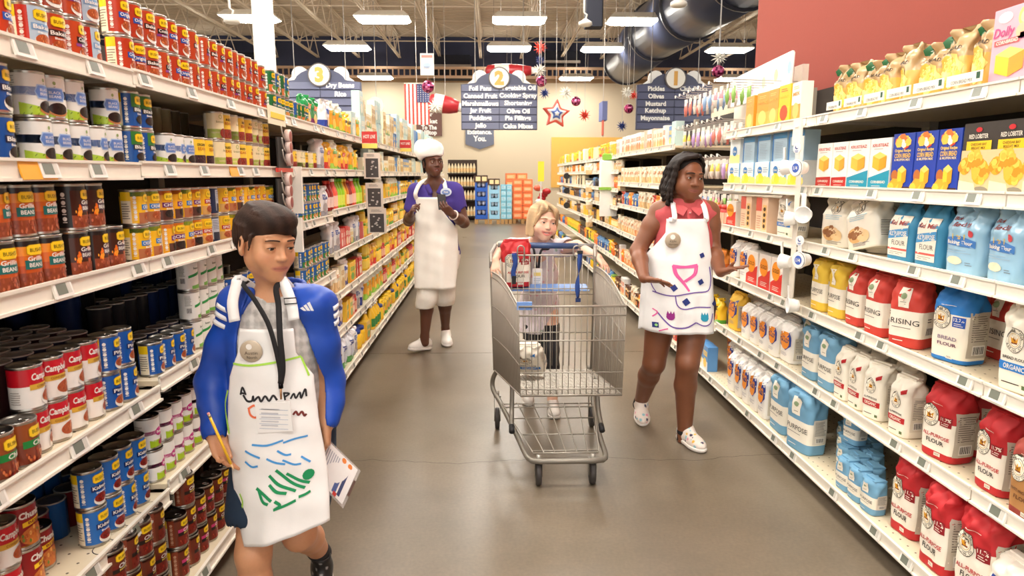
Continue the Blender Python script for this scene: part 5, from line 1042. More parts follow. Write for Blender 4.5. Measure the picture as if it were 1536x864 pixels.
aisle_sign('2', 749, SGY, (['Foil Pans', 'Canned Fruit', 'Marshmallows', 'Jar Fruit', 'Puddings', 'Jello'], ['Vegetable Oil', 'Cooking Spray', 'Shortening', 'Olive Oil', 'Pie Fillings', 'Cake Mixes']), 'grey aisle sign listing foil pans and oils above the aisle')
aisle_sign('1', 1009, SGY, (['Pickles', 'Olives', 'Mustard', 'Ketchup', 'Mayonnaise', ''], ['Club Packs', 'Broth', '', '', '', '']), 'grey aisle sign listing pickles, olives and mustard at the right')
aisle_sign('3', 484, 13.9, (['', '', '', '', '', ''], ['Dry Beans', 'Rice', '', '', '', '']), 'grey aisle sign half hidden by pouches at the left')
# small round-topped sign farther left
c = at_y(566, 200, 18.5); t = thing('round_top_sign', 'small blue grey sign with white disc beyond the left shelves', 'sign', (c[0], 18.5, c[2]))
m = MB(); m.box(-.42, .42, -.03, .03, -.5, .5, rgb(120, 140, 170)); build(m, 'board', 'paint', t); m = MB(); m.lathe([(.22, -.04), (.22, .04)], 24, WHITE, (-.02, -.04, .72), Matrix.Rotation(math.pi/2, 3, 'X')); build(m, 'disc', 'paint', t); m = MB(); m.tube([(0, 0, .5), (0, 0, 6.2-c[2])], .01, rgb(170, 165, 160), 4); build(m, 'hanger_wire', 'matte', t)
def wallsign(name, x0, x1, y0, y1, col, lines, label, pent=False, cap=rgb(244, 240, 232)):
    a = at_y(x0, y0, WALL_Y-.06); b = at_y(x1, y1, WALL_Y-.06); cx_, cz = (a[0]+b[0])/2, (a[2]+b[2])/2; w, h = b[0]-a[0], a[2]-b[2]
    t = thing(name, label, 'sign', (cx_, WALL_Y-.03, cz)); m = MB(); p = [(-w/2, -h/2), (w/2, -h/2), (w/2, h/2), (-w/2, h/2)] if not pent else [(-w/2, -h*.28), (0, -h/2), (w/2, -h*.28), (w/2, h/2), (-w/2, h/2)]
    m.prism(p, -.03, .03, col); build(m, 'board', 'paint', t); d = Decal(lambda u, v, l: (u, -.031-.002*l, v))
    for i, (s_, v, hh, ww) in enumerate(lines): d.text(s_, 0, v*h, hh*h, cap, 1, width=ww*w, bold=.04)
    build(d, 'lettering', 'paint', t)
wallsign('pennant_sign', 698, 741, 190, 224, rgb(98, 104, 122), [('Existence.', .27, .2, .86), ('You.', -.02, .24, .46)], 'grey pennant sign reading Existence. You. on the back wall', True)
wallsign('wall_sign', 624, 663, 168, 204, rgb(108, 72, 60), [('per', .36, .17, .3), ('Market', .12, .18, .66), ('To The', -.14, .18, .6), ('Hilltop', -.38, .18, .6)], 'brown wall sign reading Market To The behind the flag')
# flag with stripes and starred canton
FY = 15.6; a = at_y(606, 126, FY); b = at_y(645, 187, FY); w, h = b[0]-a[0], a[2]-b[2]
t = thing('flag', 'striped flag with starred blue canton hanging left of aisle sign 2', 'flag', ((a[0]+b[0])/2, FY, b[2]))
wv = lambda x: .02*math.sin(x*14)
for i in range(13):
    x0 = -w/2+w*i/13; m = MB(); z0 = h*.55 if (i >= 6 and False) else 0
    n_ = 3; xs_ = [x0+w/13*j/n_ for j in range(n_+1)]; vs = [(x, wv(x)+e, z) for e in (0, .006) for z in (0, h) for x in xs_]; k = n_+1
    m.add(vs, [(j, j+1, k+j+1, k+j) for j in range(n_)]+[(2*k+j, 3*k+j, 3*k+j+1, 2*k+j+1) for j in range(n_)], rgb(222, 84, 74) if i % 2 == 0 else rgb(246, 240, 230)); build(m, 'stripe', 'cloth', t)
d = Decal(lambda u, v, l: (u, wv(u)-.006-.003*l, v)); d.rect(w*.0, w*.5, h*.55, h, rgb(66, 76, 120), 0, 6)
for i in range(5):
    for j in range(8):
        u, v = w*(.05+.1*i), h*(.585+.052*j)
        d.poly([(u+.014*(1 if q % 2 == 0 else .45)*math.sin(q*math.pi/5), v+.014*(1 if q % 2 == 0 else .45)*math.cos(q*math.pi/5)) for q in range(10)], WHITE, 1)
build(d, 'canton', 'cloth', t); m = MB(); m.tube([(-w/2, 0, h+.01), (w/2, 0, h+.01)], .012, rgb(190, 180, 170), 6); m.tube([(0, 0, h+.01), (0, 0, 6.2-b[2])], .006, rgb(190, 180, 170), 4); build(m, 'hanging_rod', 'matte', t)
# narrow banner seen nearly edge-on
a = at_y(907, 152, 15.0); b = at_y(907, 203, 15.0); t = thing('banner', 'narrow striped banner hanging edge-on right of the big star', 'banner', (a[0], 15.0, b[2])); h = a[2]-b[2]
for i, cl in enumerate((rgb(226, 110, 90), rgb(246, 240, 232), rgb(226, 110, 90), rgb(246, 240, 232))):
    m = MB().cbox((0.02*i-.03, .12*i, h*.22), (.03, .12, h*.44), cl, Matrix.Rotation(.0, 3, 'Z')); build(m, 'stripe', 'cloth', t)
m = MB().cbox((0, .18, h*.72), (.11, .48, h*.56), rgb(120, 130, 180)); build(m, 'canton', 'cloth', t); m = MB(); m.tube([(0, .18, h), (0, .18, 6.2-b[2])], .006, rgb(190, 180, 170), 4); build(m, 'hanger_wire', 'matte', t)
# bursts, balls and the puffy star
def burst(px, py, R, Y, col, label, n=16):
    c = at_y(px, py, Y); r = R*Y/F_PX; m = MB(); random.seed(int(px)); core = .16*r
    ga = math.pi*(3-math.sqrt(5))
    for i in range(n+10):
        z = 1-2*(i+.5)/(n+10); q = math.sqrt(1-z*z); dv = np.array([q*math.cos(ga*i), q*math.sin(ga*i), z]); L = r*random.uniform(.85, 1.05)
        m.tube([dv*core*.3, dv*L*.5, dv*L], [.12*r, .085*r, .012*r], col, 5)
    t = link('star_burst', m.mesh('star_burst'), 'plastic', None, c, None, label=label, category='decoration', group='spiky star decorations hung from the roof')
    w_ = MB(); w_.tube([(0, 0, 0), (0, 0, 6.2-c[2])], .004, rgb(190, 185, 180), 4); build(w_, 'thread', 'matte', t)
def ball(px, py, R, Y, label, col=rgb(170, 50, 100)):
    c = at_y(px, py, Y); r = R*Y/F_PX; m = MB(); cs = [col, rgb(120, 30, 70), rgb(220, 130, 170), rgb(190, 80, 130), rgb(90, 20, 60)]; random.seed(int(px*3)); n, mm = 16, 10
    m.ball((0, 0, 0), r, col, n, mm); m.c = [random.choice(cs) for _ in m.f]; m.sm = [False]*len(m.f)
    t = link('mirror_ball', m.mesh('mirror_ball'), 'foil', None, c, None, label=label, category='decoration', group='faceted magenta balls hung from the roof'); w_ = MB(); w_.tube([(0, 0, r), (0, 0, 6.2-c[2])], .004, rgb(190, 185, 180), 4); build(w_, 'thread', 'matte', t)
SR, SW, SB = rgb(226, 66, 48), rgb(240, 236, 226), rgb(40, 56, 120)
for px, py, R, Y, col, lab in ((810, 72, 11, 12.5, SR, 'red spiky star at the top of the strand right of sign 2'), (810, 91, 8, 12.1, SB, 'blue spiky star just under the red one on the strand'), (809, 106, 11, 11.7, SW, 'white spiky star low on the strand by sign 2'), (817, 140, 9, 10.8, SB, 'blue spiky star hanging right beside aisle sign 2'),
                               (849, 139, 11, 13.5, SW, 'white spiky star above the puffy star'), (941, 139, 10, 13.5, SW, 'white spiky star left of aisle sign 1'), (877, 173, 10, 14, SR, 'small red spiky star right of the puffy star'), (933, 189, 9, 13.0, SB, 'small dark blue spiky star below the white one by sign 1'), (950, 143, 8, 14.0, SR, 'red spiky star half behind the white one by sign 1'), (1079, 86, 13, 9.5, SW, 'white spiky star high in front of the red wall edge'), (652, 160, 12, 13.5, SW, 'white spiky star before the red inflatable by the flag')):
    burst(px, py, R, Y, col, lab)
for px, py, R, Y, lab in ((812, 122, 8, 11.2, 'magenta mirror ball on the strand by sign 2'), (864, 152, 7, 13.4, 'magenta mirror ball above the small red star'), (943, 163, 7, 12.6, 'magenta mirror ball left of sign 1'), (1077, 107, 9, 9.0, 'magenta mirror ball under the white star by the red wall'), (642, 130, 9, 14.5, 'magenta mirror ball in front of the flag')):
    ball(px, py, R, Y, lab)
c = at_y(834, 171, 15.2); r = 22*15.2/F_PX; t = thing('puffy_star', 'big puffy red, white and blue star hanging beside sign 2', 'decoration', c, (0, 0, .1))
for k, (s_, cl, y0, y1) in enumerate(((1.0, rgb(226, 90, 74), -.06, .08), (.72, rgb(246, 240, 232), -.09, .0), (.46, rgb(84, 110, 176), -.12, -.05), (.2, rgb(240, 236, 230), -.14, -.08))):
    p = [(r*s_*(1 if q % 2 == 0 else .5)*math.sin(q*math.pi/5+.08), r*s_*(1 if q % 2 == 0 else .5)*math.cos(q*math.pi/5+.08)) for q in range(10)][::-1]
    m = MB().prism(p, y0, y1, cl); o = build(m, ['red_star', 'white_star', 'blue_star', 'star_centre'][k], 'plastic', t); bv = o.modifiers.new('bev', 'BEVEL'); bv.width = .03; bv.segments = 2
m = MB(); m.tube([(0, 0, r), (0, 0, 6.2-c[2])], .004, rgb(190, 185, 180), 4); build(m, 'thread', 'matte', t)
def rocket(px0, py0, px1, py1, Rpx, Y, label, tail=False):
    a = at_y(px0, py0, Y); b = at_y(px1, py1, Y); L = np.linalg.norm(b-a); r = Rpx*Y/F_PX; t = thing('inflatable_bottle', label, 'decoration', (a+b)/2); dv = Vector((b-a)/L); R = dv.to_track_quat('Z', 'Y').to_matrix()
    rd, wh = rgb(176, 40, 46), rgb(240, 232, 222)
    m = MB(); m.lathe([(r*.3, -L/2), (r*.85, -L/2+.06), (r, -L*.3), (r, -L*.05), (r*.9, L*.15), (r*.62, L*.38)], 20, [rd]*5, (0, 0, 0), R); build(m, 'bottle_body', 'plastic', t)
    m = MB(); m.lathe([(r*1.01, -L*.32), (r*1.015, -L*.05)], 20, wh, (0, 0, 0), R, caps=False); build(m, 'label_band', 'plastic', t); m = MB(); m.lathe([(r*.5, L*.38), (r*.42, L/2)], 16, wh, (0, 0, 0), R); build(m, 'bottle_tip', 'plastic', t)
    m = MB(); m.tube([(0, 0, 0), (0, 0, 6.2-((a+b)/2)[2])], .005, rgb(190, 185, 180), 4); build(m, 'thread', 'matte', t)
rocket(642, 152, 694, 162, 13, 16.5, 'red inflatable bottle with white label between flag and sign 2'); rocket(728, 107, 806, 106, 10, 17.5, 'red inflatable bottle hanging behind aisle sign 2')
a = at_y(630, 80, 12); b = at_y(651, 113, 12); t = thing('hanging_poster', 'white square poster hanging above the flag', 'poster', ((a[0]+b[0])/2, 12, b[2])); w, h = b[0]-a[0], a[2]-b[2]
build(MB().box(-w/2, w/2, -.006, .006, 0, h, rgb(244, 240, 236)), 'card', 'paper', t); d = Decal(lambda u, v, l: (u, -.007-.001*l, v)); d.rect(-w*.4, w*.4, h*.8, h*.92, rgb(236, 150, 140), 1); d.ell(0, h*.45, w*.3, h*.12, rgb(190, 210, 236), 1, 14); d.ticks(-w*.25, w*.25, h*.3, h*.4, rgb(120, 120, 150), 2, 2); build(d, 'print', 'paper', t); m = MB(); m.tube([(0, 0, h), (0, 0, 6.2-b[2])], .006, rgb(225, 220, 214), 4); build(m, 'hanger_wire', 'matte', t)
# ceiling sensors on stems, duct, black hung unit
for px, py, Y, lab in ((348, 33, 8.0, 'round white ceiling sensor hanging left of the white column'), (878, 37, 9.0, 'round white ceiling sensor hanging by the black unit'), (1018, 8, 7.5, 'white ceiling hook sensor beside the big duct')):
    c = at_y(px, py, Y); t = thing('ceiling_sensor', lab, 'sensor', c); m = MB(); m.lathe([(.02, .07), (.05, .05), (.085, .03), (.09, 0), (.07, -.015), (.01, -.02)], 20, rgb(236, 230, 220)); build(m, 'dish', 'plastic', t); m = MB(); m.tube([(0, 0, .06), (.02, 0, .12), (-.02, 0, .15), (0, 0, 6.2-c[2])], .012, rgb(230, 224, 214), 6); build(m, 'stem', 'paint', t)
DUC = rgb(62, 68, 88)
t = thing('air_duct', 'big dark blue grey round air duct under the roof', 'duct', at_y(945, 84, 21)); o0 = np.array(t.location)
P0 = at_y(940, 92, 22.0); P1 = at_y(985, 46, 17.2); P2 = at_y(1040, 8, 14.7); P3 = at_y(1120, -50, 12); P4 = at_y(1300, -190, 8.2)
seg = [P0, P1, P2, P3, P4]; rad = [.68, .68, .68, .68, .68]
for i in range(4):
    m = MB(); m.tube([seg[i]-o0, seg[i+1]-o0], [rad[i], rad[i+1]], DUC, 28); build(m, 'duct_section', 'plastic', t)
    dv = Vector(seg[i+1]-seg[i]).normalized(); m = MB(); m.lathe([(rad[i]*1.0, -.05), (rad[i]*1.07, -.03), (rad[i]*1.07, .03), (rad[i], .05)], 28, rgb(40, 44, 58), seg[i]-o0, dv.to_track_quat('Z', 'Y').to_matrix(), caps=False); build(m, 'duct_collar', 'plastic', t)
m = MB(); m.tube([P0-o0, P0-o0+np.array([-.05, .5, -.1])], [.6, .5], rgb(20, 22, 30), 24); build(m, 'duct_mouth', 'matte', t)
c = at_y(890, 42, 10); t = link('hung_unit', MB().bbox(-.12, .12, -.12, .12, 0, 6.3-c[2], rgb(40, 42, 54), .02).mesh('hung_unit'), 'matte', None, c, None, label='black square post hanging from the roof by the sensor', category='post')
# ---------------- displays at the end of the aisle ----------------
EY = 20.4
def stack_display(px0, px1, pyt, pyb, Y, cols, rows, ncol, cat, group, lab, pallet=True):
    a = at_y(px0, pyt, Y); b = at_y(px1, pyb, Y); w = (b[0]-a[0])/ncol; h = (a[2]-.16)/rows
    m = MB().bbox(-w/2+.004, w/2-.004, 0, .5, 0, h-.006, cols[0], .01); d = Decal(lambda u, v, l: (u, -.003-.002*l, v)); d.rect(-w*.36, w*.36, h*.25, h*.75, cols[1], 0); d.ticks(-w*.3, w*.3, h*.35, h*.65, cols[2], 1, 3)
    kd = Kind('stacked_case', 'carton', '', m.mesh('carton'), 'gloss', (('front_print', d.mesh('front_print'), 'paper'),))
    for i in range(ncol):
        for j in range(rows): put(kd, (a[0]+w*(i+.5), Y, .15+j*h), 0, f'{lab}, {ordn(j+1)} layer up, {["left", "middle", "right"][i if ncol > 1 else 1]} column', group=group)
    if pallet:
        p = thing('pallet', f'wooden pallet under the {group}', 'pallet', (a[0]+w*ncol/2, Y, 0)); W2 = w*ncol
        for j in range(3): build(MB().box(-W2/2, W2/2, .02+.2*j, .12+.2*j, .12, .145, rgb(200, 160, 100)), 'deck_board', 'matte', p)
        for x in (-W2/2, -.05, W2/2-.1): build(MB().box(x, x+.1, .0, .55, 0, .12, rgb(170, 130, 80)), 'bearer', 'matte', p)
def shipper(px0, px1, pyt, Y, body, lab):
    a = at_y(px0, pyt, Y); b = at_y(px1, 330, Y); w = b[0]-a[0]; H_ = a[2]-.15; t = thing('display_stand', lab, 'display', ((a[0]+b[0])/2, Y, .15))
    for s in (-1, 1): build(MB().box(s*(w/2-.035)-.03, s*(w/2-.035)+.03, 0, .45, 0, H_*.84, body), 'side_wall', 'gloss', t)
    build(MB().box(-w/2+.03, w/2-.03, .42, .45, 0, H_*.84, rgb(60, 44, 40)), 'back_wall', 'gloss', t); build(MB().box(-w/2-.028, w/2-.002, -.02, .45, H_*.84, H_, rgb(70, 44, 36)), 'header', 'gloss', t)
    d = Decal(lambda u, v, l: (u, -.021-.002*l, v)); 
    for s in (-1, 1): d.rect(s*w*.24-w*.18, s*w*.24+w*.18, H_*.87, H_*.97, rgb(240, 214, 160), 1)
    build(d, 'header_print', 'paper', t)
    for j in range(4):
        z = H_*.84*j/4; build(MB().box(-w/2+.03, w/2-.03, -.01, .42, z, z+.12, body), 'tray', 'gloss', t)
        for q in range(2):
            m = MB(); m.ball((0, 0, 0), (w*.17, .1, .1), rgb(232, 232, 236), 10, 6); link('snack_pack', m.mesh('snack_pack'), 'film', None, ((a[0]+b[0])/2+(q-.5)*w*.36, Y+.16, .15+z+.22), None, label=f'white rounded pack in the {"left" if q == 0 else "right"} of tray {["one", "two", "three", "four"][j]} of the {lab.split(" display")[0]} stand', category='pack', group='white packs on the end displays')
shipper(712, 732, 263, EY, rgb(40, 90, 180), 'blue cardboard display stand at the aisle end'); shipper(733, 750, 268, EY, rgb(150, 200, 226), 'pale blue cardboard display stand at the aisle end')
stack_display(751, 768, 276, 332, EY, (rgb(130, 196, 216), rgb(190, 222, 232), rgb(90, 150, 180)), 6, 2, 'pale_blue', 'pale blue carton stack', 'pale blue carton in the stack at the aisle end')
for x0, x1, n_, g in ((712, 732, 1, 'blue display stand'), (733, 750, 1, 'pale blue display stand')):
    a = at_y(x0, 330, EY)[0]; b = at_y(x1, 330, EY)[0]; p = thing('pallet', f'wooden pallet under the {g}', 'pallet', ((a+b)/2, EY, 0))
    for j in range(3): build(MB().box(-(b-a)/2, (b-a)/2, .02+.2*j, .12+.2*j, .12, .145, rgb(200, 160, 100)), 'deck_board', 'matte', p)
    for x in (-(b-a)/2, (b-a)/2-.1): build(MB().box(x, x+.1, 0, .55, 0, .12, rgb(170, 130, 80)), 'bearer', 'matte', p)
stack_display(769, 799, 268, 333, EY+.1, (rgb(240, 120, 70), rgb(246, 170, 110), rgb(250, 220, 190)), 6, 2, 'orange', 'orange carton stack', 'orange carton in the stack at the aisle end')
stack_display(758, 791, 259, 333, EY+1.2, (rgb(240, 130, 80), rgb(250, 190, 120), rgb(250, 230, 200)), 6, 2, 'orange', 'rear orange carton stack', 'orange carton in the rear stack, peeping over')
# bottle wall left of the displays
t = thing('wine_rack', 'dark rack of bottles at the far left end of the aisle', 'rack', (at_y(688, 330, 22)[0], 22, 0)); xL = at_y(672, 330, 22)[0]-t.location.x; xR = at_y(716, 330, 22)[0]-t.location.x
for z in (.1, .62, 1.05, 1.48): build(MB().box(xL, xR, 0, .4, z, z+.04, rgb(50, 40, 36)), 'shelf', 'matte', t)
build(MB().box(xL, xR, .4, .44, 0, 1.95, rgb(70, 56, 48)), 'back_panel', 'matte', t)
wk = bottle_kind('wine_bottle', 'pale bottle', rgb(236, 220, 180), rgb(60, 30, 30), rgb(240, 200, 140), r=.045, h=.34)
for z in (.14, .66, 1.09, 1.52):
    for j in range(int((xR-xL)/.1)): put(wk, (t.location.x+xL+.06+.1*j, 22.1, z), 0, f'pale bottle on the {["bottom", "second", "third", "top"][[.14, .66, 1.09, 1.52].index(z)]} shelf of far bottle rack, {ordn(j+1)} from left', group='bottles on the far rack')
# red plush figure display and yellow tall sign on the right end
c = at_y(808, 322, 19.5); t = thing('red_bunting_stack', 'red and orange bagged goods heaped at the right aisle end', 'display', (c[0], 19.5, 0))
random.seed(8)
for i in range(11):
    m = MB(); m.ball((random.uniform(-.06, .22), random.uniform(-.1, .2), .095+i*.1), (.13, .12, .095), random.choice([rgb(206, 40, 40), rgb(226, 90, 60), rgb(236, 226, 214), rgb(180, 30, 36)]), 10, 6); build(m, 'bag', 'film', t)
a = at_y(807, 242, 19); b = at_y(816, 272, 19); t = link('yellow_card', MB().box(-(b[0]-a[0])/2, (b[0]-a[0])/2, -.01, .01, 0, a[2]-b[2], rgb(250, 226, 60)).box(-.02, .02, -.008, .008, -b[2], .05, rgb(226, 220, 210)).mesh('yellow_card'), 'paper', None, ((a[0]+b[0])/2, 19, b[2]), None, label='tall yellow card standing above the red heap', category='sign')
# ================= FIGURES: implicit bodies turned into one continuous surface =================
def nrm(v): v = np.array(v, float); return v/(np.linalg.norm(v)+1e-12)
def rotz(a): c, s = math.cos(a), math.sin(a); return np.array([[c, -s, 0], [s, c, 0], [0, 0, 1.0]])
def rotx(a): c, s = math.cos(a), math.sin(a); return np.array([[1.0, 0, 0], [0, c, -s], [0, s, c]])
def roty(a): c, s = math.cos(a), math.sin(a); return np.array([[c, 0, s], [0, 1.0, 0], [-s, 0, c]])
class Field:
    def __init__(s, lo, hi, h, fine=()):
        s.ax = []
        for a in range(3):
            p = [lo[a]]
            while p[-1] < hi[a]:
                st = h
                for fl_, fh, fs in fine:
                    if fl_[a]-fs*3 <= p[-1] <= fh[a]: st = min(st, fs)
                p.append(p[-1]+st)
            s.ax.append(np.array(p))
        s.v = np.full([len(q) for q in s.ax], 0.08, np.float32)
    def sub(s, lo, hi):
        sl = []
        for a in range(3):
            i = max(0, np.searchsorted(s.ax[a], lo[a])-2); j = min(len(s.ax[a]), np.searchsorted(s.ax[a], hi[a])+2)
            if j-i < 1: return None, None
            sl.append(slice(i, j))
        sl = tuple(sl); return sl, (s.ax[0][sl[0]][:, None, None].astype(np.float32), s.ax[1][sl[1]][None, :, None].astype(np.float32), s.ax[2][sl[2]][None, None, :].astype(np.float32))
    def mix(s, sl, d, k, op):
        c = s.v[sl]
        if op == 'add':
            if k > 0:
                h = np.maximum(k-np.abs(c-d), 0)/k; s.v[sl] = np.minimum(c, d)-h*h*k*0.25
            else: s.v[sl] = np.minimum(c, d)
        elif op == 'cut':
            d = -d
            if k > 0:
                h = np.maximum(k-np.abs(c-d), 0)/k; s.v[sl] = np.maximum(c, d)+h*h*k*0.25
            else: s.v[sl] = np.maximum(c, d)
    def cap(s, a, b, ra, rb=None, k=0.01, op='add'):
        a = np.array(a, float); b = np.array(b, float); rb = ra if rb is None else rb; m = max(ra, rb)+k+0.02
        sl, P = s.sub(np.minimum(a, b)-m, np.maximum(a, b)+m)
        if sl is None: return
        ab = b-a; L = ab@ab+1e-12; X, Y, Z = P[0]-a[0], P[1]-a[1], P[2]-a[2]
        t = np.clip((X*ab[0]+Y*ab[1]+Z*ab[2])/L, 0, 1).astype(np.float32)
        d = np.sqrt((X-t*ab[0])**2+(Y-t*ab[1])**2+(Z-t*ab[2])**2)-(ra+t*(rb-ra)); s.mix(sl, d, k, op)
    def chain(s, pts, rs, k=0.01):
        for i in range(len(pts)-1): s.cap(pts[i], pts[i+1], rs[i], rs[i+1], k)
    def ell(s, c, r, R=None, k=0.01, op='add'):
        c = np.array(c, float); r = np.array(r if np.ndim(r) else (r, r, r), float); m = r.max()+k+0.02
        sl, P = s.sub(c-m, c+m)
        if sl is None: return
        X, Y, Z = P[0]-c[0], P[1]-c[1], P[2]-c[2]
        if R is not None: Q = [R[0][i]*X+R[1][i]*Y+R[2][i]*Z for i in range(3)]
        else: Q = [X, Y, Z]
        k0 = np.sqrt((Q[0]/r[0])**2+(Q[1]/r[1])**2+(Q[2]/r[2])**2); k1 = np.sqrt((Q[0]/r[0]**2)**2+(Q[1]/r[1]**2)**2+(Q[2]/r[2]**2)**2)
        s.mix(sl, (k0*(k0-1)/np.maximum(k1, 1e-6)).astype(np.float32), k, op)
    def loft(s, lev, k=0.02, op='add', grow=0.0, yaw=0.0, ex=2.3):
        """levels from the top down: (z, cx, cy, rx, ry)"""
        A = np.array(sorted(lev), float); m = A[:, 3:].max()+grow+0.05
        lo = np.array([A[:, 1].min()-m, A[:, 2].min()-m, A[0, 0]-.03-grow]); hi = np.array([A[:, 1].max()+m, A[:, 2].max()+m, A[-1, 0]+.03+grow]); sl, P = s.sub(lo, hi)
        if sl is None: return
        z = P[2][0, 0]; f = [np.interp(z, A[:, 0], A[:, i]).astype(np.float32)[None, None, :] for i in range(1, 5)]
        X, Y = P[0]-f[0], P[1]-f[1]
        if yaw: c, q = math.cos(yaw), math.sin(yaw); X, Y = X*c+Y*q, -X*q+Y*c
        rx, ry = f[2]+grow, f[3]+grow
        d = ((np.abs(X/rx)**ex+np.abs(Y/ry)**ex)**(1/ex)-1)*np.minimum(rx, ry)
        dz = np.maximum(A[0, 0]-grow-P[2], P[2]-A[-1, 0]-grow); d = np.maximum(d, dz); s.mix(sl, d.astype(np.float32), k, op)
    def halfspace(s, p, n, k=0.0):
        """keep what lies on the far side of the plane from n"""
        n = nrm(n); X = s.ax[0][:, None, None]-p[0]; Y = s.ax[1][None, :, None]-p[1]; Z = s.ax[2][None, None, :]-p[2]
        s.v = np.maximum(s.v, (X*n[0]+Y*n[1]+Z*n[2]).astype(np.float32))
    def wrinkle(s, amp, f=38.0, dirs=((1, .3, .8), (-.7, .5, 1), (.2, 1, -.6))):
        X, Y, Z = s.ax[0][:, None, None].astype(np.float32), s.ax[1][None, :, None].astype(np.float32), s.ax[2][None, None, :].astype(np.float32); w = 0
        for i, (a, b, c) in enumerate(dirs): w = w+np.sin(f*(1+.37*i)*(a*X+b*Y+c*Z)+1.3*i+1.6*np.sin(f*.31*(Z-X+.5*Y)+i))
        s.v = s.v+(amp*w).astype(np.float32)
    def shell(s, t): s.v = np.maximum(s.v, -(s.v+t))
    def surface(s, name, color, smooth=1):
        v = s.v; ins = v < 0; n = v.shape; ids = np.full([q-1 for q in n], -1, np.int32)
        cnt = np.zeros([q-1 for q in n], np.int8)
        for i in (0, 1):
            for j in (0, 1):
                for k in (0, 1): cnt += ins[i:n[0]-1+i, j:n[1]-1+j, k:n[2]-1+k]
        act = np.argwhere((cnt > 0) & (cnt < 8)); del cnt
        ids[act[:, 0], act[:, 1], act[:, 2]] = np.arange(len(act))
        acc = np.zeros((len(act), 3)); num = np.zeros(len(act))
        co = [(i, j, k) for i in (0, 1) for j in (0, 1) for k in (0, 1)]
        val = {c: v[act[:, 0]+c[0], act[:, 1]+c[1], act[:, 2]+c[2]] for c in co}
        pos = {c: np.stack([s.ax[a][act[:, a]+c[a]] for a in range(3)], 1) for c in co}
        for c in co:
            for a in range(3):
                if c[a]: continue
                e = list(c); e[a] = 1; e = tuple(e); m = (val[c] < 0) != (val[e] < 0)
                t = val[c]/(val[c]-val[e]+1e-12); p = pos[c]+(pos[e]-pos[c])*t[:, None]; acc[m] += p[m]; num[m] += 1
        V = acc/num[:, None]; quads = []
        for a in range(3):
            b, c = [(1, 2), (2, 0), (0, 1)][a]
            sA = [slice(None)]*3; sB = [slice(None)]*3; sA[a] = slice(0, -1); sB[a] = slice(1, None)
            cr = np.argwhere(ins[tuple(sA)] != ins[tuple(sB)]); cr = cr[(cr[:, b] > 0) & (cr[:, c] > 0) & (cr[:, b] < n[b]-1) & (cr[:, c] < n[c]-1)]
            inside = ins[cr[:, 0], cr[:, 1], cr[:, 2]]
            def g(db, dc): q = cr.copy(); q[:, b] -= db; q[:, c] -= dc; return ids[q[:, 0], q[:, 1], q[:, 2]]
            Q = np.stack([g(0, 0), g(1, 0), g(1, 1), g(0, 1)], 1); Q[~inside] = Q[~inside][:, ::-1]; quads.append(Q)
        Q = np.concatenate(quads); Q = Q[(Q >= 0).all(1)]
        for _ in range(smooth):   # light relaxing of the surface
            S = np.zeros_like(V); N_ = np.zeros(len(V))
            for i in range(4):
                A_, B_ = Q[:, i], Q[:, (i+1) % 4]; np.add.at(S, A_, V[B_]); np.add.at(N_, A_, 1)
            V = V*0.5+0.5*S/np.maximum(N_, 1)[:, None]
        me = D.meshes.new(name); me.vertices.add(len(V)); me.vertices.foreach_set('co', V.astype(np.float32).ravel())
        me.loops.add(len(Q)*4); me.loops.foreach_set('vertex_index', Q.astype(np.int32).ravel()); me.polygons.add(len(Q)); me.polygons.foreach_set('loop_start', np.arange(0, len(Q)*4, 4, dtype=np.int32))
        me.update(calc_edges=True); me.polygons.foreach_set('use_smooth', np.ones(len(Q), bool))
        C = color(V) if callable(color) else np.tile(np.array(color, np.float32), (len(V), 1))
        at = me.color_attributes.new('Col', 'FLOAT_COLOR', 'POINT'); at.data.foreach_set('color', C.astype(np.float32).ravel()); me.update(); return me
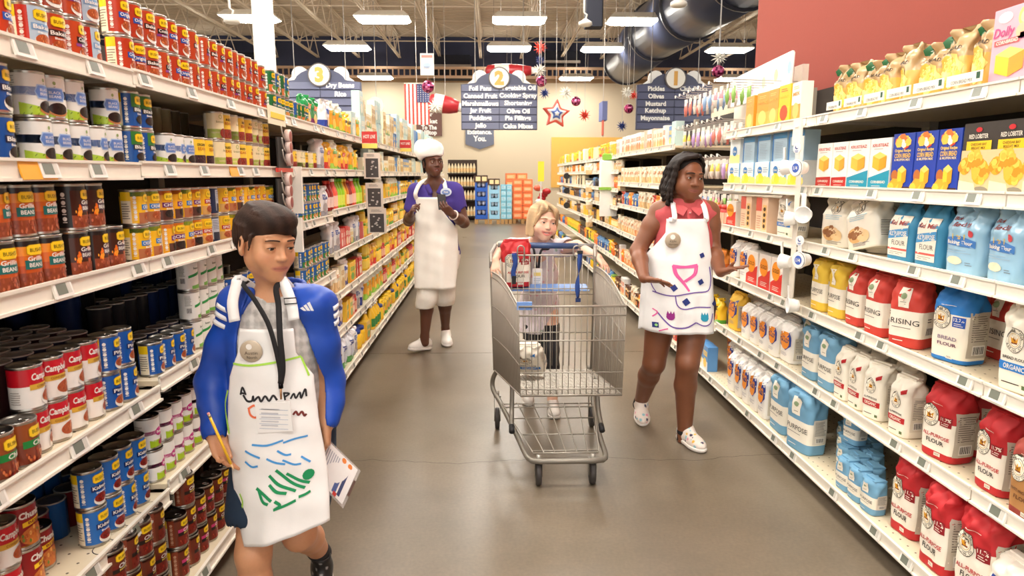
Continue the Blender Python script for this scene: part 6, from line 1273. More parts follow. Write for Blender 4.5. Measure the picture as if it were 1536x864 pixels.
class Head:
    """local frame: x to the person's left, y to the back of the head, z up; the face looks along -y"""
    def __init__(s, C, R, k): s.C, s.R, s.k = np.array(C, float), R, k
    def p(s, x, y, z): return s.C+s.R@(np.array([x, y, z])*s.k)
    def loc(s, V): return ((V-s.C)@s.R)/s.k
    def ell(s, F, c, r, k=.01, op='add', R=None): F.ell(s.p(*c), np.array(r)*s.k, s.R if R is None else s.R@R, k*s.k, op)
    def cap(s, F, a, b, ra, rb=None, k=.008, op='add'): F.cap(s.p(*a), s.p(*b), ra*s.k, (ra if rb is None else rb)*s.k, k*s.k, op)
    def build(s, F, child=0.0, nose=1.0, lips=1.0, smile=0.0, open_=0.0, jaw=1.0, lid=.0046, lidz=.0028, es=1.0):
        E, c = s.ell, s.cap
        E(F, (0, .014, .032), (.074, .090, .076), .01); E(F, (0, -.020, -.026), (.061*jaw, .069, .066), .03)
        E(F, (0, -.044, -.070), (.040*jaw, .042, .036), .03); E(F, (0, -.066, -.096), (.019*jaw, .018, .016), .03)
        for q in (-1, 1):
            E(F, (q*.036, -.055, -.032), (.026+.002*child, .024, .026+.003*child), .028); E(F, (q*.043*jaw, -.005, -.056), (.018, .03, .026), .03)
            c(F, (q*.012, -.086, .025), (q*.042, -.074, .026), .009, .008, .016)
            E(F, (q*.0315, -.092, .003), (.0150, .0085, .0100), .012, 'cut')
            E(F, (q*.0315, -.0735+.013*(es-1), .0030), .0150*es*np.ones(3), .006)
            E(F, (q*.0315, -.0920, lidz), (.0130*es, .0100, lid*es), .0015, 'cut')
        c(F, (0, -.084, .014), (0, -.098, -.022), .0068, .0092*nose, .014)
        E(F, (0, -.1005, -.0275), (.0105*nose, .0100, .0088), .008)
        for q in (-1, 1):
            E(F, (q*.0108*nose, -.092, -.0295), (.0078*nose, .009, .0068), .006); E(F, (q*.0060*nose, -.101, -.0365), (.0032, .005, .0024), .003, 'cut')
            E(F, (q*.077, .010, -.008), (.009, .019, .030), .006, R=rotz(q*.35)); E(F, (q*.084, .006, -.006), (.006, .010, .018), .004, 'cut', rotz(q*.35)); E(F, (q*.076, .006, -.034), (.006, .009, .009), .006)
        w = .0235+.005*smile; up = .0075*smile
        E(F, (0, -.072, -.062), (.028, .014, .020), .022)
        for q in (-1, 1):
            m1 = (q*.011, -.0855+.001*smile, -.0578+up*.2); c(F, (q*w, -.0755, -.0600+up), m1, .0016*lips, .0030*lips, .004); c(F, m1, (0, -.0880, -.0572), .0030*lips, .0030*lips, .004)
            m2 = (q*.011, -.0850+.001*smile, -.0638-open_*.9+up*.25); c(F, (q*w*.95, -.0755, -.0605+up), m2, .0016*lips, .0036*lips, .004); c(F, m2, (0, -.0870, -.0648-open_), .0036*lips, .0038*lips, .004)
        if open_: E(F, (0, -.090, -.0606-open_*.5+up*.35), (w*.74, .012, .0016+open_*.6), .0025, 'cut')
        s.w, s.up, s.open = w, up, open_
    def tint(s, V, C, lip, blush=None, amt=.5):
        q = s.loc(V); m = np.clip(1.3-np.sqrt((q[:, 0]/(s.w+.001))**2+((q[:, 2]+.0605+s.open*.5-s.up*np.clip(abs(q[:, 0])/s.w, 0, 1)**2)/(.0074+s.open*.75))**2+((q[:, 1]+.088)/.022)**2), 0, .35)/.35
        C[:, :3] = C[:, :3]*(1-m[:, None])+np.array(lip[:3])*m[:, None]
        if s.open < .001:   # the line between closed lips
            ln = np.clip(1-np.abs(q[:, 2]+.0604-s.up*np.clip(np.abs(q[:, 0])/s.w, 0, 1)**1.5)/.0021, 0, 1)*(np.abs(q[:, 0]) < s.w*.97)*(q[:, 1] < -.06); C[:, :3] *= (1-.62*ln)[:, None]
        if blush is not None:
            for e in (-1, 1):
                d = np.clip(1-np.sqrt(((q[:, 0]-e*.042)/.034)**2+((q[:, 2]+.030)/.028)**2+((q[:, 1]+.075)/.05)**2), 0, 1)[:, None]*amt; C[:, :3] = C[:, :3]*(1-d)+np.array(blush[:3])*d
        return C
    def eyes(s, par, iris, brow, look=(0, 0), lash=True, browz=0.0, lid=.0046, lidz=.0028, bt=1.0, es=1.0):
        for q in (-1, 1):
            c = np.array((q*.0315, -.0738+.013*(es-1), .0030)); m = MB(); r = .0132*es; dirv = nrm((look[0], -1, look[1])); n, mm = 20, 16
            b = MB(); b.ball((0, 0, 0), 1, WHITE, n, mm); cols = []
            Rm = np.array(Vector((dirv[0], dirv[1], dirv[2])).to_track_quat('Z', 'Y').to_matrix())
            for f in b.f:
                z = np.mean([b.v[i][2] for i in f]); a = math.degrees(math.acos(max(-1, min(1, z))))
                cols.append(rgb(12, 8, 8) if a < 11 else iris if a < 25 else rgb(38, 26, 22) if a < 29 else rgb(226, 218, 210))
            vs = [s.p(*(c+Rm@np.array(v)*r)) for v in b.v]; m.add(vs, b.f, cols, True); build(m, 'eye', 'eye', par)
            m = MB(); pts = [(q*.012, -.0935, .0268+browz), (q*.024, -.0952, .0294+browz), (q*.038, -.0885, .0288+browz), (q*.050, -.0755, .0235+browz)]
            m.tube([s.p(*p_) for p_ in smooth_path(pts, 4)], [bt*s.k*(.0016+.0016*math.sin(math.pi*min(1, .25+.75*i/12))) for i in range(13)], brow, 6); build(m, 'eyebrow', 'hair', par)
            if lash:
                m = MB(); pts = []
                for i in range(7):
                    a = math.pi*(.06+.88*i/6); x = q*(.0315)-.0128*es*math.cos(a); z = lidz+lid*es*math.sin(a)*.98; dd = (.0152*es)**2-(x-q*.0315)**2-(z-.003)**2; pts.append((x, -.0735+.013*(es-1)-math.sqrt(max(dd, 1e-6))-.0003, z))
                m.tube([s.p(*p_) for p_ in pts], .0010*s.k, rgb(26, 18, 16), 4); build(m, 'eyelashes', 'hair', par)
def hand(F, w, d, n, s=1.0, thumb=1, curl=(.35, .35, .4, .45), spread=.12, tcurl=.3, tdir=None):
    """w wrist, d towards the knuckles, n the way the palm faces; thumb = +1 / -1 side of d x n"""
    w = np.array(w, float); d = nrm(d); n = nrm(np.array(n)-d*np.dot(n, d)); t = np.cross(d, n)*thumb; tips = []
    off = [.027, .009, -.009, -.025]; ln = [.066, .074, .069, .053]; kn = [.078, .082, .078, .070]
    for i in range(4):
        k_ = w+d*kn[i]*s+t*off[i]*s; F.cap(w+d*.012*s+t*off[i]*.62*s, k_, .0135*s, .0105*s, .012*s)
    F.ell(w+d*.04*s+n*.004*s, np.array([.034, .040, .012])*s, np.stack([t, d, n], 1), .012*s); F.ell(w+d*.03*s+t*.024*s+n*.006*s, .016*s, None, .012*s)
    for i in range(4):
        p = w+d*kn[i]*s+t*off[i]*s; a = 0; fd = nrm(d+t*spread*off[i]/.027); fn = nrm(n-fd*np.dot(n, fd))
        for j, q in enumerate((.45, .31, .24)):
            a += curl[i]*(.8, 1.1, .8)[j]; v = fd*math.cos(a)+fn*math.sin(a); e = p+v*ln[i]*q*s; r0 = (.0088, .0078, .0070)[j]*s*(1 if i < 3 else .88); F.cap(p, e, r0, r0*.9, .003*s); p = e
        tips.append(p)
    p = w+d*.022*s+t*.026*s+n*.004*s; v0 = nrm(d*.62+t*.72+n*.30) if tdir is None else nrm(tdir)
    for j, (L, r0, r1) in enumerate(((.036, .0135, .0105), (.030, .0102, .0092), (.024, .0090, .0072))):
        v = nrm(v0+(n*.5+d*.5)*tcurl*j); e = p+v*L*s; F.cap(p, e, r0*s, r1*s, .006*s if j == 0 else .003*s); p = e
    tips.append(p); return tips
class Apron:
    slant = 0.0
    def tt(s, z): return float(np.clip((s.A[-1, 0]-z)/(s.A[-1, 0]-s.A[0, 0]), 0, 1))
    def inv(s, x, z):
        q = z
        for _ in range(6): q = z-s.slant*s.tt(q)**2*(x-s.g(q)[2])
        return q
    """levels from the top down: (z, xl, xr, cx, cy, rx, ry); cloth hanging over the front of the figure"""
    def __init__(s, lev, fold=.006, kf=40, yaw=0.0, bulge=None): s.A = np.array(sorted(lev), float); s.fold = fold; s.kf = kf; s.bulge = bulge
    def g(s, z): return [np.interp(z, s.A[:, 0], s.A[:, i]) for i in range(1, 7)]
    def at(s, x, z, l=0):
        xl, xr, cx, cy, rx, ry = s.g(z); q = min(.985, abs((x-cx)/rx)); t = np.clip((s.A[-1, 0]-z)/(s.A[-1, 0]-s.A[0, 0]), 0, 1)
        y = cy-ry*(1-q**2.2)**(1/2.2)+s.fold*t*(math.sin(s.kf*x+3*z)+.5*math.sin(s.kf*2.3*x-5*z))+.0016*math.sin(55*z+20*x)
        return (x, y-.0007*l, z+s.slant*t*t*(x-cx))
    def uv(s, u, v, l=0):
        z = s.A[0, 0]+(s.A[-1, 0]-s.A[0, 0])*v; xl, xr = s.g(z)[:2]; return s.at(xl+(xr-xl)*(u+1)/2, z, l)
    def mesh(s, name, col, nu=40, nv=60, th=.004):
        zs = sorted(set(list(np.linspace(s.A[0, 0], s.A[-1, 0], nv))+list(s.A[:, 0]))); m = MB(); nv = len(zs)
        F_, B_ = [], []
        for z in zs:
            xl, xr = s.g(z)[:2]
            for i in range(nu+1):
                p = s.at(xl+(xr-xl)*i/nu, z); F_.append(p); B_.append((p[0], p[1]+th, p[2]))
        k = nu+1; o = len(F_); fs = []
        for j in range(nv-1):
            for i in range(nu): a = j*k+i; fs += [(a, a+1, a+k+1, a+k), (o+a, o+a+k, o+a+k+1, o+a+1)]
            fs += [(j*k, (j+1)*k, o+(j+1)*k, o+j*k), (j*k+nu, o+j*k+nu, o+(j+1)*k+nu, (j+1)*k+nu)]
        for i in range(nu): fs += [(i, o+i, o+i+1, i+1), ((nv-1)*k+i, (nv-1)*k+i+1, o+(nv-1)*k+i+1, o+(nv-1)*k+i)]
        return m.add(F_+B_, fs, col, True).mesh(name)
def strap(mb, pts, wd, nvec, col, th=.003):
    """flat band along a path"""
    P = [np.array(p, float) for p in pts]; vs = []; n = len(P)
    for i in range(n):
        t = nrm(P[min(i+1, n-1)]-P[max(i-1, 0)]); nv = np.array(nvec[i] if isinstance(nvec, list) else nvec, float); s_ = nrm(np.cross(t, nv)); u = nrm(np.cross(s_, t))
        for a, b in ((-1, -1), (1, -1), (1, 1), (-1, 1)): vs.append(P[i]+s_*wd/2*a+u*th/2*b)
    fs = [(3, 2, 1, 0), (4*n-4, 4*n-3, 4*n-2, 4*n-1)]
    for i in range(n-1):
        for k in range(4): fs.append((i*4+k, i*4+(k+1) % 4, i*4+4+(k+1) % 4, i*4+4+k))
    return mb.add(vs, fs, col, True)
def smooth_path(pts, n=6):
    P = [np.array(p, float) for p in pts]; P = [2*P[0]-P[1]]+P+[2*P[-1]-P[-2]]; out = []
    for i in range(1, len(P)-2):
        for j in range(n):
            t = j/n; out.append(.5*((2*P[i])+(-P[i-1]+P[i+1])*t+(2*P[i-1]-5*P[i]+4*P[i+1]-P[i+2])*t*t+(-P[i-1]+3*P[i]-3*P[i+1]+P[i+2])*t**3))
    return out+[P[-2]]
def shoe(par, name, heel, toe, col, sole, s=1.0, ankle=None, high=False, mat='plastic', color_fn=None, res=.005):
    """heel and toe are points on the floor side of the sole"""
    h, t = np.array(heel, float), np.array(toe, float); d = nrm(t-h); up = np.array([0, 0, 1.0]); sd = nrm(np.cross(d, up)); up = np.cross(sd, d); L = np.linalg.norm(t-h); c = (h+t)/2
    lo = np.minimum(h, t)-.09; hi = np.maximum(h, t)+.09; hi[2] += .1
    F = Field(lo, hi, res); R = np.stack([sd, d, up], 1)
    F.ell(h+d*L*.24+up*.045*s, np.array([.038*s, L*.27, .050*s]), R, .01); F.ell(h+d*L*.68+up*.030*s, np.array([.045*s, L*.33, .036*s]), R, .03)
    F.cap(h+d*L*.30+up*.05*s, h+d*L*.30+up*(.115 if high else .072)*s, .043*s, .040*s, .02)
    F.cap(h+d*L*.36+up*.075*s, h+d*L*.66+up*.045*s, .030*s, .026*s, .02)
    F.cap(h+d*L*.28+up*(.10 if high else .075)*s, h+d*L*.26+up*.2, .032*s, .034*s, .004, 'cut')
    F.halfspace(h+up*.012*s, -up)
    o = link(name, F.surface(name, color_fn or col, 2), mat, par)
    F = Field(lo, hi, res); F.ell(h+d*L*.26+up*.014*s, np.array([.042*s, L*.285, .03*s]), R, .005); F.ell(h+d*L*.68+up*.014*s, np.array([.049*s, L*.345, .03*s]), R, .03); F.halfspace(h, -up); F.halfspace(h+up*.024*s, up)
    link('sole', F.surface('sole', sole, 2), 'rubber', o); return o
# ================= THE BOY IN THE BLUE JACKET =================
A = np.array
def boy():
    t = thing('person', 'boy in blue tracksuit jacket and painted white apron holding pencil and clipboard', 'person', (-.63, 1.95, 0)); base = A(t.location)
    L = Matrix.Translation(-t.location)
    def add(o): o.matrix_parent_inverse = L; return o
    SK = A(rgb(206, 150, 112)); nk = A([-.632, 1.985, 1.09]); hd = Head((-.640, 1.945, 1.262), rotz(.82)@rotx(.20)@roty(.04), .92)
    sL, sR = A([-.748, 1.985, 1.068]), A([-.512, 1.955, 1.072]); eL, eR = A([-.842, 1.985, .835]), A([-.492, 1.985, .835]); wL, wR = at_y(322, 652, 1.88), at_y(490, 634, 1.92)
    hipL, hipR = A([-.695, 1.98, .68]), A([-.570, 1.99, .68]); kL, kR = at_y(380, 830, 1.86), at_y(449, 800, 1.95)
    aL, aR = A([kL[0]+.005, 1.80, .085]), A([-.600, 2.19, .150])
    lo = A([-.98, 1.6, 0.0]); hi = A([-.36, 2.36, 1.42])
    F = Field(lo, hi, .0055, ((hd.C-.115, hd.C+.115, .0026), (A([wL[0]-.03, 1.78, .53]), A([wL[0]+.10, 1.93, .66]), .0032)))
    hd.build(F, child=1, lips=.95, smile=.12, jaw=.92, lid=.0040, lidz=.0016, es=1.15)
    F.cap(nk, hd.p(0, .012, -.05), .043, .044, .03); F.loft([(1.085, -.632, 1.98, .10, .055), (1.03, -.632, 1.975, .115, .07), (.9, -.63, 1.97, .105, .072), (.72, -.632, 1.985, .115, .08), (.66, -.632, 1.985, .11, .08)], .03)
    F.cap(nk, sL, .045, .042, .03); F.cap(nk, sR, .045, .042, .03)
    F.chain([sL, eL, wL], [.043, .034, .025], .015); F.chain([sR, eR, wR], [.043, .034, .025], .015)
    for h_, k_, a_ in ((hipL, kL, aL), (hipR, kR, aR)):
        F.chain([h_, k_], [.072, .050], .02); cv = k_+(a_-k_)*.35+A([0, .018, 0]); F.chain([k_, cv, a_], [.048, .046, .033], .02); F.ell(k_+A([0, -.022, 0]), (.030, .026, .036), None, .02)
    # right hand (photo left) with pencil, fingers curled forward; left hand closed on the clipboard
    hand(F, wL, A([.42, -.30, -.85]), A([.70, -.45, .35]), .82, thumb=-1, curl=(.12, .30, .45, .55), spread=.25, tcurl=.25, tdir=(.45, -.72, -.55))
    hand(F, wR, A([.02, -.1, -1]), A([-.95, -.15, 0]), .80, thumb=1, curl=(.75, .8, .85, .9), spread=.05, tcurl=.5, tdir=(-.1, -.75, -.6))
    def col(V):
        C = np.tile(SK, (len(V), 1)); C = hd.tint(V, C, rgb(186, 116, 98), rgb(212, 136, 106), .3); return C
    body = add(link('body', F.surface('body', col, 1), 'skin', t)); hd.eyes(body, rgb(54, 34, 22), rgb(60, 42, 32), look=(.22, -.26), browz=.0, lid=.0040, lidz=.0016, es=1.15, bt=.85)
    # hair: short cap swept to one side
    F = Field(hd.C-.15, hd.C+.16, .0034); HB = A(rgb(50, 34, 27))
    hd.ell(F, (0, .026, .042), (.083, .095, .082), .01); hd.ell(F, (0, .07, .0), (.07, .05, .07), .03); hd.ell(F, (.004, -.035, .078), (.066, .062, .044), .03)
    hd.ell(F, (-.022, -.100, .004), (.060, .046, .048), .01, 'cut'); hd.ell(F, (.045, -.105, -.008), (.05, .05, .038), .01, 'cut')
    hd.ell(F, (0, -.072, -.050), (.12, .075, .085), .008, 'cut'); hd.ell(F, (0, -.03, -.145), (.2, .2, .080), .006, 'cut')
    for q in (-1, 1): hd.ell(F, (q*.088, .006, -.022), (.026, .030, .036), .004, 'cut'); hd.cap(F, (q*.0735, -.034, .03), (q*.0745, -.030, -.016), .007, .003, .006)
    random.seed(4)
    for i in range(46):
        u = i/45; x0 = -.045+.045*u; yb = -.02+.02*math.sin(i*2.4)
        p0 = (x0-.012, yb, .117-.02*(1-u)); p1 = (-.030+.085*u, -.074-.012*math.sin(math.pi*u)+.03*u*u, .092-.006*math.sin(i)); p2 = (.0+.072*u, -.088+.042*u*u, .060-.026*u-.004*math.sin(i*1.7)); hd.cap(F, p0, p1, .0065, .006, .004); hd.cap(F, p1, p2, .006, .0022, .004)
    for i in range(30):
        a = -2.6+5.2*i/29; r = .080; lo_ = .018 if .9 < abs(a) < 1.75 else -.045; q0 = (r*.6*math.sin(a), .026-r*.7*math.cos(a+math.pi), .105); p1 = (r*1.03*math.sin(a), .026-r*1.12*math.cos(a+math.pi), .05)
        if abs(a) < 1.9: hd.cap(F, q0, p1, .008, .006, .005); hd.cap(F, p1, (r*1.0*math.sin(a), .026-r*1.08*math.cos(a+math.pi), -.02), .006, .003, .005)
    add(link('hair', F.surface('hair', lambda V: np.clip(HB*(1+.35*np.sin(170*((V-hd.C)@hd.R)[:, :1]+60*((V-hd.C)@hd.R)[:, 2:])), 0, 1), 1), 'hair', t))
    # T-shirt, shorts
    tors = [(1.10, -.632, 1.982, .085, .05), (1.06, -.632, 1.975, .125, .075), (.98, -.632, 1.965, .128, .088), (.86, -.632, 1.965, .120, .088), (.72, -.632, 1.98, .130, .094), (.64, -.632, 1.98, .130, .094)]
    F = Field(lo, hi, .006); F.loft(tors, .02); F.cap(nk+A([0, 0, -.012]), sL, .045, .045, .03); F.cap(nk+A([0, 0, -.012]), sR, .045, .045, .03)
    F.cap(nk, hd.p(0, .012, -.05), .051, .05, .004, 'cut'); F.halfspace((0, 0, .66), (0, 0, -1))
    def shirt(V):
        a = np.sin((V[:, 0]*1.0+V[:, 2]*.7)*150); b = np.sin((V[:, 0]*1.0-V[:, 2]*.7)*150); g_ = np.where(a*b > 0.25, .62, np.where(a*b < -.25, .42, .53))[:, None]
        return np.concatenate([g_*1.0, g_*.95, g_*.90, np.ones_like(g_)], 1)
    add(link('t_shirt', F.surface('t_shirt', shirt, 1), 'cloth', t))
    F = Field(lo, hi, .0065); F.loft([(.74, -.632, 1.98, .132, .098), (.62, -.632, 1.985, .138, .100)], .03)
    for h_, k_ in ((hipL, kL), (hipR, kR)): e = h_+(k_-h_)*.66; F.chain([h_, e], [.088, .090], .03); F.cap(e+(k_-h_)*.10, e+(k_-h_)*.5, .078, .078, .004, 'cut')
    F.halfspace((0, 0, .41), (0, 0, -1)); F.halfspace((0, 0, .74), (0, 0, 1)); add(link('shorts', F.surface('shorts', rgb(24, 44, 66), 1), 'cloth', t))
    # open jacket
    F = Field(lo, hi, .005)
    F.loft([(1.115, -.632, 1.985, .090, .060), (1.08, -.632, 1.982, .138, .085), (.98, -.632, 1.975, .150, .104), (.84, -.632, 1.975, .150, .106), (.72, -.632, 1.98, .152, .110), (.66, -.632, 1.98, .150, .110)], .02)
    for s_, e_, w_ in ((sL, eL, wL), (sR, eR, wR)):
        F.cap(nk+A([0, 0, -.005]), s_, .056, .058, .03); m_ = (s_+e_)/2
        F.chain([s_, m_, e_, (e_+w_)/2+A([0, .006, 0]), w_+(e_-w_)*.14], [.056, .051, .048, .044, .038], .02); F.cap(w_+(e_-w_)*.16, w_+(e_-w_)*.02, .037, .036, .004)
    F.wrinkle(.0016, 30)
    F.shell(.010)
    # front opening: narrow at the collar, wide below
    F.loft([(1.20, -.632, 1.86, .060, .115), (1.10, -.634, 1.86, .066, .115), (1.0, -.626, 1.86, .098, .12), (.86, -.612, 1.86, .120, .12), (.66, -.610, 1.86, .130, .12), (.58, -.610, 1.86, .130, .12)], .004, 'cut', ex=6)
    for s_, e_, w_ in ((sL, eL, wL), (sR, eR, wR)): F.cap(w_+(e_-w_)*.10, w_+(w_-e_)*.4, .028, .028, .002, 'cut')
    F.cap(nk, hd.p(0, .012, -.05), .056, .056, .004, 'cut'); F.halfspace((0, 0, .655), (0, 0, -1))
    JB = A(rgb(18, 70, 172))
    jk = add(link('jacket', F.surface('jacket', JB, 2), 'sheen', t))
    F = Field(A([-.78, 1.84, 1.03]), A([-.48, 2.10, 1.20]), .004)   # standing collar
    pts = [nk+A([.072*math.sin(a), .060*math.cos(a)-.004, .012+.010*math.cos(a)]) for a in np.linspace(-2.25, 2.25, 15)]
    for i in range(14):
        for z_ in (.0, .018, .036): F.cap(pts[i]+A([0, 0, z_-.01])+nrm((pts[i]-nk)*A([1, 1, 0]))*z_*.25, pts[i+1]+A([0, 0, z_-.01])+nrm((pts[i+1]-nk)*A([1, 1, 0]))*z_*.25, .006, .006, .01)
    for q, e in ((0, -1), (14, 1)): F.cap(pts[q]+A([0, 0, .024]), pts[q]+A([e*.025, -.03, -.035]), .006, .006, .02)
    link('collar', F.surface('collar', JB, 1), 'sheen', jk).matrix_parent_inverse = Matrix.Identity(4)
    # white stripes on the shoulders and sleeve, chest mark
    def on(px, py, Yg, rr=.0): return at_y(px, py, Yg)
    for s_, e_, sg in ((sL, eL, -1), (sR, eR, 1)):
        for j in range(3):
            m = MB(); q = s_+(e_-s_)*(.02+.10*j); pts = []; dv = nrm(e_-s_); u = nrm(np.cross(dv, (0, -1, 0))); v_ = np.cross(u, dv)
            r_ = .0625-.003*j
            for a in (np.linspace(-.75, .85, 9) if sg < 0 else np.linspace(1.15, 2.3, 9)): pts.append(q+(A([sg*1.0, 0, 0])*0+nrm(v_*math.cos(a)*-1*(1 if np.dot(v_, (0, 1, 0)) > 0 else -1)+u*math.sin(a)*(1 if np.dot(u, (1, 0, 0))*sg > 0 else -1)))*r_)
            nv = [nrm(p_-q) for p_ in pts]; strap(m, pts, .013, nv, rgb(236, 236, 238), .004); build(m, 'stripe', 'sheen', jk)
    m = MB()   # three slanted bars of the chest emblem
    c0 = at_y(462, 462, 1.868)
    for j, hh in enumerate((.012, .019, .026)): x = c0[0]-.012+.010*j; m.add([(x, c0[1], c0[2]-.008), (x+.008, c0[1], c0[2]-.008), (x+.008-.010, c0[1]-.002, c0[2]-.008+hh), (x-.010, c0[1]-.002, c0[2]-.008+hh-.004)], [(0, 1, 2, 3)], rgb(236, 236, 238))
    build(m, 'chest_emblem', 'sheen', jk)
    # apron
    ap = Apron([(1.022, -.712, -.560, -.632, 1.968, .128, .098), (.95, -.722, -.555, -.632, 1.965, .136, .100), (.88, -.752, -.512, -.632, 1.96, .150, .104), (.75, -.762, -.500, -.632, 1.955, .165, .118), (.60, -.750, -.478, -.62, 1.95, .175, .135), (.50, -.735, -.470, -.608, 1.945, .175, .150), (.428, -.715, -.468, -.600, 1.94, .175, .158)], .005, 34)
    AW = rgb(236, 234, 232); ap.slant = .30; ao = add(link('apron', ap.mesh('apron', AW), 'canvas', t))
    def P2(px, py):   # photo point on the apron -> (x, z)
        Y = 1.85
        for _ in range(4): q = at_y(px, py, Y); Y = ap.at(q[0], ap.inv(q[0], q[2]))[1]
        return q[0], ap.inv(q[0], q[2])
    d = Decal(lambda u, v, l: ap.at(u, v, 2+l))
    def stroke(pts, wd, c): d.line(smooth_path([A(P2(*p_)) for p_ in pts], 5), wd, c, 1)
    bl, gr, lg, bk, og = rgb(70, 150, 214), rgb(20, 140, 84), rgb(170, 220, 80), rgb(34, 32, 36), rgb(226, 110, 70)
    for pts in ([(378, 667), (400, 668), (425, 660)], [(425, 664), (445, 657), (462, 653)], [(368, 676), (378, 682), (390, 687)], [(416, 676), (428, 682), (437, 681)], [(400, 688), (414, 694), (428, 696)], [(424, 690), (440, 696), (452, 695)], [(452, 684), (462, 690), (466, 692)], [(368, 692), (378, 700), (387, 699)]): stroke(pts, .0055, bl)
    for pts in ([(385, 732), (396, 742), (407, 752)], [(388, 734), (394, 752), (402, 757)], [(404, 713), (420, 728), (444, 736)], [(414, 705), (436, 722), (458, 731)], [(430, 710), (450, 720), (465, 723)], [(404, 727), (415, 738), (430, 740)], [(410, 765), (428, 758), (444, 750)], [(412, 752), (420, 758), (412, 764)], [(448, 745), (458, 741), (466, 736)]): stroke(pts, .008, gr)
    u, v = P2(463, 711); d.ell(u, v, .016, .016, gr, 1, 12)
    stroke([(350, 545), (380, 548), (420, 542), (452, 534)], .006, lg); stroke([(452, 535), (458, 548), (464, 563)], .005, lg); stroke([(342, 585), (338, 610), (344, 650)], .006, lg); stroke([(360, 740), (364, 752), (363, 763)], .005, lg)
    stroke([(361, 592), (364, 581), (369, 592)], .006, bk); stroke([(361, 589), (369, 590)], .005, bk); stroke([(365, 592), (371, 601), (378, 601), (380, 594), (381, 601), (388, 595), (392, 602), (398, 594), (404, 601), (410, 593), (416, 600)], .006, bk); stroke([(426, 588), (428, 600)], .005, bk); stroke([(426, 589), (434, 590), (428, 595)], .005, bk); stroke([(436, 598), (441, 590), (444, 597), (450, 588), (452, 597), (458, 583), (460, 594)], .005, bk)
    stroke([(373, 611), (376, 622), (384, 626), (388, 616), (382, 608), (374, 612)], .006, og); stroke([(440, 622), (444, 617), (448, 622), (453, 617), (457, 623), (460, 620)], .006, rgb(110, 40, 34))
    build(d, 'drawing', 'matte', ao)
    # neck straps with slider
    for pts, nm in (([at_y(352, 482, 1.862), at_y(349, 455, 1.882), at_y(354, 430, 1.908), at_y(359, 420, 1.935), nk+A([-.052, -.012, .022])], 'strap'), ([at_y(441, 480, 1.862), at_y(437, 455, 1.876), at_y(428, 430, 1.898), at_y(421, 418, 1.93), nk+A([.050, -.012, .022])], 'strap')):
        m = MB(); strap(m, smooth_path(pts), .030, (0, -1, .25), AW, .004); build(m, nm, 'canvas', ao)
    m = MB(); c = at_y(436, 452, 1.868); fr = [c+A([dx, 0, dz]) for dx, dz in ((-.017, -.008), (.017, -.006), (.016, .010), (-.018, .008))]; m.tube(fr, .002, rgb(60, 60, 64), 6, True); build(m, 'strap_slider', 'metal', ao)
    # badge, lanyard, card
    u, v = P2(378, 526); c = ap.at(u, v); m = MB(); R = rotx(math.pi/2)@np.eye(3); m.lathe([(.0305, 0), (.032, .003), (.030, .006), (.001, .007)], 28, [rgb(150, 132, 110), rgb(196, 180, 158), rgb(188, 172, 150)], (c[0], c[1]-.004, c[2]), R, True); bd = build(m, 'name_badge', 'plastic', t); add(bd)
    d = Decal(lambda uu, vv, l: (c[0]+uu, c[1]-.0118-.0006*l, c[2]+vv)); d.ell(-.004, .014, .0085, .0085, rgb(240, 236, 228), 0, 14); d.text('Austin', .001, -.004, .010, rgb(70, 60, 54), 0, width=.036, bold=-.005); d.text('North', .003, -.017, .009, rgb(70, 60, 54), 0, width=.028, bold=-.005); build(d, 'lettering', 'matte', bd)
    m = MB(); bot = at_y(421, 575, 1.835); LK = rgb(26, 24, 26)
    strap(m, smooth_path([nk+A([-.06, .02, .035]), at_y(364, 424, 1.915), at_y(382, 450, 1.868), at_y(404, 490, 1.845), at_y(419, 548, 1.836), bot]), .013, (0, -1, .1), LK, .003); strap(m, smooth_path([nk+A([.055, .02, .035]), at_y(416, 428, 1.895), at_y(418, 460, 1.868), at_y(420, 505, 1.842), at_y(424, 550, 1.836), bot]), .016, (.2, -1, .1), LK, .003); la_ = add(build(m, 'lanyard', 'cloth', t))
    d = MB(); m = MB(); m.tube([bot, bot+A([0, 0, -.014])], .007, LK, 8); m.tube([bot+A([0, -.002, -.01]), bot+A([0, -.004, -.045])], .003, rgb(196, 150, 110), 6); add(build(m, 'lanyard_clip', 'metal', t))
    cc = at_y(411, 626, 1.832); m = MB(); m.cbox(cc, (.098, .003, .086), rgb(240, 238, 236), roty(-.05)); cd = add(build(m, 'name_card', 'plastic', t)); d = Decal(lambda uu, vv, l: (cc[0]+uu+.05*vv, cc[1]-.0022-.0005*l, cc[2]+vv-.05*uu))
    for j in range(5): d.rect(-.040, .040, .022-.014*j, .0235-.014*j, rgb(180, 190, 210), 0)
    d.ticks(-.035, .03, -.03, .03, rgb(200, 200, 206), 0, 5); build(d, 'card_print', 'paper', cd)
    # shoes and sock
    def blackshoe(V): C = np.tile(A(rgb(30, 29, 30)), (len(V), 1)); g = np.sin(V[:, 0]*190)*np.sin(V[:, 2]*150); C[g > .75] = A(rgb(150, 148, 146)); return C
    s1 = shoe(t, 'shoe', (aR[0]-.012, 2.255, .075), (aR[0]+.020, 2.115, .004), None, rgb(226, 220, 212), .86, high=True, color_fn=blackshoe); add(s1); s2 = shoe(t, 'shoe', (aL[0], 1.84, 0.002), (aL[0]+.01, 1.64, 0.002), None, rgb(226, 220, 212), .86, high=True, color_fn=blackshoe); add(s2)
    for a_, k_ in ((aR, kR), (aL, kL)):
        F = Field(a_-.1, a_+.12, .005); dv = nrm(k_-a_); F.cap(a_-dv*.01, a_+dv*.045, .037, .038, .01); add(link('sock', F.surface('sock', rgb(40, 38, 40), 1), 'cloth', t))
    return dict(wL=wL, wR=wR)
B_ = boy()
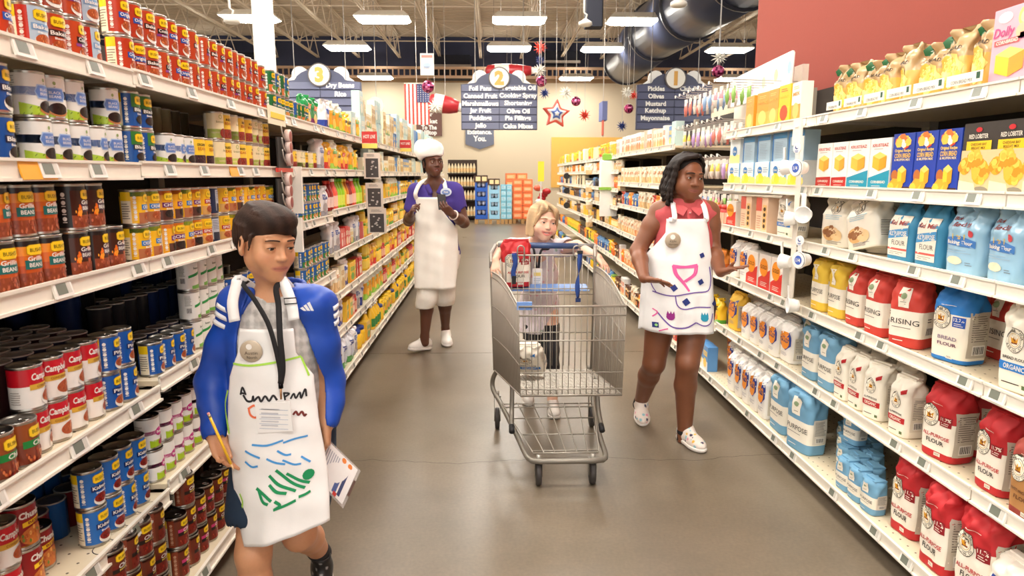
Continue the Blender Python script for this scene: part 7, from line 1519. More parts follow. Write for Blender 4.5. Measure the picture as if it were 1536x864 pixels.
# pencil and clipboard lie in his hands: things of their own
p0, p1 = at_y(312, 619, 1.80), at_y(351, 706, 1.795); dv = nrm(p1-p0); pt = thing('pencil', 'yellow pencil held in the boy\'s right hand', 'pencil', p0)
m = MB(); m.tube([dv*.012, p1-p0-dv*.02], .0038, rgb(244, 190, 40), 6); build(m, 'barrel', 'gloss', pt); m = MB(); m.tube([dv*0, dv*.007], .0038, rgb(226, 150, 140), 8); build(m, 'eraser', 'matte', pt); m = MB(); m.tube([dv*.006, dv*.014], .0041, rgb(190, 180, 150), 8); build(m, 'ferrule', 'metal', pt); m = MB(); m.tube([p1-p0-dv*.02, p1-p0], [.0036, .0006], rgb(226, 190, 140), 6); build(m, 'tip', 'matte', pt)
q = [at_y(491, 657, 1.945), at_y(541, 706, 1.965), at_y(515, 763, 1.905), at_y(468, 714, 1.885)]
ct = thing('clipboard', 'clear clipboard with printed sheets in the boy\'s left hand', 'clipboard', q[0]); u_, v_ = q[1]-q[0], q[3]-q[0]; n_ = nrm(np.cross(u_, v_)); n_ = n_ if n_[1] < 0 else -n_
def cbp(u, v, l): return (u*u_+v*v_*(1-u)+u*v*(q[2]-q[1]))+n_*(.0008*l)
def slab(name, u0, u1, v0, v1, l0, l1, c, mt):
    m = MB(); m.add([cbp(u, v, l) for l in (l0, l1) for u, v in ((u0, v0), (u1, v0), (u1, v1), (u0, v1))], [(0, 1, 2, 3), (7, 6, 5, 4), (0, 4, 5, 1), (1, 5, 6, 2), (2, 6, 7, 3), (3, 7, 4, 0)], c); return build(m, name, mt, ct)
slab('board', 0, 1, 0, 1, -3, 0, rgb(214, 210, 206), 'clear'); slab('paper', .03, .93, .04, .95, 0, 1, rgb(236, 232, 230), 'paper'); slab('clip', .93, .99, .3, .7, 0, 6, rgb(150, 146, 140), 'metal')
d = Decal(lambda u, v, l: cbp(u, v, 1.6+l)); d.rect(.55, .66, .25, .9, rgb(80, 96, 150), 0, 1, 4); d.rect(.70, .78, .3, .88, rgb(60, 70, 110), 0, 1, 4); d.ell(.56, .12, .06, .06, rgb(226, 130, 60), 0, 12); d.ell(.74, .13, .06, .06, rgb(226, 130, 60), 0, 12); d.rect(.60, .70, .86, .95, rgb(200, 60, 50), .5)
for j in range(7): d.rect(.1+.055*j, .125+.055*j, .15, .75, rgb(170, 170, 180), 0, 1, 3)
build(d, 'print', 'paper', ct)
# ================= THE WOMAN IN THE CHEF'S HAT =================
def woman():
    t = thing('person', 'woman in purple polo, white apron and chef hat holding a phone', 'person', (-.45, 5.5, 0)); L = Matrix.Translation(-t.location)
    def add(o): o.matrix_parent_inverse = L; return o
    SK = A(rgb(98, 60, 44)); cx = -.440; hd = Head(at_y(649.5, 244, 5.45), rotz(.42)@rotx(-.02)@roty(-.03), .98); nk = A([cx+.0, 5.51, 1.375])
    sL, sR = A([cx-.155, 5.52, 1.325]), A([cx+.155, 5.52, 1.325]); eL, eR = at_y(613, 331, 5.50), at_y(696, 334, 5.50); wL, wR = at_y(616, 322, 5.27), at_y(678, 321, 5.27)
    hips = [A([cx-.085, 5.53, .83]), A([cx+.085, 5.54, .83])]; kn = [at_y(641, 446, 5.45), at_y(667, 446, 5.56)]; an = [at_y(637, 505, 5.47), at_y(668, 492, 5.76)]
    lo, hi = A([-.80, 5.05, 0]), A([-.10, 5.98, 1.72])
    F = Field(lo, hi, .0075, ((hd.C-.115, hd.C+.115, .0034), (A([wL[0]-.05, 5.12, wL[2]-.06]), A([wL[0]+.09, 5.28, wL[2]+.1]), .005), (A([wR[0]-.16, 5.12, wR[2]-.05]), A([wR[0]+.02, 5.28, wR[2]+.12]), .005)))
    hd.build(F, lips=1.35, nose=1.25, open_=.003, jaw=.95); F.cap(nk, hd.p(0, .014, -.05), .050, .050, .03)
    F.loft([(1.37, cx, 5.52, .10, .06), (1.28, cx, 5.515, .145, .09), (1.05, cx, 5.52, .14, .095), (.85, cx, 5.53, .155, .105), (.80, cx, 5.53, .15, .10)], .04)
    for s_, e_, w_ in ((sL, eL, wL), (sR, eR, wR)): F.cap(nk, s_, .055, .052, .04); F.chain([s_, e_, e_+(w_-e_)*.4, w_], [.052, .042, .042, .027], .02)
    for h_, k_, a_ in zip(hips, kn, an): F.chain([h_, k_], [.085, .055], .03); F.chain([k_, k_+(a_-k_)*.3+A([0, .015, 0]), a_, a_-A([0, 0, .05])], [.053, .054, .034, .036], .02)
    hand(F, wL, A([.25, -.55, .60]), A([.85, .1, -.3]), .95, thumb=1, curl=(.9, 1.0, 1.0, 1.0), tcurl=.4, tdir=(.6, -.2, .6)); hand(F, wR, A([-.62, -.35, .62]), A([-.1, .9, .5]), .98, thumb=1, curl=(.55, .6, .65, .7), spread=.08, tcurl=.3, tdir=(-.35, -.2, .9))
    def col(V): C = np.tile(SK, (len(V), 1)); return hd.tint(V, C, rgb(118, 66, 58), rgb(114, 70, 50), .3)
    b = add(link('body', F.surface('body', col, 1), 'skin', t)); hd.eyes(b, rgb(30, 18, 14), rgb(24, 18, 16), look=(.35, -.05))
    m = MB(); m.ball(hd.p(0, -.083, -.0618), A([.011, .004, .003])*hd.k, rgb(236, 232, 224), 10, 6, hd.R); build(m, 'teeth', 'eye', b)
    F = Field(hd.C-.16, hd.C+.14, .005); hd.ell(F, (0, .03, .02), (.080, .085, .085), .01); hd.ell(F, (0, -.080, -.02), (.072, .09, .105), .006, 'cut')
    for q in (-1, 1): hd.cap(F, (q*.068, .005, .02), (q*.074, .012, -.050-.02*(q > 0)), .015, .008, .01); hd.cap(F, (q*.062, .035, .0), (q*.066, .035, -.075), .02, .01, .01)
    hd.ell(F, (0, -.02, -.16), (.2, .2, .07), .01, 'cut'); add(link('hair', F.surface('hair', rgb(24, 18, 16), 1), 'hair', t))
    F = Field(hd.C+A([-.24, -.18, -.06]), hd.C+A([.2, .24, .26]), .006); hd.ell(F, (0, .018, .072), (.089, .104, .050), .01, R=rotx(.20)); hd.ell(F, (-.016, .036, .098), (.106, .118, .088), .04)
    for a in np.linspace(0, 6.28, 12): hd.ell(F, (-.020+.068*math.cos(a), .038+.072*math.sin(a), .104+.02*math.sin(3*a)), (.044, .046, .060), .025)
    hd.ell(F, (0, -.03, -.01), (.12, .14, .062), .01, 'cut'); F.wrinkle(.002, 40); add(link('chef_hat', F.surface('chef_hat', rgb(248, 246, 242), 1), 'canvas', t))
    PU = A(rgb(66, 50, 136)); F = Field(lo, hi, .0065)
    F.loft([(1.375, cx, 5.52, .09, .06), (1.33, cx, 5.518, .155, .088), (1.24, cx, 5.512, .172, .115), (1.05, cx, 5.518, .158, .112), (.88, cx+.005, 5.53, .178, .125), (.78, cx+.01, 5.535, .185, .13)], .03)
    for s_, e_ in ((sL, eL), (sR, eR)): F.cap(nk+A([0, 0, -.01]), s_, .056, .062, .04); F.cap(s_, s_+(e_-s_)*.62, .066, .064, .03); F.cap(s_+(e_-s_)*.64, e_, .056, .056, .004, 'cut')
    F.cap(nk, nk+A([.0, -.10, .06]), .062, .05, .01, 'cut'); F.ell(nk+A([0, -.085, -.06]), (.022, .06, .075), None, .01, 'cut'); F.wrinkle(.0018, 26); F.halfspace((0, 0, .80), (0, 0, -1)); pol = add(link('polo_shirt', F.surface('polo_shirt', PU, 3), 'cloth', t))
    for q in (-1, 1):
        m = MB(); strap(m, smooth_path([nk+A([q*.010, .062, .035]), nk+A([q*.062, .02, .035]), nk+A([q*.066, -.05, .005]), nk+A([q*.030, -.102, -.070])]), .042, [(q*.3, .6, .5)]+[(q*.8, -.2, .6)]*11+[(q*.5, -1, .4)]*7, PU, .005); build(m, 'collar', 'cloth', pol)
    c = at_y(669, 288, 5.392); d = Decal(lambda u, v, l: (c[0]+u, c[1]-.0008*l+.1*abs(u)+.15*max(0, v), c[2]+v)); d.ell(0, 0, .044, .034, rgb(206, 216, 232), 1, 20); d.ell(0, -.003, .032, .02, rgb(110, 140, 200), 2, 16); d.text('Kids', 0, 0, .014, WHITE, 3); build(d, 'chest_emblem', 'paper', pol)
    F = Field(lo, hi, .007); F.loft([(.90, cx, 5.535, .165, .12), (.78, cx+.005, 5.54, .180, .13), (.70, cx, 5.54, .165, .12)], .03)
    ends = [at_y(637, 457, 5.45), at_y(667, 452, 5.58)]
    for h_, k_, e_ in zip(hips, kn, ends): F.chain([h_, k_, e_], [.098, .082, .078], .03); F.cap(e_, e_-A([0, 0, .12]), .066, .066, .004, 'cut')
    F.wrinkle(.0015, 24); F.halfspace((0, 0, .92), (0, 0, 1)); F.halfspace((0, 0, min(ends[0][2], ends[1][2])-.03), (0, 0, -1)); add(link('trousers', F.surface('trousers', rgb(240, 236, 228), 1), 'cloth', t))
    z = lambda py, Y=5.38: at_y(650, py, Y)[2]; X = lambda px: at_y(px, 300, 5.38)[0]
    ap = Apron([(z(296), X(622.5), X(659), cx, 5.512, .178, .124), (z(312), X(621), X(660), cx, 5.512, .178, .124), (z(328), X(620), X(672), cx, 5.51, .180, .127), (z(344), X(619.5), X(685), cx, 5.515, .200, .135), (z(380), X(618), X(686), cx+.005, 5.52, .205, .152), (z(410), X(617.5), X(684), cx, 5.52, .205, .165), (z(433), X(618), X(681), cx, 5.515, .205, .175)], .010, 26)
    AW = rgb(246, 242, 234); ao = add(link('apron', ap.mesh('apron', AW, 30, 40), 'canvas', t))
    for px0, q in ((624, -1), (657, 1)):
        m = MB(); zz = z(297); strap(m, smooth_path([A(ap.at(X(px0), zz))+A([0, -.004, -.01]), A([cx+(-.150 if q < 0 else .085), 5.405, 1.31]), A([cx+(-.115 if q < 0 else .075), 5.46, 1.388]), A([cx+q*.055, 5.54, 1.42])]), .032, (0, -1, .5), AW, .004); build(m, 'strap', 'canvas', ao)
    m = MB(); m.tube([wR+(eR-wR)*.12+.036*(math.cos(a)*nrm(np.cross(eR-wR, (0, 0, 1)))+math.sin(a)*nrm(np.cross(eR-wR, np.cross(eR-wR, (0, 0, 1))))) for a in np.linspace(0, 6.28, 17)[:-1]], .006, rgb(236, 214, 206), 6, True); add(build(m, 'bracelet', 'plastic', t))
    w_ = rgb(242, 238, 232)
    add(shoe(t, 'shoe', at_y(646, 522, 5.55)*A([1, 1, 0])+A([0, 0, .002]), at_y(613, 526, 5.40)*A([1, 1, 0])+A([0, 0, .028]), A(w_), rgb(236, 232, 226), 1.05, res=.006)); add(shoe(t, 'shoe', A([an[1][0]-.01, 5.84, .03]), A([an[1][0]+.03, 5.60, .002]), A(w_), rgb(236, 232, 226), 1.05, res=.006))
    return wR
wr = woman()
c = at_y(663, 303, 5.272); ph = thing('phone', 'black phone held up in the hand of the woman in purple', 'phone', c, (-.35, 0, .3)); build(MB().bbox(-.033, .033, -.004, .004, -.062, .062, rgb(26, 24, 26), .004), 'case', 'plastic', ph); build(MB().box(-.030, .030, .0042, .005, -.057, .057, rgb(60, 66, 80)), 'screen', 'gloss', ph)
# ================= THE GIRL WITH BRAIDS =================
def girl():
    t = thing('person', 'girl with dark braids in coral shirt and painted white apron, hands out', 'person', (1.02, 3.5, 0)); L = Matrix.Translation(-t.location)
    def add(o): o.matrix_parent_inverse = L; return o
    SK = A(rgb(128, 78, 52)); cx = 1.018; hd = Head(at_y(1030, 266, 3.50), rotz(.24)@rotx(.10)@roty(.08), 1.0); nk = A([cx+.002, 3.53, 1.305])
    sL, sR = A([cx-.128, 3.535, 1.262]), A([cx+.132, 3.52, 1.262]); eL, eR = at_y(957, 376, 3.52), at_y(1069, 374, 3.50); wL, wR = at_y(966, 417, 3.33), at_y(1081, 408, 3.32)
    hips = [A([cx-.085, 3.55, .76]), A([cx+.085, 3.52, .76])]; kn = [at_y(981, 545, 3.54), at_y(1031, 545, 3.42)]; an = [at_y(961, 603, 3.83), at_y(1027, 650, 3.49)]
    lo, hi = A([.66, 3.05, 0]), A([1.42, 4.05, 1.66])
    F = Field(lo, hi, .0065, ((hd.C-.115, hd.C+.115, .003), (A([wL[0]-.04, 3.18, wL[2]-.06]), A([wL[0]+.20, 3.36, wL[2]+.06]), .004), (A([wR[0]-.06, 3.12, wR[2]-.06]), A([wR[0]+.16, 3.34, wR[2]+.10]), .004)))
    hd.build(F, child=1, lips=1.5, nose=1.25, smile=.55, jaw=1.10, es=1.12); [hd.ell(F, (q*.040, -.046, -.050), (.026, .026, .028), .03) for q in (-1, 1)]; F.cap(nk, hd.p(0, .016, -.05), .048, .050, .03)
    F.loft([(1.30, cx, 3.53, .10, .06), (1.22, cx, 3.53, .135, .09), (1.0, cx, 3.53, .14, .10), (.78, cx, 3.54, .15, .11), (.72, cx, 3.54, .15, .11)], .04)
    for s_, e_, w_ in ((sL, eL, wL), (sR, eR, wR)): F.cap(nk, s_, .052, .050, .04); F.chain([s_, s_+(e_-s_)*.35, e_, e_+(w_-e_)*.35, w_], [.050, .050, .040, .040, .027], .02)
    for h_, k_, a_ in zip(hips, kn, an): F.chain([h_, k_], [.092, .060], .03); F.chain([k_, k_+(a_-k_)*.32+A([0, .018, 0]), a_, a_-A([0, 0, .04])], [.058, .058, .037, .038], .02); F.ell(k_+A([0, -.028, 0]), (.036, .030, .042), None, .02)
    hand(F, wL, A([.90, -.25, -.16]), A([.1, -.25, -.95]), .92, thumb=-1, curl=(.05, .10, .16, .25), spread=.34, tcurl=.1, tdir=(.6, -.8, .1)); hand(F, wR, A([.58, -.62, .30]), A([.25, -.30, -.90]), .92, thumb=1, curl=(.0, .06, .12, .2), spread=.42, tcurl=.1, tdir=(.1, -.7, .65))
    def col(V): C = np.tile(SK, (len(V), 1)); C = hd.tint(V, C, rgb(150, 88, 76), rgb(146, 90, 60), .3); return C
    b = add(link('body', F.surface('body', col, 1), 'skin', t)); hd.eyes(b, rgb(34, 20, 14), rgb(34, 24, 20), look=(.32, -.14), lid=.0046, es=1.12)
    HB = rgb(30, 22, 20); F = Field(hd.C-.17, hd.C+.17, .0045); hd.ell(F, (0, .026, .046), (.084, .094, .080), .01); hd.ell(F, (.004, -.080, .0), (.066, .072, .086), .008, 'cut'); hd.ell(F, (0, -.03, -.12), (.2, .2, .09), .01, 'cut')
    for q in (-1, 1): hd.ell(F, (q*.09, .0, -.03), (.03, .03, .04), .005, 'cut')
    add(link('hair', F.surface('hair', HB, 1), 'hair', t))
    random.seed(12)
    def braid(p, r=.011):
        P = smooth_path([hd.p(*q) for q in p], 7); rr = [r*(1+.22*math.sin(i*1.9))*(1 if i < len(P)-4 else .75) for i in range(len(P))]; m = MB(); m.tube(P, rr, random.choice([HB, rgb(38, 28, 24), rgb(26, 20, 18)]), 7); add(build(m, 'braid', 'hair', t))
    for i in range(15):   # photo-left side: a curtain of twists
        u = i/14; a = 1.15+1.5*u
        s0 = (.012-.02*u, -.062+.09*u, .116); p1 = (-.060-.022*math.sin(a), -.052+.10*u, .082-.02*u); p2 = (-.088-.008*math.sin(i), -.040+.10*u, .01); p3 = (-.096-.012*math.sin(i*2.1), -.036+.10*u, -.07); p4 = (-.088-.02*math.sin(i*1.3), -.040+.09*u, -.125-.028*math.sin(i*.9)); braid((s0, p1, p2, p3, p4))
    for i in range(8):
        u = i/7; s0 = (.02+.01*u, -.055+.09*u, .118); p1 = (.066, -.028+.09*u, .075); p2 = (.083+.004*math.sin(i), -.008+.08*u, .0); p3 = (.080, .0+.08*u, -.075-.02*math.sin(i*1.7)); braid((s0, p1, p2, p3))
    for i in range(8): a = -.9+1.8*i/7; braid(((.0+.02*a, .02, .122), (.07*math.sin(a), .105*math.cos(a)+.01, .06), (.078*math.sin(a), .118*math.cos(a), -.03), (.07*math.sin(a), .10*math.cos(a), -.12)), .012)
    CO = A(rgb(196, 84, 88)); F = Field(lo, hi, .006)
    F.loft([(1.305, cx, 3.535, .09, .06), (1.265, cx, 3.53, .128, .085), (1.16, cx, 3.525, .150, .112), (1.0, cx, 3.525, .156, .122), (.86, cx, 3.535, .168, .130), (.74, cx, 3.54, .172, .132)], .03)
    for s_ in (sL, sR): F.cap(nk+A([0, 0, -.012]), s_+A([0, 0, -.01]), .066, .060, .04)
    for s_, e_, q in ((sL, eL, -1), (sR, eR, 1)): F.ell(s_+A([q*.066, 0, -.020]), (.036, .08, .078), None, .006, 'cut')
    F.cap(nk+A([0, 0, .015]), hd.p(0, .016, -.05), .053, .056, .006, 'cut'); F.wrinkle(.0018, 28); F.halfspace((0, 0, .76), (0, 0, -1)); sh = add(link('shirt', F.surface('shirt', CO, 1), 'cloth', t))
    for q in (-1, 1):
        inn = smooth_path([nk+A([q*.010, .058, .034]), nk+A([q*.056, .025, .034]), nk+A([q*.056, -.040, .014]), nk+A([q*.008, -.088, -.026])], 5); out = smooth_path([nk+A([q*.012, .072, -.002]), nk+A([q*.088, .030, .000]), nk+A([q*.094, -.062, -.026]), nk+A([q*.040, -.120, -.062])], 5); n = len(inn)
        m = MB(); vs = inn+out+[p+A([0, -.004, .004]) for p in inn]+[p+A([0, -.004, .004]) for p in out]; fs = []
        for i in range(n-1): fs += [(i, i+1, n+i+1, n+i), (2*n+i, 3*n+i, 3*n+i+1, 2*n+i+1), (n+i, n+i+1, 3*n+i+1, 3*n+i), (i, 2*n+i, 2*n+i+1, i+1)]
        fs.append((n-1, 2*n-1, 4*n-1, 3*n-1)); m.add(vs, fs, CO, False); build(m, 'collar', 'cloth', sh)
    m = MB(); strap(m, [nk+A([0, -.094, -.03]), nk+A([0, -.110, -.10]), nk+A([0, -.118, -.14])], .026, (0, -1, .2), rgb(186, 76, 80), .004); build(m, 'placket', 'cloth', sh)
    for dz in (-.045, -.10): m = MB(); m.ball(nk+A([0, -.106-.1*abs(dz+.03), dz]), (.006, .003, .006), rgb(220, 150, 150), 8, 5); build(m, 'button', 'plastic', sh)
    F = Field(lo, hi, .007); F.loft([(.80, cx, 3.54, .160, .122), (.70, cx, 3.54, .170, .13)], .03)
    for h_, k_ in zip(hips, kn): F.cap(h_, h_+(k_-h_)*.22, .104, .102, .03); F.cap(h_+(k_-h_)*.26, k_, .09, .09, .004, 'cut')
    F.halfspace((0, 0, .82), (0, 0, 1)); add(link('shorts', F.surface('shorts', rgb(60, 36, 40), 1), 'cloth', t))
    z = lambda py, Y=3.38: at_y(1030, py, Y)[2]; X = lambda px, Y=3.39: at_y(px, 400, Y)[0]
    ap = Apron([(z(329), X(1000), X(1058), cx, 3.525, .170, .128), (z(350), X(999), X(1063), cx, 3.525, .175, .132), (z(372), X(985), X(1066), cx, 3.525, .182, .140), (z(390), X(973), X(1068), cx, 3.525, .195, .148), (z(430), X(970), X(1072), cx, 3.525, .205, .155), (z(470), X(968), X(1074), cx+.006, 3.525, .212, .170), (z(500), X(967), X(1074), cx+.008, 3.525, .218, .180)], .009, 30)
    AW = rgb(240, 237, 236); ao = add(link('apron', ap.mesh('apron', AW, 36, 44), 'canvas', t))
    for px0, py1, q in ((1003, 318, -1), (1055, 318, 1)):
        m = MB(); strap(m, smooth_path([A(ap.at(X(px0), z(331)))+A([0, -.003, 0]), A([cx+q*.082, 3.405, 1.235]), A([cx+q*.078, 3.455, 1.300]), A([cx+q*.058, 3.53, 1.345])]), .026, (0, -1, .35), AW, .004); build(m, 'strap', 'canvas', ao)
    def P2(px, py):
        Y = 3.38
        for _ in range(4): q = at_y(px, py, Y); Y = ap.at(q[0], q[2])[1]
        return q[0], q[2]
    d = Decal(lambda u, v, l: ap.at(u, v, 2+l)); pk, nv, pu, mg, tq = rgb(226, 96, 160), rgb(36, 50, 120), rgb(110, 80, 160), rgb(150, 40, 130), rgb(30, 140, 170)
    def st(pts, wd, c, l=1): d.line(smooth_path([A(P2(*p_)) for p_ in pts], 4), wd, c, l)
    for o_ in (0, 3): st([(1009+o_, 398+o_*.6), (1013+o_, 412), (1024+o_*.6, 424), (1034, 437)], .010, pk); st([(1009, 398+o_), (1028, 400+o_*.4), (1046, 397+o_)], .010, pk); st([(1046-o_, 398), (1043-o_, 412), (1028-o_, 423)], .009, pk)
    def sq(px, py, r, c, rot=0.0, l=2): u, v = P2(px, py); d.poly([(u+r*math.cos(rot+math.pi/4+math.pi/2*i), v+r*math.sin(rot+math.pi/4+math.pi/2*i)) for i in range(4)], c, l)
    for px, py, r in ((1053, 383, .016), (1011, 432, .020), (1051, 423, .018), (1029, 453, .022), (983, 487, .020), (1071, 455, .016)): sq(px, py, r, nv, random.random()*.8)
    u, v = P2(984, 487); d.ell(u, v, .007, .007, rgb(160, 220, 130), 3, 10)
    st([(978, 436), (1000, 443), (1020, 443), (1042, 439), (1062, 436), (1066, 420), (1064, 400)], .006, pu); st([(1013, 444), (1016, 458), (1026, 464), (1045, 461), (1066, 461)], .006, pu); st([(985, 467), (998, 482), (1010, 491), (1028, 492), (1044, 484)], .007, pu); st([(1044, 484), (1056, 489), (1066, 484), (1069, 470)], .006, pu); st([(978, 462), (986, 468), (978, 474)], .006, pk); st([(988, 496), (1002, 493)], .006, pk); st([(970, 400), (976, 425), (984, 438)], .004, pu)
    for px, py, c in ((1006, 474, mg), (1057, 476, tq)): u, v = P2(px, py); d.ell(u, v-.004, .020, .018, c, 2, 14); [d.poly([(u+dx-.008, v+.004), (u+dx+.008, v+.004), (u+dx*1.2, v+.026)], c, 2) for dx in (-.012, 0, .012)]
    build(d, 'drawing', 'matte', ao)
    u, v = P2(1008, 360); c = A(ap.at(u, v))+A([0, -.010, 0]); m = MB(); m.lathe([(.038, 0), (.041, .003), (.038, .006), (.001, .007)], 28, [rgb(150, 132, 110), rgb(190, 172, 150), rgb(178, 160, 138)], (c[0], c[1]-.004, c[2]), rotx(math.pi/2), True); bd = add(build(m, 'name_badge', 'plastic', t))
    d = Decal(lambda uu, vv, l: (c[0]+uu, c[1]-.0118-.0006*l, c[2]+vv)); d.ell(-.002, .017, .013, .013, rgb(244, 240, 232), 0, 14); d.text('Kaylin', .001, -.006, .011, rgb(60, 50, 46), 0, width=.034, bold=-.005); d.text('Harrison', .002, -.020, .010, rgb(60, 50, 46), 0, width=.046, bold=-.005); build(d, 'lettering', 'matte', bd)
    def spots(V):
        C = np.tile(A(rgb(240, 226, 216)), (len(V), 1)); g = np.floor(V*48).astype(int); hsh = (g[:, 0]*73856093 ^ g[:, 1]*19349663 ^ g[:, 2]*83492791) % 11; pal = [rgb(240, 190, 70), rgb(236, 150, 170), rgb(60, 60, 90), rgb(150, 200, 210)]; fr = np.linalg.norm(V*48-g-.5, axis=1)
        for i, c_ in enumerate(pal): C[(hsh == i*2) & (fr < .42)] = c_
        return C
    add(shoe(t, 'clog', A([an[0][0]+.012, 3.90, .085]), A([an[0][0]-.012, 3.705, .006]), None, rgb(244, 236, 228), .98, color_fn=spots, res=.0045)); add(shoe(t, 'clog', A([an[1][0]-.012, 3.555, .003]), A([an[1][0]+.055, 3.325, .003]), None, rgb(244, 236, 228), .98, color_fn=spots, res=.0045))
    for a_, k_ in zip(an, kn): F = Field(a_-.1, a_+.12, .006); dv = nrm(k_-a_); F.cap(a_-dv*.03, a_+dv*.015, .042, .042, .01); add(link('sock', F.surface('sock', rgb(26, 24, 26), 1), 'cloth', t))
girl()
# ================= THE SMALL GIRL AT THE CART =================
def kid():
    t = thing('person', 'smiling small blonde girl in pale top leaning over the cart handle', 'person', (.30, 4.05, 0)); L = Matrix.Translation(-t.location)
    def add(o): o.matrix_parent_inverse = L; return o
    SK = A(rgb(236, 192, 166)); hd = Head(at_y(815, 333, 3.90), rotz(.28)@rotx(.05)@roty(.14), .93); nk = hd.C+A([-.012, .075, -.125])
    sL, sR = nk+A([-.115, .015, -.03]), nk+A([.115, .0, -.035]); eL, eR = at_y(752, 371, 3.86), at_y(866, 369, 3.85); wL, wR = at_y(742, 390, 3.70), at_y(897, 386, 3.70)
    hipc = A([nk[0]+.02, 4.28, .64]); hips = [hipc+A([-.06, 0, 0]), hipc+A([.06, 0, 0])]; kn = [at_y(799, 522, 4.15), at_y(826, 525, 4.08)]; an = [at_y(791, 596, 4.22), at_y(829, 610, 3.98)]
    lo, hi = A([-.06, 3.56, 0]), A([.74, 4.46, 1.36])
    F = Field(lo, hi, .0068, ((hd.C-.11, hd.C+.11, .003), (A([wL[0]-.06, 3.58, wL[2]-.13]), A([wL[0]+.06, 3.74, wL[2]+.02]), .0042), (A([wR[0]-.03, 3.58, wR[2]-.10]), A([wR[0]+.11, 3.74, wR[2]+.03]), .0042)))
    hd.build(F, child=1, smile=1.6, open_=.0060, nose=.9, jaw=.99, lid=.0042, es=1.16); [hd.ell(F, (q*.040, -.056, -.038), (.020, .020, .018), .03) for q in (-1, 1)]; F.cap(nk, hd.p(0, .014, -.05), .040, .042, .03)
    mid = (nk+hipc)/2; F.chain([nk+A([0, .04, -.06]), mid, hipc], [.085, .085, .095], .04)
    for s_, e_, w_ in ((sL, eL, wL), (sR, eR, wR)): F.cap(nk, s_, .042, .038, .03); F.chain([s_, e_, w_], [.038, .032, .023], .02)
    for h_, k_, a_ in zip(hips, kn, an): F.chain([h_, k_, k_+(a_-k_)*.3+A([0, .012, 0]), a_, a_-A([0, 0, .03])], [.068, .045, .044, .030, .03], .02)
    hand(F, wL, A([.05, -.62, -.75]), A([.25, .55, -.5]), .76, thumb=-1, curl=(.35, .4, .45, .5), spread=.2, tcurl=.2, tdir=(.75, -.3, -.55)); hand(F, wR, A([.50, -.55, -.62]), A([-.45, .4, -.6]), .76, thumb=1, curl=(.35, .4, .45, .5), spread=.25, tcurl=.2, tdir=(-.15, -.6, -.75))
    def col(V): C = np.tile(SK, (len(V), 1)); return hd.tint(V, C, rgb(212, 130, 120), rgb(240, 166, 146), .4)
    b = add(link('body', F.surface('body', col, 1), 'skin', t)); hd.eyes(b, rgb(90, 100, 96), rgb(150, 116, 82), look=(.35, -.12), lid=.0042, bt=.8, es=1.16)
    m = MB(); m.ball(hd.p(0, -.079, -.0575), A([.021, .006, .0060])*hd.k, rgb(240, 236, 228), 12, 6, hd.R); build(m, 'teeth', 'eye', b)
    HB = A(rgb(184, 156, 120)); F = Field(hd.C-.16, hd.C+.15, .0042); hd.ell(F, (0, .024, .042), (.087, .097, .086), .01); hd.ell(F, (0, .04, -.035), (.088, .075, .085), .03); hd.ell(F, (.012, -.078, -.022), (.064, .08, .092), .010, 'cut'); hd.ell(F, (0, -.05, -.165), (.2, .2, .075), .01, 'cut')
    for i in range(120):
        u = i/119; a = -2.5+5.0*u; r = .088; top = (.012*math.sin(a)-.015, .012-.02*math.cos(a), .126); p1 = (r*.95*math.sin(a), .018-r*.98*math.cos(a)*(1 if abs(a) > 1 else .93), .075); p2 = (r*1.06*math.sin(a), .02-r*1.02*math.cos(a), -.01); p3 = (r*1.0*math.sin(a), .018-r*.92*math.cos(a), -.085-.012*math.sin(i*1.7))
        if abs(a) < .85:
            if a < -.1: p1 = (-.035-.02*math.sin(i), -.072, .088); p2 = (-.060+.006*math.sin(i), -.062, .040); p3 = (-.076, -.048, -.02)
            else: p1 = (.02+.03*a, -.074, .092); p2 = (.045+.02*a, -.072, .055); p3 = (.070, -.050, .005)
        P = smooth_path([top, p1, p2, p3], 4); [hd.cap(F, P[j], P[j+1], .0058 if j < 9 else .0048, None, .0035) for j in range(len(P)-1)]
    add(link('hair', F.surface('hair', lambda V: np.clip(HB*(1+.28*np.sin(140*((V-hd.C)@hd.R)[:, :1]+40*((V-hd.C)@hd.R)[:, 1:2])), 0, 1), 1), 'hair', t))
    LW = A(rgb(232, 222, 228)); F = Field(lo, hi, .006)
    F.chain([nk+A([0, .03, -.045]), mid+A([0, -.01, 0]), hipc, hipc+A([0, -.03, -.17])], [.085, .102, .118, .135], .04)
    for s_, e_ in ((sL, eL), (sR, eR)): F.cap(nk+A([0, .01, -.02]), s_, .05, .052, .03); F.cap(s_, s_+(e_-s_)*.42, .054, .056, .02); F.cap(s_+(e_-s_)*.45, e_, .047, .047, .004, 'cut')
    F.cap(nk, hd.p(0, .014, -.05), .048, .048, .006, 'cut'); F.wrinkle(.002, 34); F.halfspace((0, 0, .46), (0, 0, -1))
    def flo_(V):
        C = np.tile(LW, (len(V), 1)); g = np.floor(V*30).astype(int); hs = (g[:, 0]*73856093 ^ g[:, 1]*19349663 ^ g[:, 2]*83492791) % 9; fr = np.linalg.norm(V*30-g-.5, axis=1); C[(hs < 2) & (fr < .34)] = rgb(226, 176, 190); C[(hs == 3) & (fr < .3)] = rgb(170, 190, 170); return C
    add(link('dress', F.surface('dress', flo_, 1), 'cloth', t))
    F = Field(lo, hi, .007)
    for h_, k_, a_ in zip(hips, kn, an): F.chain([h_, k_, k_+(a_-k_)*.3+A([0, .012, 0]), k_+(a_-k_)*.72], [.074, .052, .050, .040], .02)
    F.halfspace((0, 0, .52), (0, 0, 1)); add(link('leggings', F.surface('leggings', rgb(30, 29, 33), 1), 'cloth', t))
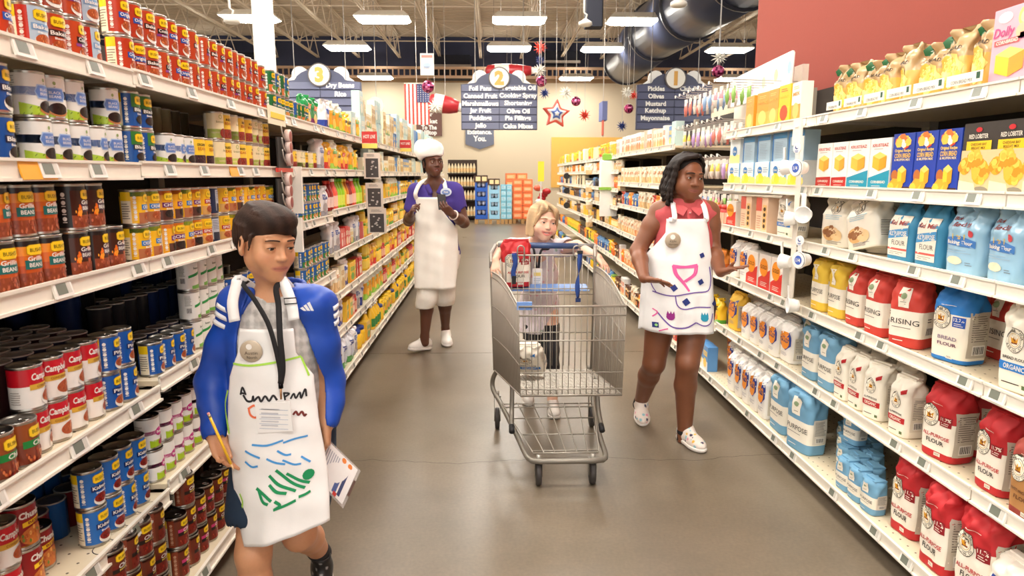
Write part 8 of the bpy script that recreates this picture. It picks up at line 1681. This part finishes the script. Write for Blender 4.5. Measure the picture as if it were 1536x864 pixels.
    for a_, dy in zip(an, (.0, 0)): add(shoe(t, 'shoe', A([a_[0]+.0, a_[1]+.055, .003]), A([a_[0]+.004, a_[1]-.135, .003]), A(rgb(206, 198, 190)), rgb(226, 220, 212), .84, res=.005))
    m = MB(); LK = rgb(30, 28, 32); bt = at_y(806, 402, 3.80)
    for q in (-1, 1): strap(m, smooth_path([nk+A([q*.05, .0, .02]), nk+A([q*.045, -.07, -.03]), bt+A([q*.020, -.012, .10]), bt+A([q*.006, 0, 0])]), .013, (0, -1, .2), LK, .003)
    add(build(m, 'lanyard', 'cloth', t)); c = bt+A([0, -.004, -.055]); m = MB(); m.cbox(c, (.056, .004, .105), rgb(244, 240, 234)); cd = add(build(m, 'name_card', 'plastic', t)); d = Decal(lambda u, v, l: (c[0]+u, c[1]-.003-.0005*l, c[2]+v)); d.rect(-.02, .02, .01, .03, rgb(240, 214, 120), 0); d.ticks(-.02, .02, -.04, 0, rgb(150, 160, 180), 0, 4); build(d, 'card_print', 'paper', cd)
kid()
# ================= THE SHOPPING CART =================
def cart():
    ST = rgb(168, 161, 150); t = thing('shopping_cart', 'grey wire shopping cart with blue seat belts in the middle of the aisle', 'cart', (.33, 3.4, 0)); L = Matrix.Translation(-t.location)
    def add(o, par=None):
        if par is None: o.matrix_parent_inverse = L
        return o
    def part(mb, name, mat='steel', stuff=False):
        o = add(build(mb, name, mat, t)); 
        if stuff: o['kind'] = 'stuff'
        return o
    RL, RR, FL, FR_ = A([.004, 3.68, .925]), A([.580, 3.68, .955]), A([.124, 2.95, .872]), A([.608, 2.95, .872])
    rl, rr, fl_, fr = A([.020, 3.66, .370]), A([.565, 3.66, .370]), A([.134, 2.97, .452]), A([.603, 2.97, .452])
    def side(top, bot, u, v):   # u 0 rear .. 1 front, v 0 bottom .. 1 top ; the upper rim sags towards the front
        a = bot[0]+(bot[1]-bot[0])*u; b = top[0]+(top[1]-top[0])*u; sag = -.02*math.sin(math.pi*u)-.0*u; p = a+(b-a)*v; p[2] += sag*v*.0+(.035*math.sin(math.pi*u) if v > .97 else .03*math.sin(math.pi*u)*v); return p
    for nm, top, bot in (('left', (RL, FL), (rl, fl_)), ('right', (RR, FR_), (rr, fr))):
        m = MB(); n = 34
        for i in range(n+1): m.tube([side(top, bot, i/n, v) for v in (0, .5, 1)], .0021, ST, 5)
        part(m, 'side_wires', stuff=True)
        for v, r in ((0, .004), (.34, .003), (.66, .003), (.95, .0035), (1, .0048)): m = MB(); m.tube([side(top, bot, u, v) for u in np.linspace(0, 1, 13)], r, ST, 6); part(m, 'rail')
        m = MB(); m.tube([side(top, bot, 0.0, v) for v in (0, .5, 1)]+[top[0]+A([0, .012, .10])], .008, ST, 8); part(m, 'rear_post')
    fp = lambda u, v: (fl_+(fr-fl_)*u)*(1-v)+(FL+(FR_-FL)*u)*v
    m = MB(); n = 17
    for i in range(n+1): m.tube([fp(i/n, 0), fp(i/n, 1.0)], .0022, ST, 5)
    part(m, 'front_wires', stuff=True)
    for v, r in ((0, .004), (.07, .0032), (.26, .003), (.62, .0032), (.90, .0042), (1.0, .0046)): m = MB(); m.tube([fp(0, v)+A([0, -.004, 0]), fp(1, v)+A([0, -.004, 0])], r, ST, 6); part(m, 'rail')
    bp = lambda u, w: (rl+(rr-rl)*u)*(1-w)+(fl_+(fr-fl_)*u)*w
    m = MB()
    for i in range(27): m.tube([bp(i/26, 0), bp(i/26, 1)], .0019, ST, 4)
    for j in range(31): m.tube([bp(0, j/30), bp(1, j/30)], .0017, ST, 4)
    part(m, 'bottom_wires', stuff=True)
    for w_ in (.02, .35, .68, 1.0): m = MB(); m.tube([bp(0, w_)-A([0, 0, .004]), bp(1, w_)-A([0, 0, .004])], .004, ST, 6); part(m, 'rail')
    # hinged rear gate and child seat
    gl, gr = A([.083, 3.635, 1.022]), A([.566, 3.635, 1.020]); m = MB(); gb = .62
    m.tube([gl-A([0, 0, gb]), gl+A([0, 0, -.012]), gl+A([.012, 0, 0]), gr+A([-.012, 0, 0]), gr+A([0, 0, -.012]), gr-A([0, 0, gb])], .0045, ST, 8); part(m, 'gate_frame')
    m = MB()
    for i in range(1, 15): x = gl+(gr-gl)*i/15; m.tube([x, x-A([0, 0, gb])], .0022, ST, 5)
    part(m, 'gate_wires', stuff=True)
    for dz in (.185, .215, .43): m = MB(); m.tube([gl-A([0, 0, dz]), gr-A([0, 0, dz])], .0032, ST, 6); part(m, 'gate_rail')
    for q in (.17, .80): m = MB(); c = gl+(gr-gl)*q; m.tube([c+A([-.02, -.006, -.03]), c+A([-.018, -.006, .035])]+[c+A([-.018*math.cos(a), -.006, .035+.018*math.sin(a)]) for a in np.linspace(.3, 2.84, 7)]+[c+A([.018, -.006, .035]), c+A([.02, -.006, -.03])], .004, ST, 6); part(m, 'hook_loop')
    m = MB(); m.add([gl+A([.02, .01, -.195]), gr+A([-.02, .01, -.195]), gr+A([-.02, .17, -.185]), gl+A([.02, .17, -.185]), gl+A([.02, .01, -.200]), gr+A([-.02, .01, -.200]), gr+A([-.02, .17, -.190]), gl+A([.02, .17, -.190])], [(0, 1, 2, 3), (7, 6, 5, 4), (0, 4, 5, 1), (1, 5, 6, 2), (2, 6, 7, 3), (3, 7, 4, 0)], rgb(96, 140, 206)); part(m, 'seat_flap', 'plastic')
    c = gl+A([.045, -.50, -.0]); c = at_y(786, 456, 3.0); m = MB().cbox(c+A([0, -.045, 0]), (.068, .012, .036), rgb(110, 150, 214)); part(m, 'front_label', 'plastic')
    # handle
    hA, hB = A([.03, 3.80, 1.062]), A([.60, 3.80, 1.052]); m = MB(); m.tube([hA+(hB-hA)*u for u in (.02, .2)], .015, rgb(120, 118, 116), 10); m.tube([hA+(hB-hA)*u for u in (.8, .98)], .015, rgb(120, 118, 116), 10); part(m, 'handle_grip', 'plastic').name = 'handle_grip'
    m = MB(); m.tube([hA+(hB-hA)*u for u in (.18, .82)], .017, rgb(62, 84, 126), 12); part(m, 'handle', 'plastic')
    for e, top in ((hA, RL), (hB, RR)): m = MB(); m.tube([top+A([0, 0, .02]), top+A([0, .02, .10]), e+A([0, 0, .0])], .011, rgb(150, 144, 134), 8); part(m, 'handle_bracket', 'plastic')
    # seat belts
    BE = rgb(40, 70, 140); m = MB(); c = at_y(771, 380, 3.62); strap(m, smooth_path([c, at_y(773, 395, 3.615), at_y(770, 408, 3.617), at_y(771, 418, 3.615)]), .026, [(0.2*math.sin(i), -1, 0) for i in range(19)], BE, .003); sb = part(m, 'seat_belt', 'cloth'); m = MB(); m.cbox(at_y(771, 420, 3.612), (.022, .010, .045), rgb(24, 24, 28)); build(m, 'buckle', 'plastic', sb)
    m = MB(); pp = [at_y(870, 380, 3.62), at_y(869, 400, 3.61), at_y(868, 412, 3.61), at_y(866, 428, 3.61), at_y(867, 447, 3.608)]; P = smooth_path(pp, 6); strap(m, P, .026, [(math.sin(i*.16), -math.cos(i*.16)-.4, 0) for i in range(len(P))], BE, .003); sb = part(m, 'seat_belt', 'cloth'); m = MB(); m.cbox(at_y(867, 450, 3.605), (.028, .010, .022), rgb(30, 50, 100)); build(m, 'buckle', 'plastic', sb)
    m = MB(); m.cbox(at_y(870, 378, 3.62), (.030, .012, .016), rgb(30, 30, 34)); build(m, 'belt_clip', 'plastic', sb)
    # chassis
    T = rgb(128, 122, 112); b0, b1 = .175, .525; yF = 2.955; zF = .135
    left = [A([.045, 3.69, .375]), A([.012, 3.735, .30]), A([.012, 3.725, .235]), A([.055, 3.62, .185]), A([.125, 3.25, .155]), A([b0-.01, 3.02, zF+.004]), A([b0+.012, yF+.012, zF])]; right = [A([.700-p_[0], p_[1], p_[2]]) for p_ in left]; right = [A([.555, 3.69, .375]), A([.590, 3.735, .30]), A([.592, 3.725, .235]), A([.575, 3.62, .185]), A([.548, 3.25, .155]), A([b1+.018, 3.02, zF+.004]), A([b1, yF+.012, zF])]
    P = smooth_path(left, 5)+[A([b0+.05, yF, zF]), A([b1-.05, yF, zF])]+smooth_path(right, 5)[::-1]; m = MB(); m.tube(P, .0135, T, 10); part(m, 'chassis_tube')
    for x, q in ((.108, -1), (.548, 1)):
        m = MB(); m.tube(smooth_path([A([x, 3.36, .42]), A([x, 3.33, .34]), A([x+q*.003, 3.30, .26]), A([x+q*.006, 3.22, .205])], 5), .0125, T, 10); sp_ = part(m, 'support_post'); m = MB(); m.tube([A([x+q*.006, 3.225, .207]), A([x+q*.006, 3.185, .190])], .0145, rgb(28, 28, 30), 10); build(m, 'end_cap', 'rubber', sp_)
    m = MB(); q = lambda u, w_: A([.06+(.575-.06)*u, 3.60, .195])*(1-w_)+A([b0+.02+(b1-b0-.04)*u, 2.99, .165])*w_
    for i in range(7): m.tube([q(i/6, 0), q(i/6, 1)], .0032, ST, 5)
    for w_ in (0, .08, .33, .66, .96, 1): m.tube([q(0, w_)-A([0, 0, .004]), q(1, w_)-A([0, 0, .004])], .0036, ST, 5)
    part(m, 'lower_rack', stuff=True)
    for c, toe in ((A([.222, 2.985, 0]), .02), (A([.478, 2.99, 0]), .02), (A([.035, 3.715, 0]), .02), (A([.585, 3.73, 0]), .02)):
        fr_ = c[1] < 3.3; m = MB(); zt = .125 if fr_ else .20
        for s_ in (-1, 1): m.prism([(-.016, zt), (.016, zt), (.010, .05), (-.010, .05)], -.001, .001, T); 
        m = MB()
        for s_ in (-1, 1): m.cbox(c+A([s_*.017, .012, (zt+.05)/2]), (.003, .034, zt-.045), T)
        m.cbox(c+A([0, .008, zt]), (.042, .045, .006), T); m.tube([c+A([0, 0, zt]), c+A([0, 0, zt+.03])], .011, rgb(190, 186, 176), 8); fk = part(m, 'caster_fork'); m = MB(); m.lathe([(.030, -.014), (.058, -.012), (.061, -.006), (.061, .006), (.058, .012), (.030, .014)], 20, rgb(58, 54, 52), c+A([0, .014, .0615]), roty(math.pi/2)); build(m, 'wheel', 'rubber', fk); m = MB(); m.lathe([(.020, -.016), (.020, .016)], 12, rgb(120, 116, 110), c+A([0, .014, .0615]), roty(math.pi/2)); build(m, 'hub', 'metal', fk)
cart()
# goods in the cart
kd = K['ap']; c = at_y(774, 430, 3.72); put(kd, (c[0], 3.73, c[2]+.004), .15, 'red-topped flour bag standing in the child seat of the cart', scale=(1.0, .9, .98))
kd = K['org_blue']; put(kd, (.225, 3.40, .425), -.35, 'white bag with blue band lying tilted inside the cart basket', tilt=(.6, -.1), scale=(.9, .85, .72))
# ================= MEASURING CUP STRIP =================
def cups():
    X0 = 1.47; t = thing('clip_strip', 'clear clip strip hanging from the second right shelf', 'strip', at_x(1196, 208, X0)); o0 = A(t.location)
    p0, p1 = at_x(1196, 205, X0), at_x(1190, 470, X0); m = MB(); c = (p0+p1)/2-o0; m.cbox(c, (.003, .05, p0[2]-p1[2]), rgb(236, 228, 214)); build(m, 'strip', 'plastic', t); m = MB(); m.cbox(p0-o0+A([0, 0, .02]), (.01, .085, .12), rgb(248, 236, 220)); m.cbox(A([.02, 0, .055]), (.06, .03, .006), WHITE); build(m, 'top_card', 'paper', t)
    W = rgb(246, 244, 240)
    for px, py, bx, nm, ang in ((1198, 252, 1, 'top', .35), (1180, 251, 0, 'top', -.9), (1206, 322, 0, 'second', .8), (1184, 328, 0, 'second', -.7), (1202, 390, 1, 'third', .35), (1176, 392, 0, 'third', -.9), (1186, 458, 0, 'lowest', -.2)):
        c = at_x(px, py, X0-.03-(.03 if bx else 0)); u = thing('measuring_cup', f'white measuring cup {"facing out with a blue badge" if bx else "seen from the side"} on the {nm} hook of the strip'+(f', {"right" if px > 1190 else "left"} one' if nm == 'second' else ''), 'cup', c, (0, 0, ang), group='measuring cups on the clip strip')
        R = roty(-math.pi/2); m = MB(); m.lathe([(.027, -.035), (.030, -.02), (.037, .012), (.040, .014), (.039, .016), (.034, .014), (.026, -.02), (.001, -.024)], 22, W, (0, 0, 0), R); build(m, 'bowl', 'plastic', u)
        m = MB(); strap(m, smooth_path([(-.012, 0, .036), (-.014, 0, .060), (-.016, 0, .085), (-.016, 0, .095)], 3), .022, (-1, 0, 0), W, .004); hd_ = build(m, 'handle', 'plastic', u)
        if bx:
            d = Decal(lambda a, b, l: (-.0185-.001*l, -a, b)); d.ell(0, 0, .034, .034, W, 0, 24); d.ell(0, 0, .021, .021, rgb(66, 100, 190), 1, 22); d.text('1/4', 0, 0, .017, WHITE, 2); build(d, 'size_badge', 'plastic', u)
            m = MB(); m.lathe([(.023, -.003), (.023, .003)], 18, W, (-.016, 0, .088), R); build(m, 'hang_tab', 'plastic', u); d = Decal(lambda a, b, l: (-.0195-.001*l, -a, b+.088)); d.ell(0, .005, .010, .010, rgb(60, 80, 150), 0, 14); d.ell(.004, .009, .009, .009, W, 1, 14); d.rect(-.010, .010, -.014, -.010, rgb(90, 110, 170), 0); d.rect(-.008, .008, -.019, -.0165, rgb(90, 110, 170), 0); build(d, 'tab_print', 'plastic', u)
cups()
# ================= CLIP STRIPS AND CARDS ON THE LEFT =================
for j, (px, ya, yb) in enumerate(((424, 207, 252), (424, 268, 318))):
    a, b = at_x(px, ya, -1.02), at_x(px, yb, -1.02); t = thing('clip_strip', f'black clip strip with round red lids, {["upper", "lower"][j]} of two on the left shelves', 'strip', a); h = a[2]-b[2]
    build(MB().box(-.004, .004, -.10, .10, -h, 0, rgb(34, 32, 32)), 'backing_card', 'paper', t); build(MB().box(-.006, .008, -.12, .12, -h-.02, -h, rgb(206, 60, 50)), 'foot_rail', 'plastic', t)
    for k in range(3):
        m = MB(); m.lathe([(.034, -.012), (.034, .010), (.026, .012), (.001, .012)], 18, [rgb(226, 200, 190), rgb(226, 200, 190), rgb(150, 60, 50)], (.018, .035, -h+.045+k*.055), roty(math.pi/2)); build(m, 'jar_opener', 'plastic', t)
        m = MB(); m.tube(smooth_path([(.008, .0, -h+.03+k*.055), (.012, -.04, -h+.05+k*.055), (.010, -.05, -h+.09+k*.055)], 4), .004, rgb(196, 190, 180), 5); build(m, 'wire_arm', 'steel', t)
for j, (y0, y1) in enumerate(((235, 268), (280, 312), (318, 350))):
    x0, x1 = ((545, 571), (548, 575), (551, 580))[j]; c0, c1 = at_y(x0, y0, 5.42), at_y(x1, y1, 5.42); w, h = c1[0]-c0[0], c0[2]-c1[2]; t = thing('hanging_card', f'chalkboard style card hanging on the left shelves, {["top", "middle", "bottom"][j]} of three', 'card', ((c0[0]+c1[0])/2, 5.42, c1[2]))
    build(MB().box(-w/2, w/2, 0, .01, 0, h*1.18, rgb(226, 216, 204)), 'packet', 'paper', t); d = Decal(lambda u, v, l: (u, -.001-.001*l, v)); d.rect(-w*.38, w*.38, h*.06, h*.92, rgb(70, 66, 66), 0)
    for i in range(9): d.ell(random.uniform(-w*.3, w*.3), random.uniform(h*.15, h*.8), w*.06, h*.035, rgb(206, 202, 198), 1, 8)
    d.ticks(-w*.3, w*.3, h*1.0, h*1.12, rgb(90, 80, 80), 1, 2); build(d, 'print', 'paper', t)
for px, py, w, nm in ((554, 206, 22, 'nearer'), (608, 216, 16, 'farther')):
    Y = 5.5 if nm == 'nearer' else 8.0; c = at_y(px, py, Y); s_ = Y/F_PX; t = thing('shelf_talker', f'red sale card with white lettering on the top left shelf, {nm} one', 'sign', c); build(MB().box(-w*s_/2, w*s_/2, 0, .006, -.045, .045, rgb(206, 50, 50)), 'card', 'paper', t); d = Decal(lambda u, v, l: (u, -.001-.001*l, v)); d.text('HOT LINE', 0, .006, .028, WHITE, 0, width=w*s_*.8); build(d, 'lettering', 'paper', t); build(MB().box(-w*s_/2, w*s_/2, .0, .006, -.085, -.048, rgb(250, 226, 110)), 'yellow_strip', 'paper', t)
c = at_x(415, 172, -1.03); t = thing('shelf_card', 'cream card with yellow stripe hanging at the top left shelf', 'sign', c, (0, 0, math.pi/2)); build(MB().box(-.13, .13, -.003, .003, -.05, .035, rgb(246, 236, 206)), 'card', 'paper', t); build(MB().box(-.10, .11, -.006, -.003, -.02, .006, rgb(244, 214, 60)), 'yellow_stripe', 'paper', t)
# white side strips closing the second and third left units
for px, ya, yb, X in ((452, 250, 320, -1.03), (456, 326, 378, -1.03)):
    a, b = at_x(447, ya, X), at_x(447, yb, X); t = link('strip_post', MB().box(-.055, .03, -.012, .012, 0, a[2]-b[2], rgb(246, 240, 230)).mesh('strip_post'), 'paint', None, b, None, label=f'white upright strip at the joint of the left shelves, {"upper" if ya == 250 else "lower"} piece', category='strip')
# hanging goods on the far right shelves
a = at_x(914, 240, 1.495); b = at_x(914, 325, 1.495); t = thing('clip_strip', 'white strip of paper towels with green cap on right shelves behind the girl', 'strip', a); h = a[2]-b[2]
h -= 0; build(MB().box(-.11, .11, -.01, .02, -h, -.36, rgb(248, 246, 240)), 'lower_sheet', 'paper', t); build(MB().bbox(-.125, .125, -.05, .02, -.36, .0, rgb(250, 248, 242), .02), 'roll_pack', 'film', t); build(MB().bbox(-.09, .09, -.045, .015, 0, .08, rgb(140, 196, 70), .015), 'green_cap', 'film', t); build(MB().box(-.125, .125, -.052, .022, -.37, -.335, rgb(140, 196, 70)), 'green_band', 'film', t)
for k in range(4):
    c = at_x(884, 262+26*k, 1.48); t = link('hanging_bag', G['p_tan'].body, None, None, c, (0, 0, random.uniform(-.3, .3)), label=f'beige bag on the hanging strip of the far right shelves, {ordn(k+1)} from the top', category='bag')
for k in range(3):
    c = at_x(850, 264+22*k, 1.48); m = MB(); m.lathe([(.055, -.03), (.062, 0), (.055, .03)], 14, rgb(40, 38, 40), (0, 0, 0), rotx(math.pi/2)); t = link('hanging_disc', m.mesh('hanging_disc'), 'plastic', None, c, None, label=f'black round lid hanging on the far right shelves, {ordn(k+1)} from the top', category='lid')
